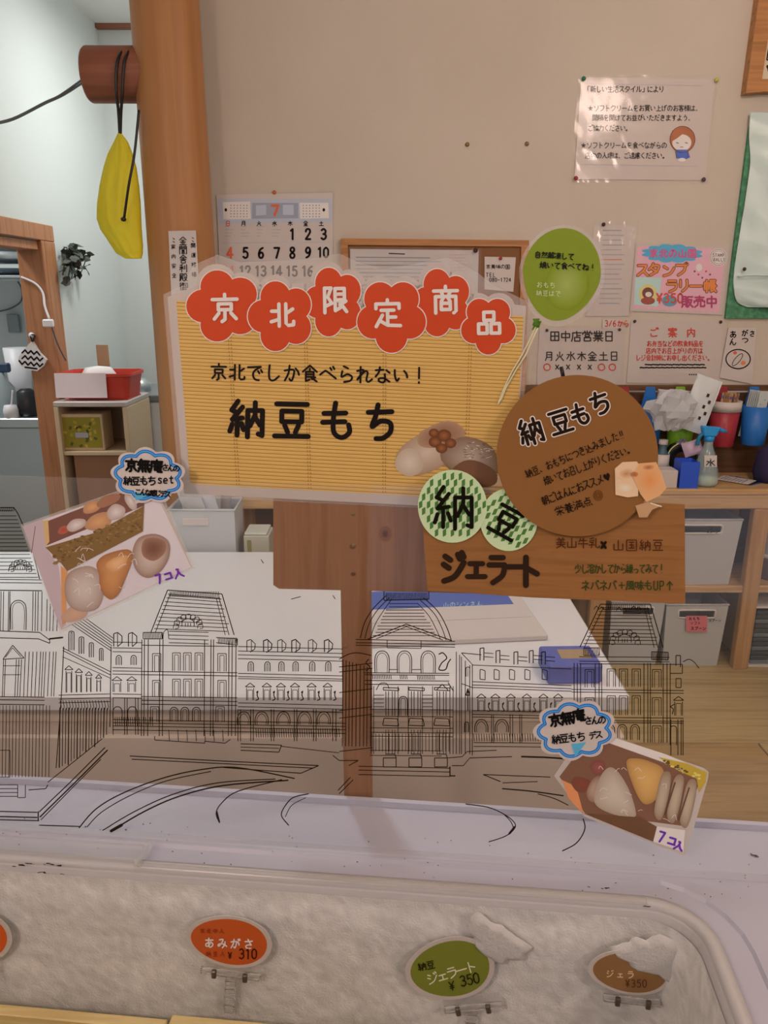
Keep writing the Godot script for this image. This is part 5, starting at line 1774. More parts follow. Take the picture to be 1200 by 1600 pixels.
func photo_cards() -> void:
	# left: photograph of a box of rice cakes in clear film
	var o := sheet_thing("photo_card", "tilted laminated photo of rice cakes beside an open box, upper left of screen", "photo", t_screen, Vector2(165, 880), "laminated product photos", 0.0045)
	var out := pv([36, 822, 195, 768, 240, 760, 262, 800, 300, 886, 96, 984])
	plate(o, "print_sheet", out, 0.0, 0.0007, mats["laminated paper"])
	plate(o, "laminate", pv([32, 820, 195, 763, 243, 755, 266, 798, 305, 888, 94, 990]), -0.0001, -0.00005, mats["clear film"])
	var i := ink(o, 0.0009)
	i.poly(pv([37, 823, 195, 769, 240, 762, 299, 886, 97, 982]), pn(196, 172, 172), 0)
	i.poly(pv([37, 823, 68, 812, 73, 856, 92, 884, 104, 976, 96, 982]), pn(176, 146, 140), 0.6)
	i.line(pv([56, 822, 50, 864]), 1.2, pn(110, 80, 70), 1.0)
	i.poly(pv([70, 816, 190, 770, 226, 782, 226, 790, 74, 852]), pn(112, 68, 54), 1)
	i.poly(pv([68, 814, 76, 812, 78, 846, 72, 854]), pn(190, 146, 92), 1.2)
	for b: Array in [[100, 828, 9, 6, 0], [145, 792, 16, 9, 1], [155, 815, 22, 13, 1], [182, 800, 15, 12, 2], [120, 820, 16, 9, 2], [170, 782, 20, 8, 3], [205, 782, 8, 16, 2]]:
		var ci: Color = [pn(170, 60, 44), pn(196, 134, 84), pn(200, 176, 160), pn(150, 92, 64)][b[4]]
		i.blob(Vector2(b[0], b[1]), b[2], b[3], ci, ci.lerp(pn(140, 96, 74), 0.6), 1.6, -0.4, 4, 0.04)
	i.poly(pv([72, 855, 150, 832, 226, 790, 224, 830, 106, 892, 95, 878]), pn(118, 84, 46), 2.4)
	for k in 130:
		var f := rng.randf()
		var g := rng.randf()
		var q := Vector2(lerpf(84, 222, f), lerpf(lerpf(858, 796, f), lerpf(882, 828, f), g))
		i.blob(q, rng.randf_range(2, 4), rng.randf_range(1.2, 2.6), pn(146, 108, 60) if k % 2 else pn(84, 56, 30), pn(118, 84, 46), 2.8, 0.0, 2)
	i.poly(pv([96, 884, 106, 892, 104, 972, 98, 976]), pn(196, 128, 76), 1.3)
	i.shade(pv([102, 912, 112, 892, 140, 884, 160, 898, 162, 930, 150, 952, 122, 954, 106, 940]), pn(186, 160, 142), pn(150, 116, 96), 3.0)
	i.shade(pv([152, 880, 166, 866, 200, 858, 208, 872, 196, 906, 186, 928, 172, 936, 158, 920, 156, 898]), pn(186, 122, 72), pn(150, 92, 54), 3.2)
	i.shade(pv([166, 882, 182, 870, 200, 868, 196, 884, 178, 894]), pn(206, 150, 102), pn(186, 124, 76), 3.5)
	i.shade(pv([208, 862, 218, 840, 244, 834, 264, 846, 264, 872, 248, 896, 228, 902, 212, 888]), pn(186, 156, 136), pn(140, 102, 82), 3.1)
	i.shade(pv([222, 856, 228, 842, 246, 840, 260, 848, 258, 864, 242, 876, 226, 870]), pn(112, 70, 52), pn(146, 100, 78), 3.6)
	i.blob(Vector2(240, 858), 10, 7, pn(138, 92, 72), pn(116, 74, 54), 3.9, 0.0, 3, 0.06)
	i.blob(Vector2(118, 958), 22, 12, pn(188, 140, 110), pn(176, 130, 104), 2.9, -0.4, 4, 0.04)
	for k in 34:
		var q := Vector2(rng.randf_range(110, 260), rng.randf_range(860, 950))
		if Geometry2D.is_point_in_polygon(q, out) and q.y < 962 - (q.x - 110) * 0.42:
			i.line(curve2(PackedVector2Array([q, q + Vector2(rng.randf_range(2, 8), rng.randf_range(-7, 3)), q + Vector2(rng.randf_range(6, 14), rng.randf_range(-8, 8))])), 0.8, pn(226, 208, 196), 4.2)
	for q: Array in [["7", 242, 898, 16], ["コ", 256, 895, 13], ["入", 270, 890, 16]]:
		write(i, q[0], q[1], q[2], q[3], 3.0, pn(104, 40, 132), {"ang": -0.3, "layer": 5})
	i.done("photo_print", mats["film_ink"])
	bubble_card("cloud-shaped blue-edged speech bubble card above the upper left photo", Vector2(232, 743), 56, 42, 0.1, [208, 770, 240, 774, 212, 788],
		[["京無庵", 196, 716, 21, 3.6, 19.5, -0.02], ["さんの", 254, 724, 11, 1.7, 8.8, 0.05], ["納豆もち", 193, 744, 14.5, 2.0, 12.6, -0.06], ["set", 246, 742, 14, 1.9, 13.0, -0.06], ["こんな感じデス", 212, 763, 10, 1.7, 7.8, 0.02]])
	# right: open box of rice cakes
	var p := sheet_thing("photo_card", "tilted laminated photo of an open box of rice cakes, lower right of screen", "photo", t_screen, Vector2(985, 1240), "laminated product photos", 0.0045)
	var po := pv([866, 1212, 890, 1176, 950, 1148, 1100, 1200, 1107, 1206, 1106, 1216, 1072, 1334, 1066, 1336, 912, 1275])
	plate(p, "print_sheet", po, 0.0, 0.0007, mats["laminated paper"])
	var j := ink(p, 0.0009)
	j.poly(pv([874, 1213, 896, 1184, 952, 1156, 1098, 1206, 1068, 1290, 914, 1270]), pn(120, 78, 56), 0.3)
	j.poly(pv([952, 1150, 1040, 1178, 1100, 1204, 1094, 1212, 1040, 1192, 950, 1160]), pn(208, 188, 172), 0.8)
	j.poly(pv([1028, 1182, 1072, 1192, 1104, 1206, 1102, 1222, 1092, 1238, 1088, 1216, 1060, 1204]), pn(178, 140, 50), 1.0)
	for k in 24:
		var f := rng.randf()
		var q := Vector2(lerpf(1034, 1094, f), lerpf(1187, 1214, f) + rng.randf_range(-3, 3))
		j.disc(q, 2.4, 1.6, pn(92, 70, 30) if k % 2 else pn(206, 176, 84), 1.4)
	j.poly(pv([878, 1218, 900, 1228, 912, 1272, 888, 1246]), pn(206, 124, 76), 1.0)
	j.blob(Vector2(934, 1198), 12, 12, pn(150, 74, 64), pn(116, 68, 52), 1.6, 0.0, 4, 0.05)
	j.blob(Vector2(908, 1225), 16, 12, pn(128, 62, 44), pn(112, 66, 48), 1.4, 0.3, 4, 0.05)
	j.shade(pv([928, 1244, 938, 1212, 952, 1198, 966, 1206, 982, 1232, 992, 1262, 990, 1276, 960, 1272, 934, 1260]), pn(186, 160, 134), pn(160, 130, 106), 2.0)
	j.shade(pv([916, 1236, 926, 1216, 938, 1214, 932, 1250, 920, 1250]), pn(166, 128, 102), pn(132, 92, 72), 1.8)
	j.shade(pv([978, 1190, 994, 1184, 1018, 1190, 1036, 1202, 1034, 1232, 1020, 1252, 1004, 1254, 990, 1230]), pn(198, 146, 80), pn(166, 114, 60), 2.2)
	for b: Array in [[1028, 1208, 0], [1048, 1213, 1], [1068, 1220, 2]]:
		j.shade(pv([b[0] + 6, b[1], b[0] + 20, b[1] + 2, b[0] + 14, b[1] + 44, b[0] + 4, b[1] + 72, b[0] - 6, b[1] + 64, b[0] - 4, b[1] + 40]), pn(176, 146, 116), pn(138, 106, 80), 2.5)
	for q: Array in [[1046, 1246], [1068, 1254]]:
		j.line(PackedVector2Array([Vector2(q[0] + 8, q[1] - 24), Vector2(q[0] - 8, q[1] + 26)]), 2.6, pn(98, 66, 46), 2.9)
	j.poly(pv([912, 1270, 1000, 1276, 1028, 1292, 1020, 1314]), pn(104, 68, 44), 2.4)
	j.poly(pv([1026, 1290, 1070, 1296, 1067, 1330, 1020, 1314]), pn(212, 196, 196), 2.7)
	for k in 16:
		var q := Vector2(rng.randf_range(930, 1060), rng.randf_range(1200, 1280))
		j.line(curve2(PackedVector2Array([q, q + Vector2(rng.randf_range(2, 8), rng.randf_range(-6, 3)), q + Vector2(rng.randf_range(6, 12), rng.randf_range(-7, 7))])), 0.7, pn(216, 198, 178), 3.4)
	for q: Array in [["7", 1030, 1296, 18], ["コ", 1045, 1304, 14], ["入", 1055, 1311, 15]]:
		write(j, q[0], q[1], q[2], q[3], 3.4, pn(104, 44, 138), {"ang": 0.3, "layer": 4})
	j.done("photo_print", mats["film_ink"])
	bubble_card("cloud-shaped blue-edged speech bubble card above the lower right photo", Vector2(898, 1140), 62, 46, -0.06, [890, 1164, 920, 1160, 898, 1188],
		[["京無庵", 855, 1116, 21, 3.4, 18.5, -0.14], ["さんの", 912, 1119, 13, 1.9, 10.6, -0.02], ["納豆もち", 860, 1148, 15, 1.9, 13.0, -0.08], ["デス", 919, 1143, 12, 1.8, 9.6, -0.1]])


func clear_screen() -> void:
	var o := sheet_thing("clear_screen", "clear acrylic screen with a pen drawing of a palace, standing on the freezer", "screen", t_screen, Vector2(600, 1337))
	var base := on(o.transform, Vector2(600, 1337))
	var h := 0.452
	put("pane", box(Vector3(-0.98, 0.002, -0.003), Vector3(0.52, h, 0.0)), mats["clear acrylic"], o)
	put("foot_strip", box(Vector3(-0.98, 0.0005, -0.008), Vector3(0.52, 0.006, 0.006), 0.002), mats["clear rail"], o)
	var i := ink(o, 0.0004)
	var L := func(a: Array, w := 1.2) -> void: i.line(pv(a), w * 1.2, INK_BROWN)
	var C := func(a: Array, w := 1.3) -> void: i.line(curve2(pv(a), 6), w * 1.15, INK_BROWN)
	palace(L, C)
	palace_right(L, C)
	var d := i.done("pen_drawing", mats["ink"])
	d.set_meta("label", "brown pen line drawing of a palace courtyard")


const INK_BROWN := Color(0.022, 0.013, 0.007)


func p_window(L: Callable, x: float, y: float, w: float, h: float) -> void:
	L.call([x - w / 2, y + h, x - w / 2, y, x + w / 2, y, x + w / 2, y + h], 1.0)
	L.call([x - w / 4, y + h, x - w / 4, y + 3, x + w / 4, y + 3, x + w / 4, y + h], 0.8)


func p_arch(C: Callable, x: float, y: float, w: float, h: float, double := true) -> void:
	C.call([x - w / 2, y + h, x - w / 2, y + w * 0.5, x - w * 0.3, y + w * 0.1, x, y, x + w * 0.3, y + w * 0.1, x + w / 2, y + w * 0.5, x + w / 2, y + h], 1.2)
	if double:
		C.call([x - w / 2 + 3, y + h, x - w / 2 + 3, y + w * 0.5, x, y + 3, x + w / 2 - 3, y + w * 0.5, x + w / 2 - 3, y + h], 0.8)


func p_pediment(L: Callable, x: float, y: float, w: float, h: float) -> void:
	L.call([x - w / 2, y + 6, x, y, x + w / 2, y + 6, x - w / 2, y + 6], 1.1)
	L.call([x - w / 2 + 2, y + 8, x - w / 2 + 2, y + h], 1.0)
	L.call([x + w / 2 - 2, y + 8, x + w / 2 - 2, y + h], 1.0)
	L.call([x - w / 4, y + h, x - w / 4, y + 11, x + w / 4, y + 11, x + w / 4, y + h], 0.8)


func p_crest(C: Callable, m: Vector2, r: float) -> void:
	for k in 9:
		var a := PI + PI * k / 8.0
		var q := m + Vector2(cos(a) * r, sin(a) * r * 0.8)
		C.call([q.x - 4, q.y + 3, q.x - 3, q.y - 3, q.x + 3, q.y - 4, q.x + 4, q.y + 2, q.x - 1, q.y + 3], 1.0)
	C.call([m.x - r * 0.5, m.y, m.x - r * 0.45, m.y - r * 0.45, m.x, m.y - r * 0.65, m.x + r * 0.45, m.y - r * 0.45, m.x + r * 0.5, m.y], 1.1)
	for k in 3:
		C.call([m.x - 4 + 4 * k, m.y, m.x - 4 + 4 * k, m.y - r * 0.3], 1.0)


func p_hatch(L: Callable, x0: float, x1: float, y0: float, y1: float, step: float, w := 0.9) -> void:
	var x := x0
	while x < x1:
		L.call([x, y0, x + 1.0, y1], w)
		x += step


func p_roof(L: Callable, tl: Vector2, tr: Vector2, bl: Vector2, br: Vector2, n: int) -> void:
	L.call([bl.x, bl.y, tl.x, tl.y, tr.x, tr.y, br.x, br.y], 1.3)
	for k in range(1, n):
		var f := float(k) / n
		var a := tl.lerp(bl, f)
		var b := tr.lerp(br, f)
		L.call([a.x + 3, a.y, b.x - 3 - rng.randf() * 6, b.y + rng.randf()], 1.0)
	L.call([tl.x + 5, tl.y + 4, bl.x + 7, bl.y], 1.0)
	L.call([tr.x - 5, tr.y + 4, br.x - 8, br.y], 1.0)
	L.call([tr.x - 9, tr.y + 6, br.x - 14, br.y], 0.9)


func palace(L: Callable, C: Callable) -> void:
	# near left pavilion, cut by the frame
	L.call([-20, 793, 22, 793, 28, 802, 48, 846, 62, 905], 1.3)
	L.call([-20, 798, 20, 798], 1.0)
	p_hatch(L, -18, 22, 793, 799, 3.0)
	for k in 17:
		L.call([-20, 806 + k * 6.0, 26 + k * 2.1, 806 + k * 6.0], 1.0)
	p_crest(C, Vector2(32, 890), 14)
	for y: float in [905, 910, 922]:
		L.call([-20, y, 66, y + 1], 1.3 if y == 922 else 1.0)
	for x: float in [2, 6, 14, 16, 52, 56, 60, 66, 74, 79, 84, 90]:
		L.call([x, 924 + maxf(0.0, (x - 66) * 1.5), x - 1, 986], 1.0)
	p_arch(C, 29, 938, 24, 46)
	L.call([-20, 985, 62, 988, 78, 1000, 78, 1005, 60, 998, -20, 996], 1.2)
	L.call([78, 998, 98, 996], 2.2)
	L.call([5, 1030, 20, 1008, 38, 1028, 5, 1030], 1.1)
	L.call([9, 1027, 20, 1012, 33, 1026], 0.9)
	for x: float in [6, 9, 26, 30, 34, 40, 46, 52, 58, 64, 68, 72, 78, 84, 88]:
		L.call([x, 1030 - (12 if x > 38 else 0), x - 2 - x * 0.02, 1088], 1.0)
	for y: float in [1040, 1054]:
		L.call([5, y, 32, y], 0.9)
	for y: float in [1088, 1093, 1100]:
		L.call([-20, y, 70, y + 1], 1.1)
	for k in 16:
		L.call([k * 5.2, 1102, k * 5.2 - 1.5, 1214], 0.9)
	L.call([-20, 1172, 16, 1172, 16, 1214, -20, 1214], 0.9)
	for y: float in [1226, 1232, 1238, 1244]:
		L.call([-20, y, 28, y], 1.0)
	L.call([28, 1226, 28, 1246, 40, 1246, 40, 1226], 1.0)
	L.call([45, 1234, 72, 1232, 75, 1226], 1.2)
	L.call([-20, 1267, 58, 1269], 1.4)
	L.call([-20, 1275, 58, 1277], 1.6)
	L.call([-20, 1280, 61, 1282], 1.4)
	L.call([60, 1268, 60, 1282], 1.6)
	L.call([62, 1268, 110, 1222, 164, 1168], 1.4)
	L.call([63, 1276, 120, 1220, 168, 1172], 1.8)
	L.call([64, 1281, 112, 1232, 158, 1186], 1.2)
	L.call([75, 1222, 118, 1188, 160, 1154], 1.1)
	# receding left wing
	for k in 6:
		L.call([110 + k * 5.0, 974 - k * 1.5, 174 + k * 0.6, 1017 - k * 4.0], 1.0)
	L.call([98, 1012, 174, 1050], 1.0)
	L.call([98, 1016, 174, 1055], 1.0)
	L.call([98, 1026, 174, 1060], 0.9)
	for k in 4:
		var x := 106.0 + k * 15.5
		p_arch(C, x + 6, 986 + k * 9.0, 8.0 - k * 0.8, 30 - k * 3.5)
		p_pediment(L, x + 2, 1040 + k * 4.5, 13 - k, 42 - k * 5.0)
	for y: float in [1086, 1092, 1098]:
		L.call([92, y, 172, y - 2], 1.0)
	for k in 17:
		var x := 94.0 + k * 4.6
		C.call([x, 1094, x + 2, 1104, x, 1110], 0.9)
		L.call([x, 1106, x - 1, 1206 - k * 3.2 - rng.randf() * 8], 1.0 if k % 3 else 1.5)
	L.call([100, 1010, 96, 1090, 88, 1200], 1.2)
	L.call([174, 1010, 172, 1136], 1.2)
	# short block with chimneys
	for x: float in [182, 205]:
		L.call([x - 4, 1010, x - 4, 990, x + 2, 988, x + 9, 994, x + 9, 1004, x + 2, 1010], 1.3)
		L.call([x + 2, 989, x + 2, 1010], 1.0)
		p_arch(C, x + 4, 1024, 8, 15)
		p_pediment(L, x + 1, 1057, 16, 24)
		p_arch(C, x + 2, 1104, 14, 22, false)
	for y: float in [1003, 1012, 1018, 1043, 1048, 1053, 1084, 1090]:
		L.call([176, y, 222, y + 1], 1.0)
	for x: float in [177, 195, 199, 212, 216]:
		L.call([x, 1090, x, 1148], 1.0)
	# left pavilion
	p_roof(L, Vector2(262, 922), Vector2(347, 928), Vector2(236, 988), Vector2(366, 992), 11)
	L.call([264, 930, 346, 936], 1.0)
	p_hatch(L, 266, 344, 924, 933, 2.6)
	p_crest(C, Vector2(294, 979), 19)
	L.call([224, 988, 254, 988, 254, 998, 224, 998, 224, 988], 1.1)
	p_hatch(L, 226, 254, 988, 998, 2.4)
	L.call([338, 996, 371, 998, 371, 1008, 338, 1004], 1.1)
	p_hatch(L, 341, 371, 996, 1006, 2.4)
	C.call([255, 1000, 256, 988, 262, 984, 264, 998], 1.0)
	for y: float in [986, 992, 998, 1004]:
		L.call([264, y, 326, y + 2], 1.0)
	for x: float in [222, 226, 232, 250, 255, 320, 330, 334, 358, 363, 369]:
		L.call([x, 999, x - 1, 1150], 1.1)
	for y: float in [1008, 1049, 1054, 1088, 1094, 1100]:
		L.call([222, y, 371, y + 2], 1.1)
	for x: float in [276, 293, 311]:
		p_window(L, x, 1020, 12, 28)
		p_window(L, x, 1061, 12, 28)
		p_arch(C, x - 4, 1105, 12, 22)
	for x: float in [245, 347]:
		p_window(L, x, 1021, 13, 28)
		p_window(L, x, 1063, 13, 26)
		p_window(L, x - 3, 1104, 13, 24)
	for y: float in [1124, 1129, 1134, 1140]:
		L.call([176, y, 540, y + 6], 1.0)
	L.call([242, 1150, 242, 1156, 320, 1161, 320, 1158, 352, 1161, 360, 1155], 1.1)
	p_hatch(L, 180, 240, 1120, 1134, 3.4)
	p_hatch(L, 264, 352, 1140, 1158, 14.0)
	# long wing with chimneys
	var k := 0
	for x: float in [391, 417, 439, 461, 487, 512]:
		L.call([x - 5, 1018, x - 5, 1001, x + 1, 999, x + 8, 1006, x + 7, 1014, x, 1019], 1.4 if k % 2 else 1.1)
		L.call([x + 2, 1000, x + 2, 1018], 1.0)
		p_arch(C, x + 1, 1034, 8, 15)
		p_pediment(L, x, 1067, 15, 27)
		C.call([x + 10, 1082, x + 12, 1080, x + 11, 1086, x + 13, 1092, x + 9, 1094], 1.5)
		k += 1
	for y: float in [1010, 1017, 1023, 1029, 1052, 1057, 1060, 1098, 1104, 1109]:
		L.call([372, y, 536, y + 4], 1.0)
	for x: float in [372, 376, 392, 396, 424, 428, 460, 464, 490, 494, 520, 525]:
		L.call([x, 1108, x, 1158], 1.1)
	for x: float in [381, 409, 443, 476, 506]:
		p_arch(C, x, 1112, 20, 20)
	p_hatch(L, 400, 530, 1138, 1152, 3.6)
	L.call([376, 1162, 440, 1164, 436, 1175, 376, 1172], 1.2)
	L.call([376, 1167, 436, 1169], 1.0)
	L.call([440, 1166, 530, 1176], 1.0)
	# courtyard paths
	L.call([203, 1181, 350, 1189, 498, 1196, 470, 1208, 350, 1199], 1.3)
	L.call([206, 1186, 350, 1193, 490, 1200], 1.2)
	C.call([124, 1293, 150, 1264, 190, 1240, 250, 1217, 310, 1203, 370, 1199, 460, 1216], 1.7)
	C.call([136, 1292, 160, 1268, 205, 1242, 260, 1220, 330, 1205], 1.3)
	C.call([161, 1297, 210, 1268, 270, 1241, 340, 1223, 430, 1217], 1.5)
	C.call([176, 1297, 225, 1268, 280, 1244, 350, 1227, 450, 1219], 2.0)
	L.call([174, 1298, 190, 1289], 4.0)
	C.call([343, 1285, 338, 1270, 347, 1254, 372, 1236, 440, 1218], 1.5)
	L.call([339, 1268, 343, 1284], 2.0)
	C.call([451, 1289, 440, 1274, 445, 1260, 458, 1246, 482, 1240], 1.5)
	C.call([446, 1276, 456, 1258, 478, 1246], 1.0)
	L.call([62, 1289, 124, 1291], 1.4)
	L.call([528, 1235, 548, 1214], 1.2)
	L.call([530, 1240, 552, 1218], 1.2)
	# scribbles of worn ink
	for q: Array in [[455, 936, 470, 932], [408, 874, 412, 880], [520, 930, 524, 936]]:
		L.call(q, 1.0)


func palace_right(L: Callable, C: Callable) -> void:
	# columns that stand over the post
	for x: float in [536, 541, 546, 551, 557, 563, 569, 574, 580]:
		L.call([x, 1030 + (x - 536) * 0.3, x - 1, 1166], 1.1)
	for y: float in [1038, 1046, 1078, 1106, 1118, 1170]:
		L.call([530, y + 4, 582, y - 2], 1.1)
	C.call([530, 1030, 545, 1022, 560, 1020, 580, 1024], 1.2)
	L.call([520, 1180, 530, 1188, 560, 1188, 545, 1196], 1.2)
	# domed pavilion in the middle
	C.call([563, 997, 570, 972, 584, 950, 604, 930], 1.3)
	C.call([570, 998, 577, 974, 590, 953, 608, 934], 1.1)
	C.call([578, 1000, 586, 976, 598, 956, 612, 936], 1.0)
	C.call([662, 934, 684, 955, 698, 980, 705, 1000], 1.3)
	C.call([657, 938, 678, 958, 690, 980, 697, 1000], 1.1)
	C.call([652, 942, 670, 962, 682, 984, 688, 998], 1.0)
	L.call([600, 924, 600, 938, 670, 936, 670, 924], 1.2)
	p_hatch(L, 603, 668, 926, 938, 2.2)
	for k in 11:
		var f := k / 10.0
		L.call([608 - f * 26 + rng.randf() * 3, 943 + k * 5.0, 656 + f * 28 - rng.randf() * 4, 943 + k * 5.0], 1.0)
	L.call([574, 999, 635, 975, 706, 1001], 1.3)
	L.call([588, 998, 635, 979, 692, 1000], 1.0)
	for y: float in [1000, 1005, 1009]:
		L.call([556, y - 1, 711, y + 2], 1.1)
	L.call([605, 1000, 658, 1001, 658, 1013, 605, 1012, 605, 1000], 1.0)
	for x: float in [597, 632, 669]:
		p_arch(C, x, 1017, 22, 34)
	for x: float in [614, 650]:
		L.call([x - 6, 1046, x + 8, 1046], 1.0)
	for y: float in [1051, 1054, 1063, 1069]:
		L.call([570, y, 702, y + 1], 1.1)
	p_hatch(L, 582, 612, 1054, 1061, 2.6)
	p_hatch(L, 625, 638, 1055, 1061, 2.6)
	p_hatch(L, 652, 680, 1055, 1062, 2.6)
	C.call([686, 1022, 692, 1020, 698, 1028, 690, 1036, 686, 1046, 696, 1046, 700, 1036, 704, 1030], 1.6)
	C.call([576, 1030, 572, 1036, 578, 1042, 572, 1048], 1.4)
	for x: float in [610, 650, 690]:
		L.call([x - 11, 1074, x + 13, 1075, x + 13, 1079, x - 11, 1078, x - 11, 1074], 1.2)
		for e: float in [-7, -3, 3, 7]:
			L.call([x + e, 1080, x + e, 1118], 1.1)
			L.call([x + e, 1140, x + e, 1178], 0.9)
		L.call([x - 10, 1122, x + 11, 1123, x + 13, 1134, x - 12, 1133, x - 10, 1122], 1.2)
		L.call([x - 11, 1184, x + 9, 1184, x + 9, 1198, x - 11, 1198, x - 11, 1184], 1.2)
		L.call([x - 8, 1178, x + 7, 1178, x + 9, 1184], 1.1)
	L.call([682, 1078, 691, 1069, 700, 1078], 1.2)
	C.call([588, 1078, 594, 1068, 604, 1068, 608, 1076], 1.1)
	p_arch(C, 630, 1088, 13, 30)
	for x: float in [592, 668]:
		for y: float in [1086, 1092, 1098, 1104]:
			L.call([x - 8, y, x + 8, y], 0.9)
	for x: float in [580, 584, 622, 638, 660, 676, 703, 708]:
		L.call([x, 1072, x, 1178], 1.0)
	L.call([700, 1066, 706, 1076, 709, 1080], 1.2)
	for y: float in [1108, 1119, 1137, 1144, 1150]:
		L.call([578, y, 708, y + 1], 1.0)
	for y: float in [1172, 1180]:
		L.call([578, y, 690, y + 1], 0.9)
	for k in 24:
		L.call([582 + k * 5.2, 1146, 582 + k * 5.2, 1174], 0.8)
	for y: float in [1197, 1203, 1210]:
		L.call([560, y, 703, y + 3], 1.1)
	L.call([703, 1198, 703, 1212, 711, 1212], 1.6)
	L.call([706, 1196, 724, 1196, 734, 1184, 800, 1182], 1.2)
	L.call([700, 1184, 722, 1182, 730, 1174, 776, 1172], 1.1)
	# right wing
	for x: float in [713, 718, 721, 727, 734]:
		L.call([x, 1018 + (x - 713), x, 1178], 1.1)
	L.call([721, 1020, 738, 1038, 738, 1180], 1.1)
	L.call([721, 1068, 738, 1074], 1.0)
	p_arch(C, 731, 1042, 6, 15)
	L.call([731, 1076, 728, 1086, 734, 1086, 731, 1076, 731, 1110], 1.4)
	p_arch(C, 729, 1128, 6, 16)
	L.call([721, 1020, 752, 1023], 1.1)
	k_chimneys(L)
	for x: float in [754, 776, 800, 824, 851]:
		L.call([x - 4, 1046, x - 1, 1046, x + 4, 1048, x + 4, 1062, x - 4, 1061, x - 4, 1046], 1.1)
	for x: float in [752, 774, 798, 823, 849, 872]:
		p_pediment(L, x, 1084, 15, 27)
		C.call([x + 11, 1100, x + 13, 1098, x + 11, 1104, x + 14, 1110, x + 10, 1111], 1.4)
	for y: float in [1039, 1065, 1070, 1074]:
		L.call([738, y, 893, y + 6], 1.0)
	for y: float in [1110, 1116, 1120]:
		L.call([738, y, 850, y + 2], 1.0)
	for x: float in [768, 771, 797, 801, 812, 815]:
		L.call([x, 1116, x, 1160], 1.0)
	for x: float in [752, 784]:
		p_arch(C, x, 1124, 20, 20)
	p_hatch(L, 740, 850, 1146, 1158, 4.0)
	for y: float in [1160, 1166]:
		L.call([740, y, 850, y + 1], 1.0)
	L.call([815, 1182, 850, 1183, 880, 1185], 2.2)
	# right pavilion
	p_roof(L, Vector2(938, 944), Vector2(1016, 944), Vector2(906, 1011), Vector2(1036, 1012), 12)
	L.call([942, 952, 1014, 952], 1.2)
	p_hatch(L, 950, 1010, 945, 951, 3.0)
	for s: Array in [[928, 952], [963, 954], [986, 952]]:
		C.call([s[0], s[1], s[0] + 4, s[1] - 5, s[0] + 8, s[1], s[0] + 12, s[1] - 4, s[0] + 16, s[1] + 1], 1.0)
	p_crest(C, Vector2(976, 1004), 20)
	L.call([912, 1012, 936, 1012, 936, 1024, 912, 1024, 912, 1012], 1.0)
	p_hatch(L, 914, 936, 1012, 1024, 2.4)
	L.call([1018, 1018, 1044, 1019, 1044, 1031, 1018, 1030, 1018, 1018], 1.1)
	p_hatch(L, 1020, 1044, 1019, 1031, 2.4)
	for y: float in [1026, 1033, 1037]:
		L.call([905, y, 1046, y + 1], 1.0)
	for x: float in [897, 902, 907, 930, 936, 940, 1006, 1012, 1016, 1036, 1042, 1047]:
		L.call([x, 1036, x, 1160], 1.1)
	for x: float in [955, 974, 994]:
		p_window(L, x, 1045, 13, 28)
		p_window(L, x, 1087, 13, 30)
		p_arch(C, x - 2, 1132, 14, 24)
	for x: float in [921, 1026]:
		p_window(L, x, 1046, 14, 28)
		p_window(L, x, 1090, 14, 28)
		p_window(L, x, 1134, 14, 26)
	for y: float in [1077, 1081, 1120, 1125, 1128]:
		L.call([893, y, 1068, y + 2], 1.0)
	L.call([1047, 1038, 1066, 1038, 1066, 1052, 1047, 1052], 1.1)
	L.call([1056, 1040, 1056, 1024, 1063, 1024, 1063, 1042], 1.2)
	L.call([1056, 1060, 1064, 1060, 1064, 1074, 1056, 1074, 1056, 1060], 1.1)
	p_pediment(L, 1060, 1088, 16, 30)
	C.call([1050, 1116, 1052, 1108, 1048, 1104, 1054, 1100], 1.2)
	p_arch(C, 1052, 1134, 10, 30, false)
	for x: float in [1048, 1059, 1064, 1067]:
		L.call([x, 1124, x, 1180], 1.1)
	C.call([1067, 1034, 1076, 1030, 1084, 1034, 1092, 1044], 1.1)
	# paths
	L.call([755, 1210, 860, 1214], 1.2)
	L.call([755, 1210, 782, 1221], 1.3)
	L.call([785, 1223, 840, 1221], 1.1)
	C.call([785, 1232, 830, 1236, 880, 1243], 1.8)
	C.call([840, 1240, 865, 1247, 888, 1258], 1.3)
	C.call([728, 1256, 762, 1261, 786, 1271, 803, 1284, 804, 1294, 790, 1306, 764, 1315], 1.4)
	L.call([796, 1302, 804, 1292], 3.0)
	C.call([785, 1270, 797, 1282, 802, 1292], 1.2)
	C.call([911, 1279, 914, 1292, 909, 1306, 898, 1319, 879, 1329], 1.6)


func k_chimneys(L: Callable) -> void:
	for c: Array in [[753, 1014], [778, 1018], [806, 1020], [830, 1018], [849, 1020]]:
		L.call([c[0] - 3, c[1] + 18, c[0] - 3, c[1] - 1, c[0] + 3, c[1] - 2, c[0] + 3, c[1] + 18], 1.3)
		L.call([c[0] + 4, c[1] + 6, c[0] + 18, c[1] + 7], 1.0)
		L.call([c[0] + 4, c[1] + 12, c[0] + 18, c[1] + 13], 1.0)


func wall_sheet(called: String, label: String, outline: Array, group := "", lam := true, lift := 0.002, category := "notice") -> Node3D:
	var m := Vector2.ZERO
	for i in range(0, outline.size(), 2):
		m += Vector2(outline[i], outline[i + 1]) / (outline.size() / 2.0)
	var o := sheet_thing(called, label, category, t_wall, m, group, lift)
	plate(o, "sheet", pv(outline), 0.0, 0.0008, mats["laminated paper" if lam else "paper"])
	return o


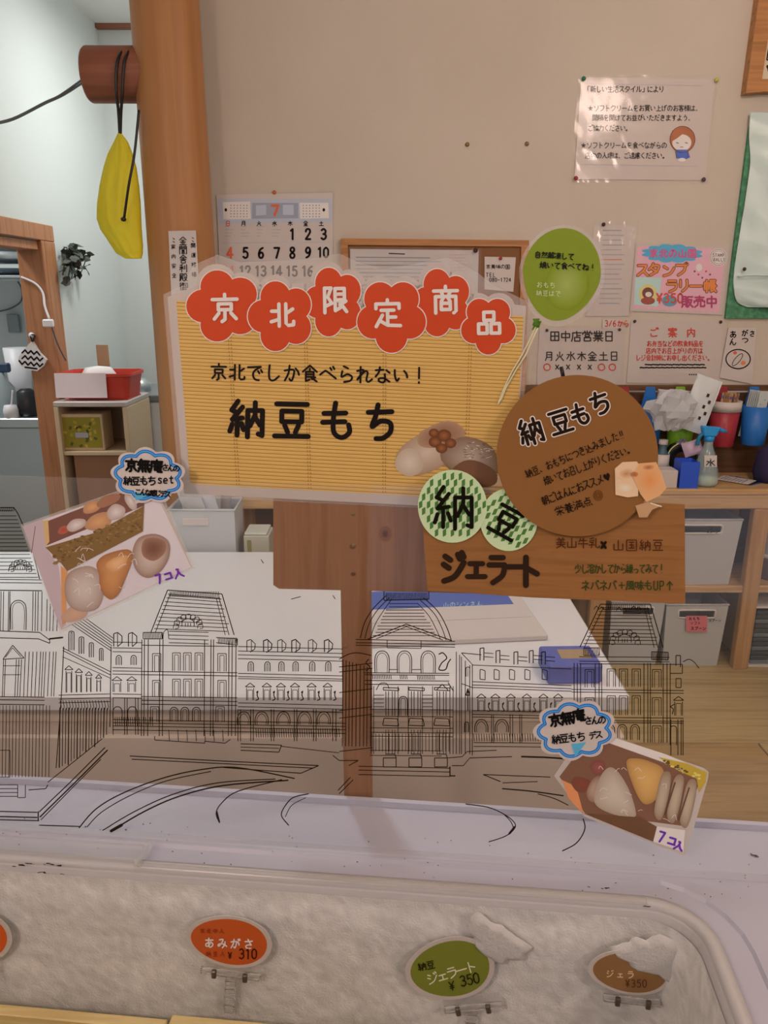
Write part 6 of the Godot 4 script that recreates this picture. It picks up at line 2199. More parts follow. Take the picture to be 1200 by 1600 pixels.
func film_edge(o: Node3D, outline: Array) -> void:
	# wrinkled clear film pocket round a paper: a wavy thin skin in front of it
	var p := pv(outline)
	var n := FastNoiseLite.new()
	n.seed = int(outline[0])
	n.frequency = 0.03
	var st := begin(true)
	var nu := 26
	var nv := 20
	var g := []
	for j in nv + 1:
		for i in nu + 1:
			var q := p[0].lerp(p[1], float(i) / nu).lerp(p[3].lerp(p[2], float(i) / nu), float(j) / nv)
			g.append(on(o.transform, q) + Vector3(0, 0, 0.0035 + 0.0018 * n.get_noise_2d(q.x * 2.0, q.y) + 0.0007 * sin(q.x * 0.35 + q.y * 0.05)))
	for j in nv:
		for i in nu:
			var a := j * (nu + 1) + i
			quad(st, g[a], g[a + 1], g[a + nu + 2], g[a + nu + 1])
	put("film_pocket", finish(st), mats["clear pocket"], o)


func pin(x: float, y: float, col: Color, key: String, label: String, r := 0.006, lift := 0.003) -> void:
	var o := sheet_thing("push_pin", label, "pin", t_wall, Vector2(x, y), "", lift)
	put("head", pin_mesh(r), mat("pin " + key, col, 0.3), o)


func wall_papers() -> void:
	var pocket := mat("clear pocket", Color(0.9, 0.9, 0.9, 0.03), 0.08)
	pocket.transparency = BaseMaterial3D.TRANSPARENCY_ALPHA
	pocket.albedo_color.a = 0.03
	var black := lin(34, 30, 30)
	# calendar
	var o := wall_sheet("wall_calendar", "wall calendar for July with large black dates", [338, 304, 520, 301, 520, 470, 346, 470], "", false, 0.003, "calendar")
	var i := ink(o, 0.001)
	i.poly(pv([340, 311, 519, 311, 519, 347, 342, 350]), ph(176, 166, 166), 0)
	i.poly(pv([348, 316, 391, 315, 392, 342, 349, 343]), ph(214, 206, 206), 1)
	i.poly(pv([468, 317, 513, 317, 514, 341, 469, 342]), ph(214, 206, 206), 1)
	i.poly(pv([394, 317, 466, 317, 466, 341, 394, 342]), ph(150, 142, 146), 0.6)
	i.poly(pv([400, 321, 416, 320, 416, 336, 400, 337]), ph(176, 168, 170), 1)
	i.poly(pv([442, 320, 459, 320, 459, 336, 442, 336]), ph(176, 168, 170), 1)
	for k in 2:
		i.disc(Vector2([353, 506][k], 328), 2.0, 2.6, black, 2)
		for r in 5:
			for c in 6:
				i.disc(Vector2([361, 474][k] + c * 5.0, 321 + r * 4.4), 1.0, 0.8, ph(120, 112, 112), 2)
	write(i, "7", 423, 320, 17, 4.0, ph(206, 96, 60), {"wide": 1.3, "layer": 2})
	var days := "日月火水木金土"
	for k in 7:
		write(i, days[k], 352 + k * 24.3, 345, 8.5, 1.2, ph(196, 90, 70) if k == 0 else black, {"layer": 2})
	var n := 1
	for r in 4:
		for c in 7:
			if r == 0 and c < 4:
				for q in 4:
					i.line(PackedVector2Array([Vector2(352 + c * 24.5, 354 + q * 5.0), Vector2(352 + c * 24.5 + 6 + (q * 7 + c * 3) % 9, 354 + q * 5.0)]), 0.6, ph(150, 142, 142), 1)
				continue
			var col := ph(206, 96, 60) if c == 0 else black
			var s := str(n)
			var x := 349.0 + c * 24.4
			var y := 357.0 + r * 29.0
			if s.length() == 1:
				write(i, s, x + 5, y, 18, 3.3, col, {"wide": 0.95, "layer": 2})
			else:
				write(i, s, x - 0.5, y, 17, 2.9, col, {"wide": 0.95, "step": 14.0, "layer": 2})
			n += 1
		i.line(PackedVector2Array([Vector2(346, 351 + (r + 1) * 28.6), Vector2(516, 350 + (r + 1) * 28.6)]), 0.6, ph(170, 162, 162), 1)
	i.done("print", mats["ink"])
	pin(429, 301, Color(0.6, 0.16, 0.05), "orange", "orange pin holding the calendar")
	# slip on the pillar, standing out from the wall as the pillar does
	var t_pillar := Transform3D(Basis(), Vector3(0, 1.55, -2.262))
	var sl := sheet_thing("paper_charm", "narrow white paper charm with vertical brush writing on the pillar", "paper", t_pillar, Vector2(288, 410), "", 0.0)
	plate(sl, "sheet", pv([263, 361, 306, 360, 312, 470, 268, 470]), -0.0006, 0.0, mats["paper"])
	var si := ink(sl, 0.0002)
	write(si, "金閣舎利殿御守", 279, 370, 13.5, 1.4, black, {"down": true, "step": 14.2, "ang": -0.02})
	write(si, "開運招福", 298, 380, 7.5, 0.9, black, {"down": true, "step": 15, "ang": -0.03})
	write(si, "家内安全", 267, 382, 7.5, 0.9, black, {"down": true, "step": 15, "ang": -0.03})
	for q: Array in [[270, 372], [300, 371], [270, 377], [300, 376]]:
		si.line(PackedVector2Array([Vector2(q[0], q[1]), Vector2(q[0] + 3, q[1] + 2)]), 1.2, black, 1)
	si.done("brush_writing", mats["ink"])
	# cork board with frame
	var cb := sheet_thing("cork_board", "wood-framed brown cork board behind the poster", "board", t_wall, Vector2(680, 480), "", 0.0)
	plate(cb, "cork", pv([541, 382, 818, 386, 812, 600, 545, 600]), 0.001, 0.010, mat("cork", ph(122, 76, 44), 0.9))
	for e: Array in [[[533, 373, 825, 376, 825, 386, 533, 383]], [[533, 383, 544, 383, 546, 600, 537, 600]], [[813, 386, 825, 386, 820, 600, 808, 600]], [[537, 600.5, 820, 600.5, 820, 610, 537, 610]]]:
		plate(cb, "frame_strip", pv(e[0]), 0.0, 0.018, mats["frame wood"])
	var doc := wall_sheet("pinned_document", "white printed document in a clear pocket pinned on the cork board", [547, 389, 748, 391, 746, 470, 549, 470], "", true, 0.0115, "document")
	i = ink(doc, 0.001)
	for r in 7:
		i.line(PackedVector2Array([Vector2(556, 402 + r * 6.0), Vector2(690 if r % 3 else 672, 403 + r * 6.0)]), 1.0 if r % 2 else 1.6, ph(130, 120, 116), 1)
		i.line(PackedVector2Array([Vector2(702, 398 + r * 5.0), Vector2(732 - (r * 5) % 12, 398 + r * 5.0)]), 0.9, ph(196, 140, 120), 1)
	i.line(pv([608, 396, 632, 397]), 1.8, black, 1)
	i.done("print", mats["ink"])
	film_edge(doc, [545, 386, 752, 388, 750, 474, 547, 474])
	pin(742, 392, lin(70, 40, 26), "brown", "brown pin in the corner of the printed document", 0.007, 0.0165)
	var nt := wall_sheet("handwritten_note", "small white handwritten note pinned on the cork board", [757, 401, 806, 402, 802, 456, 757, 452], "", false, 0.0125, "note")
	i = ink(nt, 0.001)
	write(i, "京美味の国", 759, 413, 7.5, 0.8, black, {"step": 7.6, "wob": 0.04})
	write(i, "TEL", 759, 426, 7, 0.8, black, {"step": 8})
	write(i, "080-1724", 764, 434, 6.5, 0.9, black, {"step": 6.4})
	i.done("handwriting", mats["ink"])
	pin(781, 404, Color(0.4, 0.04, 0.03), "dark red", "dark red pin holding the small note", 0.0055, 0.0145)
	# notice in a clear pocket, upper right
	var nn := wall_sheet("lifestyle_notice", "white notice in a shiny clear pocket with a bowing woman, upper right", [908, 121, 1118, 122, 1102, 282, 897, 280])
	i = ink(nn, 0.001)
	var dk := lin(40, 36, 38)
	for y: float in [131, 257]:
		i.line(pv([912 - (y - 131) * 0.05, y, 1098 - (y - 131) * 0.05, y + 3]), 0.7, ph(160, 146, 146), 1)
	write(i, "『新しい生活スタイル』により", 913, 134, 11, 1.2, dk, {"step": 8.9, "wide": 0.85})
	write(i, "★ソフトクリームをお買い上げのお客様は、", 918, 164, 10.5, 1.15, dk, {"step": 8.85, "wide": 0.86})
	write(i, "間隔を開けてお並びいただきますよう、", 925, 179, 10.5, 1.15, dk, {"step": 8.8, "wide": 0.86})
	write(i, "ご協力ください。", 918, 195, 10.5, 1.15, dk, {"step": 8.4, "wide": 0.86})
	write(i, "★ソフトクリームを食べながらの", 907, 222, 10.5, 1.15, dk, {"step": 9.0, "wide": 0.86})
	write(i, "店内の入場は、ご遠慮ください。", 914, 238, 10.5, 1.15, dk, {"step": 8.6, "wide": 0.86})
	# bowing woman
	var hair := ph(170, 92, 54)
	i.blob(Vector2(1066, 218), 19, 20, hair, hair, 2)
	i.disc(Vector2(1065, 223), 15, 13, ph(232, 206, 182), 3)
	i.poly(pv([1048, 222, 1050, 204, 1066, 200, 1082, 206, 1086, 224, 1080, 214, 1068, 208, 1058, 216]), hair, 4)
	i.poly(pv([1056, 234, 1074, 234, 1078, 246, 1066, 252, 1057, 246]), ph(68, 92, 160), 3)
	i.disc(Vector2(1065, 250), 6, 3, ph(232, 206, 182), 4)
	i.line(oval(Vector2(1066, 218), 19.5, 20.5, 28), 1.0, ph(90, 44, 30), 4.5, true)
	for e: float in [-1, 1]:
		i.line(PackedVector2Array([Vector2(1065 + e * 7 - 2, 223), Vector2(1065 + e * 7 + 2, 224)]), 1.1, dk, 5)
		i.line(pv([1065 + e * 10, 236, 1065 + e * 8, 248]), 1.0, ph(90, 60, 50), 4.4)
	i.line(pv([1062, 230, 1067, 230]), 1.0, ph(170, 70, 60), 5)
	i.done("print", mats["ink"])
	film_edge(nn, [903, 117, 1126, 118, 1106, 288, 891, 285])
	pin(911, 124, Color(0.02, 0.2, 0.09), "green", "green pin at the top left of the notice", 0.0065, 0.006)
	pin(1118, 126, Color(0.62, 0.6, 0.1), "yellow", "yellow pin at the top right of the notice", 0.0065, 0.006)
	pin(899, 279, Color(0.42, 0.03, 0.05), "red", "red pin at the bottom left of the notice", 0.0065, 0.006)
	pin(1098, 281, Color(0.1, 0.05, 0.09), "dark", "dark pin at the bottom right of the notice", 0.0065, 0.006)
	# price list behind the balloon
	var pr := wall_sheet("price_list", "printed list in a clear pocket behind the green balloon card", [928, 352, 994, 352, 982, 494, 916, 494])
	i = ink(pr, 0.001)
	for r in 16:
		var y := 360.0 + r * 7.6
		var x := 942.0 - (y - 360) * 0.05
		i.line(PackedVector2Array([Vector2(x, y), Vector2(x + 28 + (r * 5) % 9, y)]), 1.2 if r % 3 else 1.8, ph(196, 120, 90) if r == 6 else ph(150, 138, 138), 1)
	i.done("print", mats["ink"])
	film_edge(pr, [922, 346, 998, 346, 988, 497, 912, 497])
	pin(942, 351, lin(64, 36, 24), "brown", "brown pin at the top of the printed list", 0.006, 0.006)
	# stamp rally sign
	var sr := wall_sheet("stamp_rally_sign", "pink scalloped sign for a stamp booklet with orange lettering", [994, 381, 1139, 386, 1129, 492, 984, 486], "", true, 0.003, "sign")
	i = ink(sr, 0.001)
	var scal := PackedVector2Array()
	var corners := pv([998, 386, 1132, 391, 1122, 487, 990, 480])
	for e in 4:
		var a := corners[e]
		var b := corners[(e + 1) % 4]
		var nb := int(a.distance_to(b) / 9.0)
		var nrm := Vector2((b - a).y, -(b - a).x).normalized()
		for k in nb * 4:
			scal.append(a.lerp(b, k / (nb * 4.0)) + nrm * absf(sin(PI * k / 4.0)) * 2.6)
	i.poly(scal, ph(226, 152, 156), 0)
	i.poly(cloud(Vector2(1050, 396), 46, 14, 12, 0.02), ph(72, 150, 182), 1)
	write(i, "京北の山国", 1014, 389, 14, 2.6, ph(190, 80, 120), {"step": 15, "layer": 2})
	for q: Array in [["ス", 994, 412], ["タ", 1012, 411], ["ン", 1035, 413], ["プ", 1055, 411], ["ラ", 1040, 437], ["リ", 1058, 436], ["ー", 1077, 437], ["帳", 1099, 437]]:
		write(i, q[0], q[1], q[2], 20, 5.0, ph(96, 40, 26), {"layer": 2})
		write(i, q[0], q[1], q[2], 20, 3.0, ph(226, 116, 44), {"layer": 3.6})
	i.poly(pv([993, 433, 1034, 434, 1028, 479, 990, 476]), ph(176, 206, 224), 1)
	i.blob(Vector2(1012, 460), 14, 16, ph(226, 186, 96), ph(206, 176, 110), 1.6)
	i.disc(Vector2(1012, 458), 9, 9, ph(110, 52, 40), 2.2)
	i.disc(Vector2(1012, 470), 11, 6, ph(150, 60, 50), 2.4)
	i.disc(Vector2(1013, 460), 5, 4, ph(232, 200, 170), 2.7)
	i.disc(Vector2(1046, 470), 12, 9, ph(70, 140, 150), 1.2)
	write(i, "¥350", 1025, 458, 16, 2.8, ph(196, 60, 44), {"step": 16, "layer": 3})
	write(i, "販売中", 1064, 462, 19, 2.8, ph(166, 40, 84), {"step": 19, "layer": 3})
	i.disc(Vector2(1122, 402), 14, 14, ph(216, 196, 190), 1.5)
	i.line(oval(Vector2(1122, 402), 12.5, 12.5, 24), 0.9, ph(130, 110, 108), 2.2, true)
	i.line(oval(Vector2(1122, 402), 10.0, 10.0, 24), 0.6, ph(130, 110, 108), 2.2, true)
	write(i, "STAMP", 1113, 396, 5.5, 0.9, ph(110, 92, 90), {"step": 5.6, "layer": 3})
	write(i, "RALLY", 1114, 403, 5.5, 0.9, ph(110, 92, 90), {"step": 5.6, "layer": 3})
	i.blob(Vector2(1092, 418), 5, 6, ph(226, 216, 206), ph(206, 196, 190), 2)
	for k in 5:
		i.disc(Vector2(1085 + k * 6, 424 + (k % 3) * 5), 1.6, 1.6, ph(196, 60, 60) if k % 2 else ph(110, 60, 60), 2)
	i.done("print", mats["film_ink"])
	film_edge(sr, [990, 378, 1143, 383, 1133, 495, 980, 489])
	# opening days
	var od := wall_sheet("opening_days_notice", "handwritten opening days notice with red circles and black crosses", [843, 512, 974, 512, 968, 606, 838, 606])
	i = ink(od, 0.001)
	write(i, "田中店営業日", 858, 517, 17, 2.0, black, {"step": 17.0, "wob": 0.02})
	write(i, "月火水木金土日", 850, 549, 15, 1.7, black, {"step": 17.0, "wob": 0.02})
	for k in 7:
		if k in [0, 5, 6]:
			write(i, "○", 848 + k * 17.0, 567, 13, 1.7, ph(196, 60, 44))
		else:
			write(i, "×", 850 + k * 17.0, 568, 11, 1.7, black)
	i.done("handwriting", mats["ink"])
	var od2 := wall_sheet("date_slip", "small paper slip with a red date above the opening days notice", [942, 498, 972, 499, 970, 514, 941, 513], "", false, 0.004, "note")
	i = ink(od2, 0.001)
	write(i, "3/6から", 944, 500, 10.5, 1.4, ph(190, 60, 50), {"step": 9.5, "wob": 0.02})
	i.done("handwriting", mats["ink"])
	pin(854, 516, lin(80, 60, 50), "grey brown", "brown pin at the left of the opening days notice", 0.005, 0.004)
	pin(967, 515, lin(80, 60, 50), "grey brown", "brown pin at the right of the opening days notice", 0.005, 0.006)
	film_edge(od, [834, 508, 978, 508, 972, 610, 830, 610])
	# information notice
	var an := wall_sheet("information_notice", "white information notice with red printed text above the cups", [986, 500, 1132, 503, 1124, 601, 979, 598])
	i = ink(an, 0.001)
	var rd := ph(188, 66, 54)
	write(i, "ご案内", 1014, 512, 15, 1.9, rd, {"step": 29})
	write(i, "お弁当などの飲食料品を", 1010, 532, 10, 1.3, rd, {"step": 8.1, "wide": 0.82})
	write(i, "店内でお召上がりの方は", 1009, 543, 10, 1.3, rd, {"step": 8.1, "wide": 0.82})
	write(i, "レジ会計時にお申し出ください。", 993, 554, 10, 1.3, rd, {"step": 8.0, "wide": 0.8})
	for k in 26:
		i.line(PackedVector2Array([Vector2(1008 + k * 3.6, 569.5), Vector2(1010.4 + k * 3.6, 569.5 + (k % 3) * 0.5)]), 2.2, dk, 1)
		i.line(PackedVector2Array([Vector2(1000 + k * 4.0, 574.5), Vector2(1002.7 + k * 4.0, 574.0 + (k % 2) * 0.6)]), 2.2, dk, 1)
	for k in 4:
		i.line(PackedVector2Array([Vector2(1076 + k * 3.4, 585), Vector2(1078.4 + k * 3.4, 585.4)]), 1.6, dk, 1)
	i.done("print", mats["ink"])
	pin(991, 502, lin(64, 40, 30), "brown", "brown pin at the left of the information notice", 0.005, 0.004)
	pin(1125, 503, lin(64, 40, 30), "brown", "brown pin at the right of the information notice", 0.005, 0.004)
	# handwritten card with a bowl drawing
	var hc := wall_sheet("bowl_card", "handwritten card with a drawing of a bowl, right of the information notice", [1138, 512, 1182, 512, 1175, 600, 1124, 590], "", false, 0.0045, "card")
	i = ink(hc, 0.001)
	write(i, "あん", 1139, 516, 12, 1.6, black, {"down": true, "step": 12, "wob": 0.04})
	write(i, "がつ", 1158, 515, 11, 1.5, black, {"down": true, "step": 11, "wob": 0.04})
	write(i, "さ", 1170, 516, 10, 1.5, black)
	i.line(oval(Vector2(1153, 561), 19, 15, 26), 1.8, black, 2, true)
	i.line(oval(Vector2(1152, 562), 4, 12, 18, 0.7), 1.0, black, 2, true)
	i.disc(Vector2(1148, 551), 3.0, 2.6, ph(214, 96, 72), 3)
	i.disc(Vector2(1161, 567), 3.6, 3.4, ph(214, 120, 72), 3)
	i.done("handwriting", mats["ink"])
	# framed picture, cut by the corner of the photograph
	var fp := sheet_thing("framed_picture", "orange wood framed ink picture at the upper right corner", "picture", t_wall, Vector2(1200, 80), "", 0.0)
	plate(fp, "backing", pv([1185, -40, 1330, -40, 1320, 140, 1166, 140]), 0.004, 0.016, mat("mount", ph(200, 174, 142), 0.7))
	plate(fp, "frame_side", pv([1184, -50, 1208, -50, 1182, 128, 1182, 148, 1157, 150]), 0.0, 0.035, mats["frame wood"])
	plate(fp, "frame_foot", pv([1182, 128.5, 1320, 126, 1336, 148, 1182, 147.5]), 0.0, 0.035, mats["frame wood"])
	plate(fp, "frame_side", pv([1320, -50, 1346, -50, 1336, 147, 1320, 125.5]), 0.0, 0.035, mats["frame wood"])
	plate(fp, "frame_head", pv([1184, -74, 1346, -74, 1346, -50.5, 1184, -50.5]), 0.0, 0.035, mats["frame wood"])
	i = ink(fp, 0.0165)
	i.line(pv([1204, 30, 1194, 96, 1210, 100]), 2.0, lin(30, 24, 20), 0)
	i.blob(Vector2(1203, 110), 10, 7, lin(40, 32, 26), lin(70, 56, 42), 0, 0.2, 3, 0.1)
	i.done("ink_drawing", mats["ink"])
	# green felt board with a white plastic bag hung in front
	var gb := sheet_thing("green_board", "green felt board at the right edge behind a white plastic bag", "board", t_wall, Vector2(1190, 340), "", 0.0)
	var felt := mat("green felt", ph(74, 116, 80), 0.95)
	felt.albedo_color = Color.WHITE
	felt.albedo_texture = noise_tex(0.06, [[0.0, ph(56, 96, 62)], [0.5, ph(72, 116, 80)], [1.0, ph(96, 140, 100)]], 256, 41, 4)
	felt.uv1_triplanar = true
	felt.uv1_scale = Vector3(3, 3, 3)
	plate(gb, "felt", pv([1168, 200, 1400, 200, 1380, 498, 1131, 497, 1140, 420]), 0.002, 0.012, felt)
	var bag := sheet_thing("hung_plastic_bag", "white plastic bag hung on the green board at the right edge", "bag", t_wall, Vector2(1190, 480), "", 0.016)
	var n2 := FastNoiseLite.new()
	n2.seed = 9
	n2.frequency = 0.02
	var left := curve2(pv([1172, 176, 1170, 215, 1172, 252, 1166, 300, 1158, 350, 1150, 400, 1146, 430, 1146, 452, 1152, 472, 1168, 480]), 4)
	var st := begin(true)
	var rows := []
	for p in left:
		var row := []
		for k in 13:
			var f := k / 12.0
			var q := Vector2(lerpf(p.x, 1330, f), p.y + (6.0 * sin(f * 3.0) if p.y < 200 else 0.0))
			var swell: float = sin(minf(f * 3.0, 1.0) * PI / 2)
			row.append(on(bag.transform, q) + Vector3(0, 0, maxf(0.002, 0.03 * swell + 0.012 * n2.get_noise_2d(q.x * 1.5, q.y))))
		rows.append(row)
	for j in rows.size() - 1:
		for k in 12:
			quad(st, rows[j][k], rows[j][k + 1], rows[j + 1][k + 1], rows[j + 1][k])
			quad(st, rows[j][k + 1] * Vector3(1, 1, 0), rows[j][k] * Vector3(1, 1, 0), rows[j + 1][k] * Vector3(1, 1, 0), rows[j + 1][k + 1] * Vector3(1, 1, 0))
	put("sheet", finish(st), mat("bag white", ph(190, 190, 188), 0.35), bag)
	put("fold_band", tube(curve([on(bag.transform, Vector2(1150, 432)) + Vector3(0, 0, 0.012), on(bag.transform, Vector2(1170, 430)) + Vector3(0, 0, 0.036), on(bag.transform, Vector2(1215, 432)) + Vector3(0, 0, 0.042)]), 0.003, 6), mats["bag white"], bag)
	pin(1155, 421, lin(60, 40, 30), "brown", "brown pin in the lower fold of the hung plastic bag", 0.006, 0.034)


func cup_mesh(r0: float, r1: float, h: float) -> ArrayMesh:
	return lathe([[0.0, 0.0], [r0, 0.0], [r0 + 0.002, 0.003], [r1, h], [r1 - 0.003, h], [r0 - 0.002, 0.006], [0.0, 0.006]], 26)


func counter_things() -> void:
	# cups hanging in a row from a rail on the panel, with what they hold
	var zc := 2.415
	var rail_y := at(1100, 612, 2.47).y
	var rl := thing("cup_rail", "thin steel rail carrying the row of coloured cups", "rail", place(Vector3(1.05, rail_y, -2.462)))
	put("bar", tube(PackedVector3Array([Vector3(-0.5, 0, 0), Vector3(0.8, 0, 0)]), 0.004, 8), mats["steel"], rl)
	for x: float in [-0.48, 0.5]:
		put("bracket", tube(PackedVector3Array([Vector3(x, 0, 0), Vector3(x, 0, -0.022)]), 0.004, 6), mats["steel"], rl)
	var cups := [["red", 972, 630, 690, ph(150, 36, 44), 0.038], ["blue", 1013, 634, 694, ph(30, 92, 150), 0.038], ["green", 1060, 640, 700, ph(120, 158, 30), 0.045], ["red", 1126, 636, 696, ph(158, 36, 50), 0.046], ["blue", 1175, 634, 694, ph(22, 98, 158), 0.044], ["green", 1224, 638, 694, ph(120, 158, 30), 0.044]]
	var labels := ["red hanging cup half hidden by the round cardboard sign", "blue hanging cup between the red cup and the plastic bag", "lime green hanging cup behind the plastic bag", "red hanging cup holding wooden forks, white inside band", "blue hanging cup holding printed sleeves", "lime green hanging cup at the right edge"]
	for k in cups.size():
		var c: Array = cups[k]
		var r1: float = c[5]
		var p := at(c[1], c[3], zc)
		var top := at(c[1], c[2], zc).y
		var h := top - p.y
		var m := mat("cup " + c[0], c[4], 0.4)
		var t := thing("hanging_cup", labels[k], "cup", place(p), "coloured hanging cups")
		put("cup_body", cup_mesh(r1 * 0.75, r1, h), m, t)
		# peaked ear with a hole that hooks over the rail
		var ear := begin()
		var e0 := Vector3(-0.03, h, -r1 + 0.012)
		var e1 := Vector3(0.03, h, -r1 + 0.012)
		var e2 := Vector3(0.014, rail_y - p.y + 0.018, -r1 + 0.010)
		var e3 := Vector3(-0.014, rail_y - p.y + 0.018, -r1 + 0.010)
		hexa(ear, [e0 + Vector3(0, -0.03, -0.003), e1 + Vector3(0, -0.03, -0.003), e1 + Vector3(0, -0.03, 0.002), e0 + Vector3(0, -0.03, 0.002), e3 + Vector3(0, 0, -0.003), e2 + Vector3(0, 0, -0.003), e2 + Vector3(0, 0, 0.002), e3 + Vector3(0, 0, 0.002)], 0.001)
		put("hook_ear", finish(ear), m, t)
		if k == 3:
			put("white_band", lathe([[r1 - 0.012, h - 0.01], [r1 + 0.0015, h - 0.012], [r1 + 0.002, h + 0.02], [r1 - 0.002, h + 0.02], [r1 - 0.012, h - 0.01]], 26), mats["paper"], t)
	# forks in the red cup, chopsticks behind the bag, sleeves in the blue cup
	var stick := box(Vector3(-0.004, 0, -0.0015), Vector3(0.004, 0.15, 0.0015), 0.0008)
	var fork := begin()
	add_box(fork, Vector3(-0.004, 0, -0.001), Vector3(0.004, 0.1, 0.001), 0.0005)
	add_box(fork, Vector3(-0.008, 0.1002, -0.001), Vector3(0.008, 0.125, 0.001), 0.0005)
	for k in 3:
		add_box(fork, Vector3(-0.008 + k * 0.006, 0.1252, -0.001), Vector3(-0.004 + k * 0.006, 0.145, 0.001), 0.0004)
	var fork_mesh := finish(fork)
	var forks := [mat("fork wood", ph(186, 140, 92), 0.7), mat("fork wood dark", ph(142, 98, 60), 0.7), mat("fork wrap", ph(110, 84, 130), 0.5)]
	var base := at(1126, 692, zc)
	for k in 22:
		var a := TAU * k / 22.0 * 1.618
		var q := base + Vector3(cos(a) * 0.022 * sqrt(k / 22.0), 0.012 + rng.randf() * 0.004, sin(a) * 0.022 * sqrt(k / 22.0))
		var f := put("wooden_fork", fork_mesh, forks[k % 2], self, Transform3D(Basis.from_euler(Vector3(sin(a) * 0.10, a, -cos(a) * 0.10)), q))
		metas(f, "disposable wooden fork standing in the red cup with white band", "fork", "wooden forks in the red cup")
		if k % 2 == 0:
			put("purple_wrap", box(Vector3(-0.0085, 0.128, -0.0014), Vector3(0.0085, 0.136, 0.0014)), forks[2], f)
	var base2 := at(1062, 696, zc)
	for k in 12:
		var q := base2 + Vector3(-0.025 + 0.0045 * k, 0.012, rng.randf_range(-0.02, 0.02))
		var f := put("chopstick_pair", stick, mat("sleeve", ph(196, 178, 158), 0.6) if k % 3 else forks[0], self, Transform3D(Basis.from_euler(Vector3(-0.05, 0.0, -0.22 - rng.randf() * 0.2)), q))
		metas(f, "wrapped chopsticks leaning in the lime cup behind the bag", "chopsticks", "chopsticks in the lime cup")
	var pb := thing("chopstick_packet", "clear packet of chopsticks printed with black characters behind the bag", "packet", Transform3D(Basis.from_euler(Vector3(-0.1, 0.1, -0.32)), at(1094, 632, 2.352)))
	put("film", packet(0.085, 0.17, 0.008, 4), mat("pale film", ph(196, 184, 172), 0.3), pb)
	for k in 5:
		var w := put("black_print", box(Vector3(0.005 + (k % 2) * 0.012, -0.045 + k * 0.018, 0.0088), Vector3(0.013 + (k % 2) * 0.012, -0.035 + k * 0.018, 0.0094)), mats["black"], pb)
	var base3 := at(1170, 690, zc)
	for k in 6:
		var f := put("paper_sleeve", box(Vector3(-0.016, 0, -0.002), Vector3(0.016, 0.15, 0.002), 0.001), mat("sleeve grey", ph(176, 166, 152), 0.7), self, Transform3D(Basis.from_euler(Vector3(0.0, 0.1, -0.14 + 0.012 * k)), base3 + Vector3(-0.012 + 0.004 * k, 0.012, -0.02 + 0.008 * k)))
		metas(f, "pale printed paper sleeve leaning in the blue cup at right", "sleeve", "paper sleeves in the blue cup")
		for d in 4:
			put("print_dot", box(Vector3(-0.008 + (d % 2) * 0.012, 0.08 + d * 0.014, 0.0021), Vector3(-0.005 + (d % 2) * 0.012, 0.083 + d * 0.014, 0.0025)), mat("dot blue", ph(80, 96, 120), 0.6), f)
	# counter top goods
	var cy := at(1100, 765, 2.25).y
	var sp := thing("spray_bottle", "clear spray bottle with bright blue trigger and handwritten label", "bottle", place(Vector3(at(1101, 745, 2.31).x, cy, -2.31)))
	var glassy: Material = mats["clear moulded plastic"]
	put("bottle", lathe([[0.0, 0.0], [0.034, 0.0], [0.040, 0.006], [0.041, 0.025], [0.036, 0.05], [0.022, 0.10], [0.013, 0.125], [0.013, 0.14], [0.0, 0.14]], 26), mat("bottle clear", ph(176, 184, 172), 0.12), sp)
	var bc := mats["bottle clear"] as StandardMaterial3D
	bc.transparency = BaseMaterial3D.TRANSPARENCY_ALPHA
	bc.albedo_color.a = 0.35
	put("water", lathe([[0.0, 0.003], [0.033, 0.003], [0.038, 0.01], [0.037, 0.03], [0.0, 0.03]], 24), mat("water pale", ph(190, 180, 150), 0.1), sp)
	put("collar", lathe([[0.0, 0.138], [0.015, 0.138], [0.015, 0.152], [0.0, 0.152]], 18), mat("sky blue plastic", ph(36, 128, 186), 0.35), sp)
	var head := begin()
	hexa(head, [Vector3(-0.02, 0.152, -0.012), Vector3(0.018, 0.152, -0.012), Vector3(0.018, 0.152, 0.012), Vector3(-0.02, 0.152, 0.012), Vector3(-0.03, 0.185, -0.01), Vector3(0.03, 0.18, -0.01), Vector3(0.03, 0.18, 0.01), Vector3(-0.03, 0.185, 0.01)], 0.004)
	put("head", finish(head), mats["sky blue plastic"], sp)
	put("nozzle", tube(PackedVector3Array([Vector3(0.028, 0.172, 0), Vector3(0.05, 0.167, 0)]), 0.007, 10, 0.004), mats["sky blue plastic"], sp)
	put("trigger", tube(curve([Vector3(-0.012, 0.165, 0), Vector3(-0.03, 0.15, 0), Vector3(-0.034, 0.125, 0)]), 0.006, 8), mat("teal plastic", ph(20, 104, 128), 0.35), sp)
	put("label_paper", box(Vector3(-0.018, 0.055, 0.033), Vector3(0.02, 0.09, 0.034), 0.0), mats["paper"], sp, Transform3D(Basis(Vector3.RIGHT, -0.25), Vector3(0, 0.002, 0.012)))
	var wt := Node3D.new()
	wt.name = "label_text"
	sp.add_child(wt)
	for q: Array in [[0, 0.078, 0, 0.058], [-0.012, 0.072, -0.003, 0.071], [-0.003, 0.071, -0.013, 0.06], [0.012, 0.074, 0.003, 0.069], [0.002, 0.069, 0.014, 0.059]]:
		put("brush_stroke", tube(PackedVector3Array([Vector3(q[0], q[1], 0.0352), Vector3(q[2], q[3], 0.0352)]), 0.0013, 5), mats["black"], wt, Transform3D(Basis(Vector3.RIGHT, -0.25), Vector3(0, 0.002, 0.0128)))
	# white box and blue box at the front edge
	var wb := put("white_box", box(Vector3(-0.032, 0, -0.03), Vector3(0.032, 0.055, 0.03), 0.002), mats["paper"], self, place(Vector3(at(1038, 745, 2.29).x, cy, -2.295)))
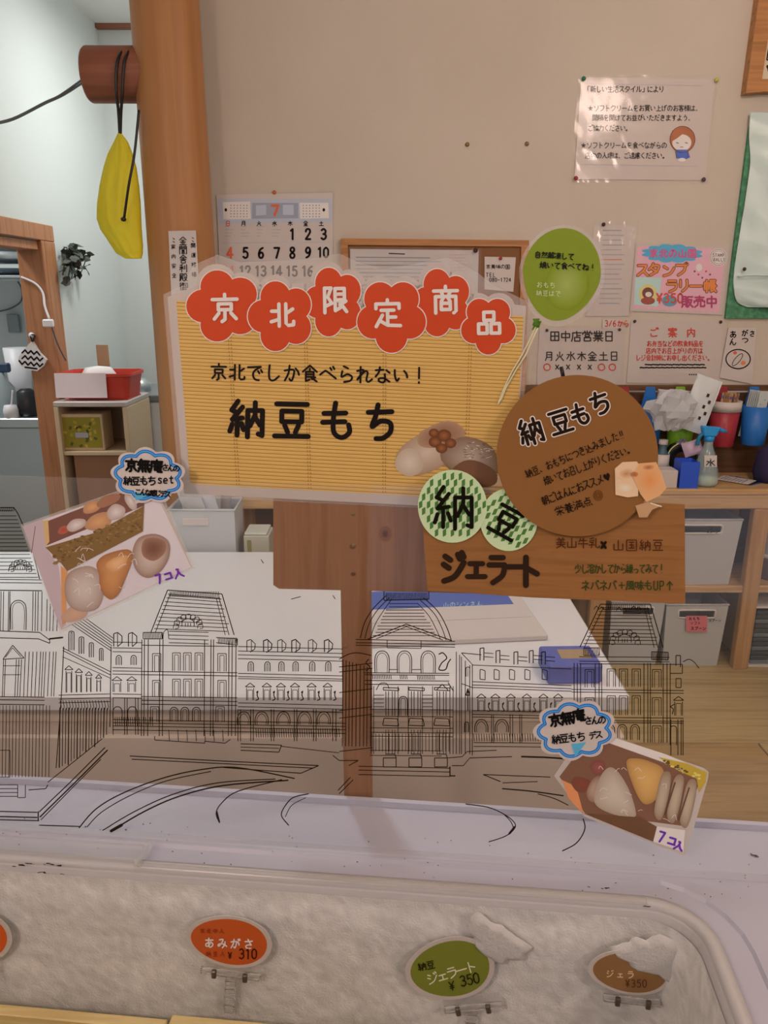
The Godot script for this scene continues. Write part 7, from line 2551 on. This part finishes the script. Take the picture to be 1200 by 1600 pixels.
	metas(wb, "small plain white box on the counter beside the cardboard sign", "box")
	var bb := thing("blue_box", "deep blue upright card box on the counter", "box", place(Vector3(at(1072, 745, 2.29).x, cy, -2.295)))
	var blue := mat("deep blue card", ph(42, 76, 168), 0.45)
	put("side_panel", box(Vector3(-0.028, 0, -0.03), Vector3(-0.026, 0.08, 0.03)), blue, bb)
	put("side_panel", box(Vector3(0.026, 0, -0.03), Vector3(0.028, 0.08, 0.03)), blue, bb)
	put("front_panel", box(Vector3(-0.0259, 0, 0.028), Vector3(0.0259, 0.082, 0.03)), blue, bb)
	put("back_panel", box(Vector3(-0.0259, 0, -0.03), Vector3(0.0259, 0.082, -0.028)), blue, bb)
	put("bottom_panel", box(Vector3(-0.0259, 0, -0.0279), Vector3(0.0259, 0.002, 0.0279)), blue, bb)
	# tape roll in its cutter behind them
	var td := thing("tape_dispenser", "black and cream tape dispenser behind the blue box", "tape", place(Vector3(at(1062, 735, 2.36).x, cy, -2.37)))
	put("base", box(Vector3(-0.05, 0, -0.025), Vector3(0.03, 0.04, 0.025), 0.004), mat("navy plastic", ph(36, 60, 110), 0.4), td)
	put("roll", lathe([[0.02, -0.012], [0.048, -0.012], [0.048, 0.012], [0.02, 0.012], [0.02, -0.012]], 28), mats["black"], td, Transform3D(Basis(Vector3(0, 0, 1), 0.0) * Basis(Vector3.RIGHT, PI / 2), Vector3(0.0, 0.075, 0)))
	put("tape_band", lathe([[0.0475, -0.011], [0.0495, -0.011], [0.0495, 0.011], [0.0475, 0.011]], 28), mat("cream tape", ph(206, 188, 120), 0.5), td, Transform3D(Basis(Vector3.RIGHT, PI / 2), Vector3(0.004, 0.075, 0.004)))
	# small glass bottle with white label, purple flower, pink packet
	var gb := thing("small_bottle", "small bottle with white label left of the tape dispenser", "bottle", place(Vector3(at(1034, 735, 2.35).x, cy, -2.36)))
	put("glass", lathe([[0.0, 0.0], [0.02, 0.0], [0.022, 0.005], [0.022, 0.08], [0.012, 0.1], [0.012, 0.118], [0.0, 0.118]], 20), mat("dark teal glass", ph(60, 84, 90), 0.2), gb)
	put("label_band", lathe([[0.0222, 0.03], [0.0226, 0.03], [0.0226, 0.088], [0.0222, 0.088]], 20), mats["paper"], gb)
	put("cap", lathe([[0.0, 0.118], [0.014, 0.118], [0.014, 0.132], [0.0, 0.134]], 16), mats["white plastic"], gb)
	var pf := thing("purple_flower", "small purple artificial flower above the blue box", "flower", place(at(1065, 690, 2.36)))
	put("stalk", tube(PackedVector3Array([Vector3(0, -0.035, 0), Vector3(0, 0, 0)]), 0.002, 5), mats["teal plastic"], pf)
	for k in 7:
		var a := TAU * k / 7.0
		put("petal", lathe([[0.0, 0.0], [0.006, 0.003], [0.0, 0.006]], 8), mat("purple petal", ph(130, 84, 150), 0.6), pf, Transform3D(Basis(Vector3(0, 0, 1), a), Vector3(cos(a) * 0.009, sin(a) * 0.007, 0.004)))
	var pp := put("pink_packet", packet(0.06, 0.045, 0.012, 8), mat("pink film", ph(176, 140, 146), 0.35), self, Transform3D(Basis.from_euler(Vector3(-0.3, 0, 0.3)), at(1082, 700, 2.33)))
	metas(pp, "small pink packet between the tape dispenser and spray bottle", "packet")
	# crumpled white plastic bag over the green cup
	var bg := thing("plastic_bag", "crumpled white translucent plastic bag in front of the cups", "bag", place(at(1050, 640, 2.30)))
	var n := FastNoiseLite.new()
	n.seed = 3
	n.frequency = 16.0
	var st := begin()
	var rings := []
	for j in 11:
		var v := j / 10.0
		var ring := []
		for k in 22:
			var a := TAU * k / 22.0
			var d := Vector3(cos(a) * sin(v * PI), cos(v * PI), sin(a) * sin(v * PI))
			var f := 1.0 + 0.55 * n.get_noise_3d(d.x * 0.12, d.y * 0.12, d.z * 0.12)
			ring.append(Vector3(d.x * 0.066, d.y * 0.062, d.z * 0.035) * f)
		rings.append(ring)
	for j in 10:
		for k in 22:
			var k2 := (k + 1) % 22
			quad_out(st, rings[j][k], rings[j][k2], rings[j + 1][k2], rings[j + 1][k], Vector3.ZERO)
	var bm := mat("bag film", ph(186, 172, 164), 0.3)
	bm.transparency = BaseMaterial3D.TRANSPARENCY_ALPHA
	bm.albedo_color.a = 0.75
	bm.roughness = 0.32
	put("crumpled_film", finish(st), bm, bg)
	# leaflets lying at the right, dark cloth in the corner
	for k in 3:
		var lf := put("leaflet", box(Vector3(-0.035, 0, -0.05), Vector3(0.035, 0.0012, 0.05)), [mat("leaflet blue", ph(60, 76, 110), 0.6), mats["black"], mats["paper"]][k], self, Transform3D(Basis(Vector3.UP, 0.55 + 0.12 * k), Vector3(at(1152, 750, 2.35).x + 0.012 * (2 - k), cy + 0.0015 * k, -2.36)))
		metas(lf, ["blue leaflet at the bottom of the pile on the counter", "black leaflet in the middle of the pile on the counter", "white printed leaflet on top of the pile on the counter"][k], "leaflet", "leaflets on the counter")
		if k == 2:
			for q in 7:
				put("text_line", box(Vector3(-0.026, 0.0013, -0.04 + q * 0.011), Vector3(0.024 - (q % 3) * 0.008, 0.0016, -0.036 + q * 0.011)), mat("leaflet text", ph(120, 116, 120), 0.7), lf)
	var pu := put("dark_pouch", lathe([[0.0, 0.0], [0.05, 0.0], [0.058, 0.03], [0.05, 0.09], [0.02, 0.12], [0.0, 0.122]], 22), mat("indigo cloth", ph(44, 34, 60), 0.9), self, place(Vector3(at(1206, 740, 2.36).x, cy, -2.36)))
	metas(pu, "dark indigo pouch at the right end of the counter", "pouch")


func price_tags() -> void:
	var tags := [
		["orange tag cut by the left edge of the picture", Vector2(-48, 1462), 60, 36, 0.12, pn(188, 74, 30)],
		["orange oval price tag with white hiragana in a clear clip", Vector2(358, 1470), 60, 35, 0.16, pn(176, 72, 30)],
		["green oval price tag, its corner iced over", Vector2(703, 1513), 62, 43, -0.14, pn(112, 108, 36)],
		["brown oval price tag half hidden by frost", Vector2(984, 1518), 58, 31, 0.1, pn(132, 88, 50)],
	]
	var depth := [0.003, 0.003, 0.001, 0.005]
	for k in 4:
		var t: Array = tags[k]
		var plane := root_f
		plane.origin = root_f * Vector3(0, 0, 0.0735 + depth[k])
		var m: Vector2 = t[1]
		var o := sheet_thing("price_tag", t[0], "price tag", plane, m + Vector2(0, 60), "oval price tags in the freezer", 0.0)
		var shape := PackedVector2Array()
		var inner := PackedVector2Array()
		for a in 40:
			var an := TAU * a / 40.0
			var q := Vector2(cos(an) * t[2], sin(an) * t[3])
			q.y *= 1.0 + 0.10 * cos(an)
			shape.append(m + (q * 1.13).rotated(t[4]))
			inner.append(m + q.rotated(t[4]))
		plate(o, "card", shape, 0.0, 0.0008, mats["laminated paper"])
		var i := ink(o, 0.001)
		i.poly(inner, t[5], 0)
		var wh := pn(236, 206, 176)
		var br := lin(70, 24, 8)
		if k == 1:
			write(i, "あみがさ", 320, 1463, 16, 2.2, wh, {"step": 20.5, "ang": 0.03})
			write(i, "京北中入", 313, 1449, 8, 1.1, pn(140, 50, 20), {"step": 10})
			write(i, "納豆入", 322, 1485, 8, 1.1, pn(140, 50, 20), {"step": 11})
			write(i, "¥", 356, 1485, 12, 1.6, br, {})
			write(i, "310", 373, 1480, 17, 2.0, br, {"step": 14.5, "wide": 0.95})
		elif k == 2:
			write(i, "納豆", 651, 1503, 14, 1.5, lin(30, 28, 8), {"step": 14, "ang": -0.2})
			write(i, "ジェラート", 665, 1520, 18, 2.0, pn(214, 206, 140), {"step": 15.6, "ang": -0.28})
			write(i, "¥", 700, 1532, 15, 1.8, lin(40, 34, 10), {"ang": -0.2})
			write(i, "350", 716, 1523, 18, 2.0, lin(40, 34, 10), {"step": 15.5, "ang": -0.22})
		elif k == 3:
			write(i, "ジェラ", 947, 1513, 12, 1.6, pn(206, 158, 112), {"step": 16, "ang": 0.05})
			write(i, "¥350", 976, 1528, 13, 1.5, pn(86, 44, 24), {"step": 13})
		i.done("print", mats["film_ink"])
		# clear moulded clip: bar under the card, two dark pegs, ribbed stem down to the box
		var g: Material = mats["clear moulded plastic"]
		var off := Vector2([-4.0, 2.0, 36.0, 4.0][k], [44.0, 50.0, 60.0, 44.0][k])
		var c := on(o.transform, m + off)
		var rot: float = [0.1, 0.06, -0.22, 0.03][k]
		var rt := Transform3D(Basis(Vector3(0, 0, 1), -rot), c + Vector3(0, 0, 0.001))
		var s := absf(on(o.transform, m + Vector2(47, 0)).x - on(o.transform, m).x)
		put("clip_plate", box(Vector3(-s, 0.0, -0.004), Vector3(s, 0.016, -0.002), 0.0006), mats["clear rail"], o, rt)
		put("clip_bar", box(Vector3(-s, -0.004, -0.004), Vector3(s, 0.003, 0.003), 0.0012), g, o, rt)
		for e: float in [-0.52, 0.52]:
			put("clip_peg", box(Vector3(e * s - 0.0028, -0.006, 0.0005), Vector3(e * s + 0.0028, 0.005, 0.0055), 0.001), mat("smoke plastic", Color(0.09, 0.075, 0.06), 0.2), o, rt)
		if k < 3:
			var y := -0.0065
			for q in 9:
				var len := 0.0072 if q % 2 else 0.0056
				put("stem_rib", box(Vector3(-0.006 - 0.001 * (q % 2), y - len, -0.003), Vector3(0.006 + 0.001 * (q % 2), y, 0.002), 0.0012), g, o, Transform3D(Basis(Vector3.RIGHT, 0.05), c + Vector3(-0.0008 * q, 0, 0)))
				y -= len + 0.0002
	# crust of ice over the green and the brown tag: lumps grown from the wall
	var n := FastNoiseLite.new()
	n.seed = 8
	n.frequency = 0.05
	for b: Array in [[776, 1474, 52, 26, 0.0885, "over the corner of the green tag", 0.55], [1030, 1502, 66, 30, 0.0915, "over the top of the brown tag", 0.3]]:
		var plane := root_f
		plane.origin = root_f * Vector3(0, 0, b[4] - 0.012)
		var o := sheet_thing("frost_lump", "grey lump of frost " + b[5], "frost", plane, Vector2(b[0], b[1]), "frost lumps on the tags")
		var st := begin(true)
		var rings := []
		for r in 8:
			var ring := []
			for k in 30:
				var a := TAU * k / 30.0
				var f := r / 7.0
				var wob := 1.0 + 0.16 * sin(a * 3.0 + b[0]) + 0.10 * sin(a * 7.0) + 0.06 * sin(a * 11.0 + 2.0)
				var q := Vector2(b[0], b[1]) + (Vector2(cos(a) * b[2], sin(a) * b[3]) * f * wob).rotated(b[6])
				ring.append(on(o.transform, q) + Vector3(0, 0, 0.0025 * sqrt(maxf(0.0, 1.0 - f * f)) + 0.0008 * n.get_noise_2d(q.x * 3.0, q.y * 3.0) - (0.005 if r == 7 else 0.0)))
			rings.append(ring)
		for r in 7:
			for k in 30:
				var k2 := (k + 1) % 30
				quad(st, rings[r][k], rings[r][k2], rings[r + 1][k2], rings[r + 1][k])
		var fm := mat("frost lump ice", Color(0.6, 0.615, 0.62), 0.75)
		fm.heightmap_enabled = true
		fm.uv1_triplanar = true
		fm.uv1_scale = Vector3(16, 16, 16)
		fm.heightmap_texture = (mats["frost"] as StandardMaterial3D).heightmap_texture
		fm.heightmap_scale = 0.06
		put("ice", finish(st), fm, o)
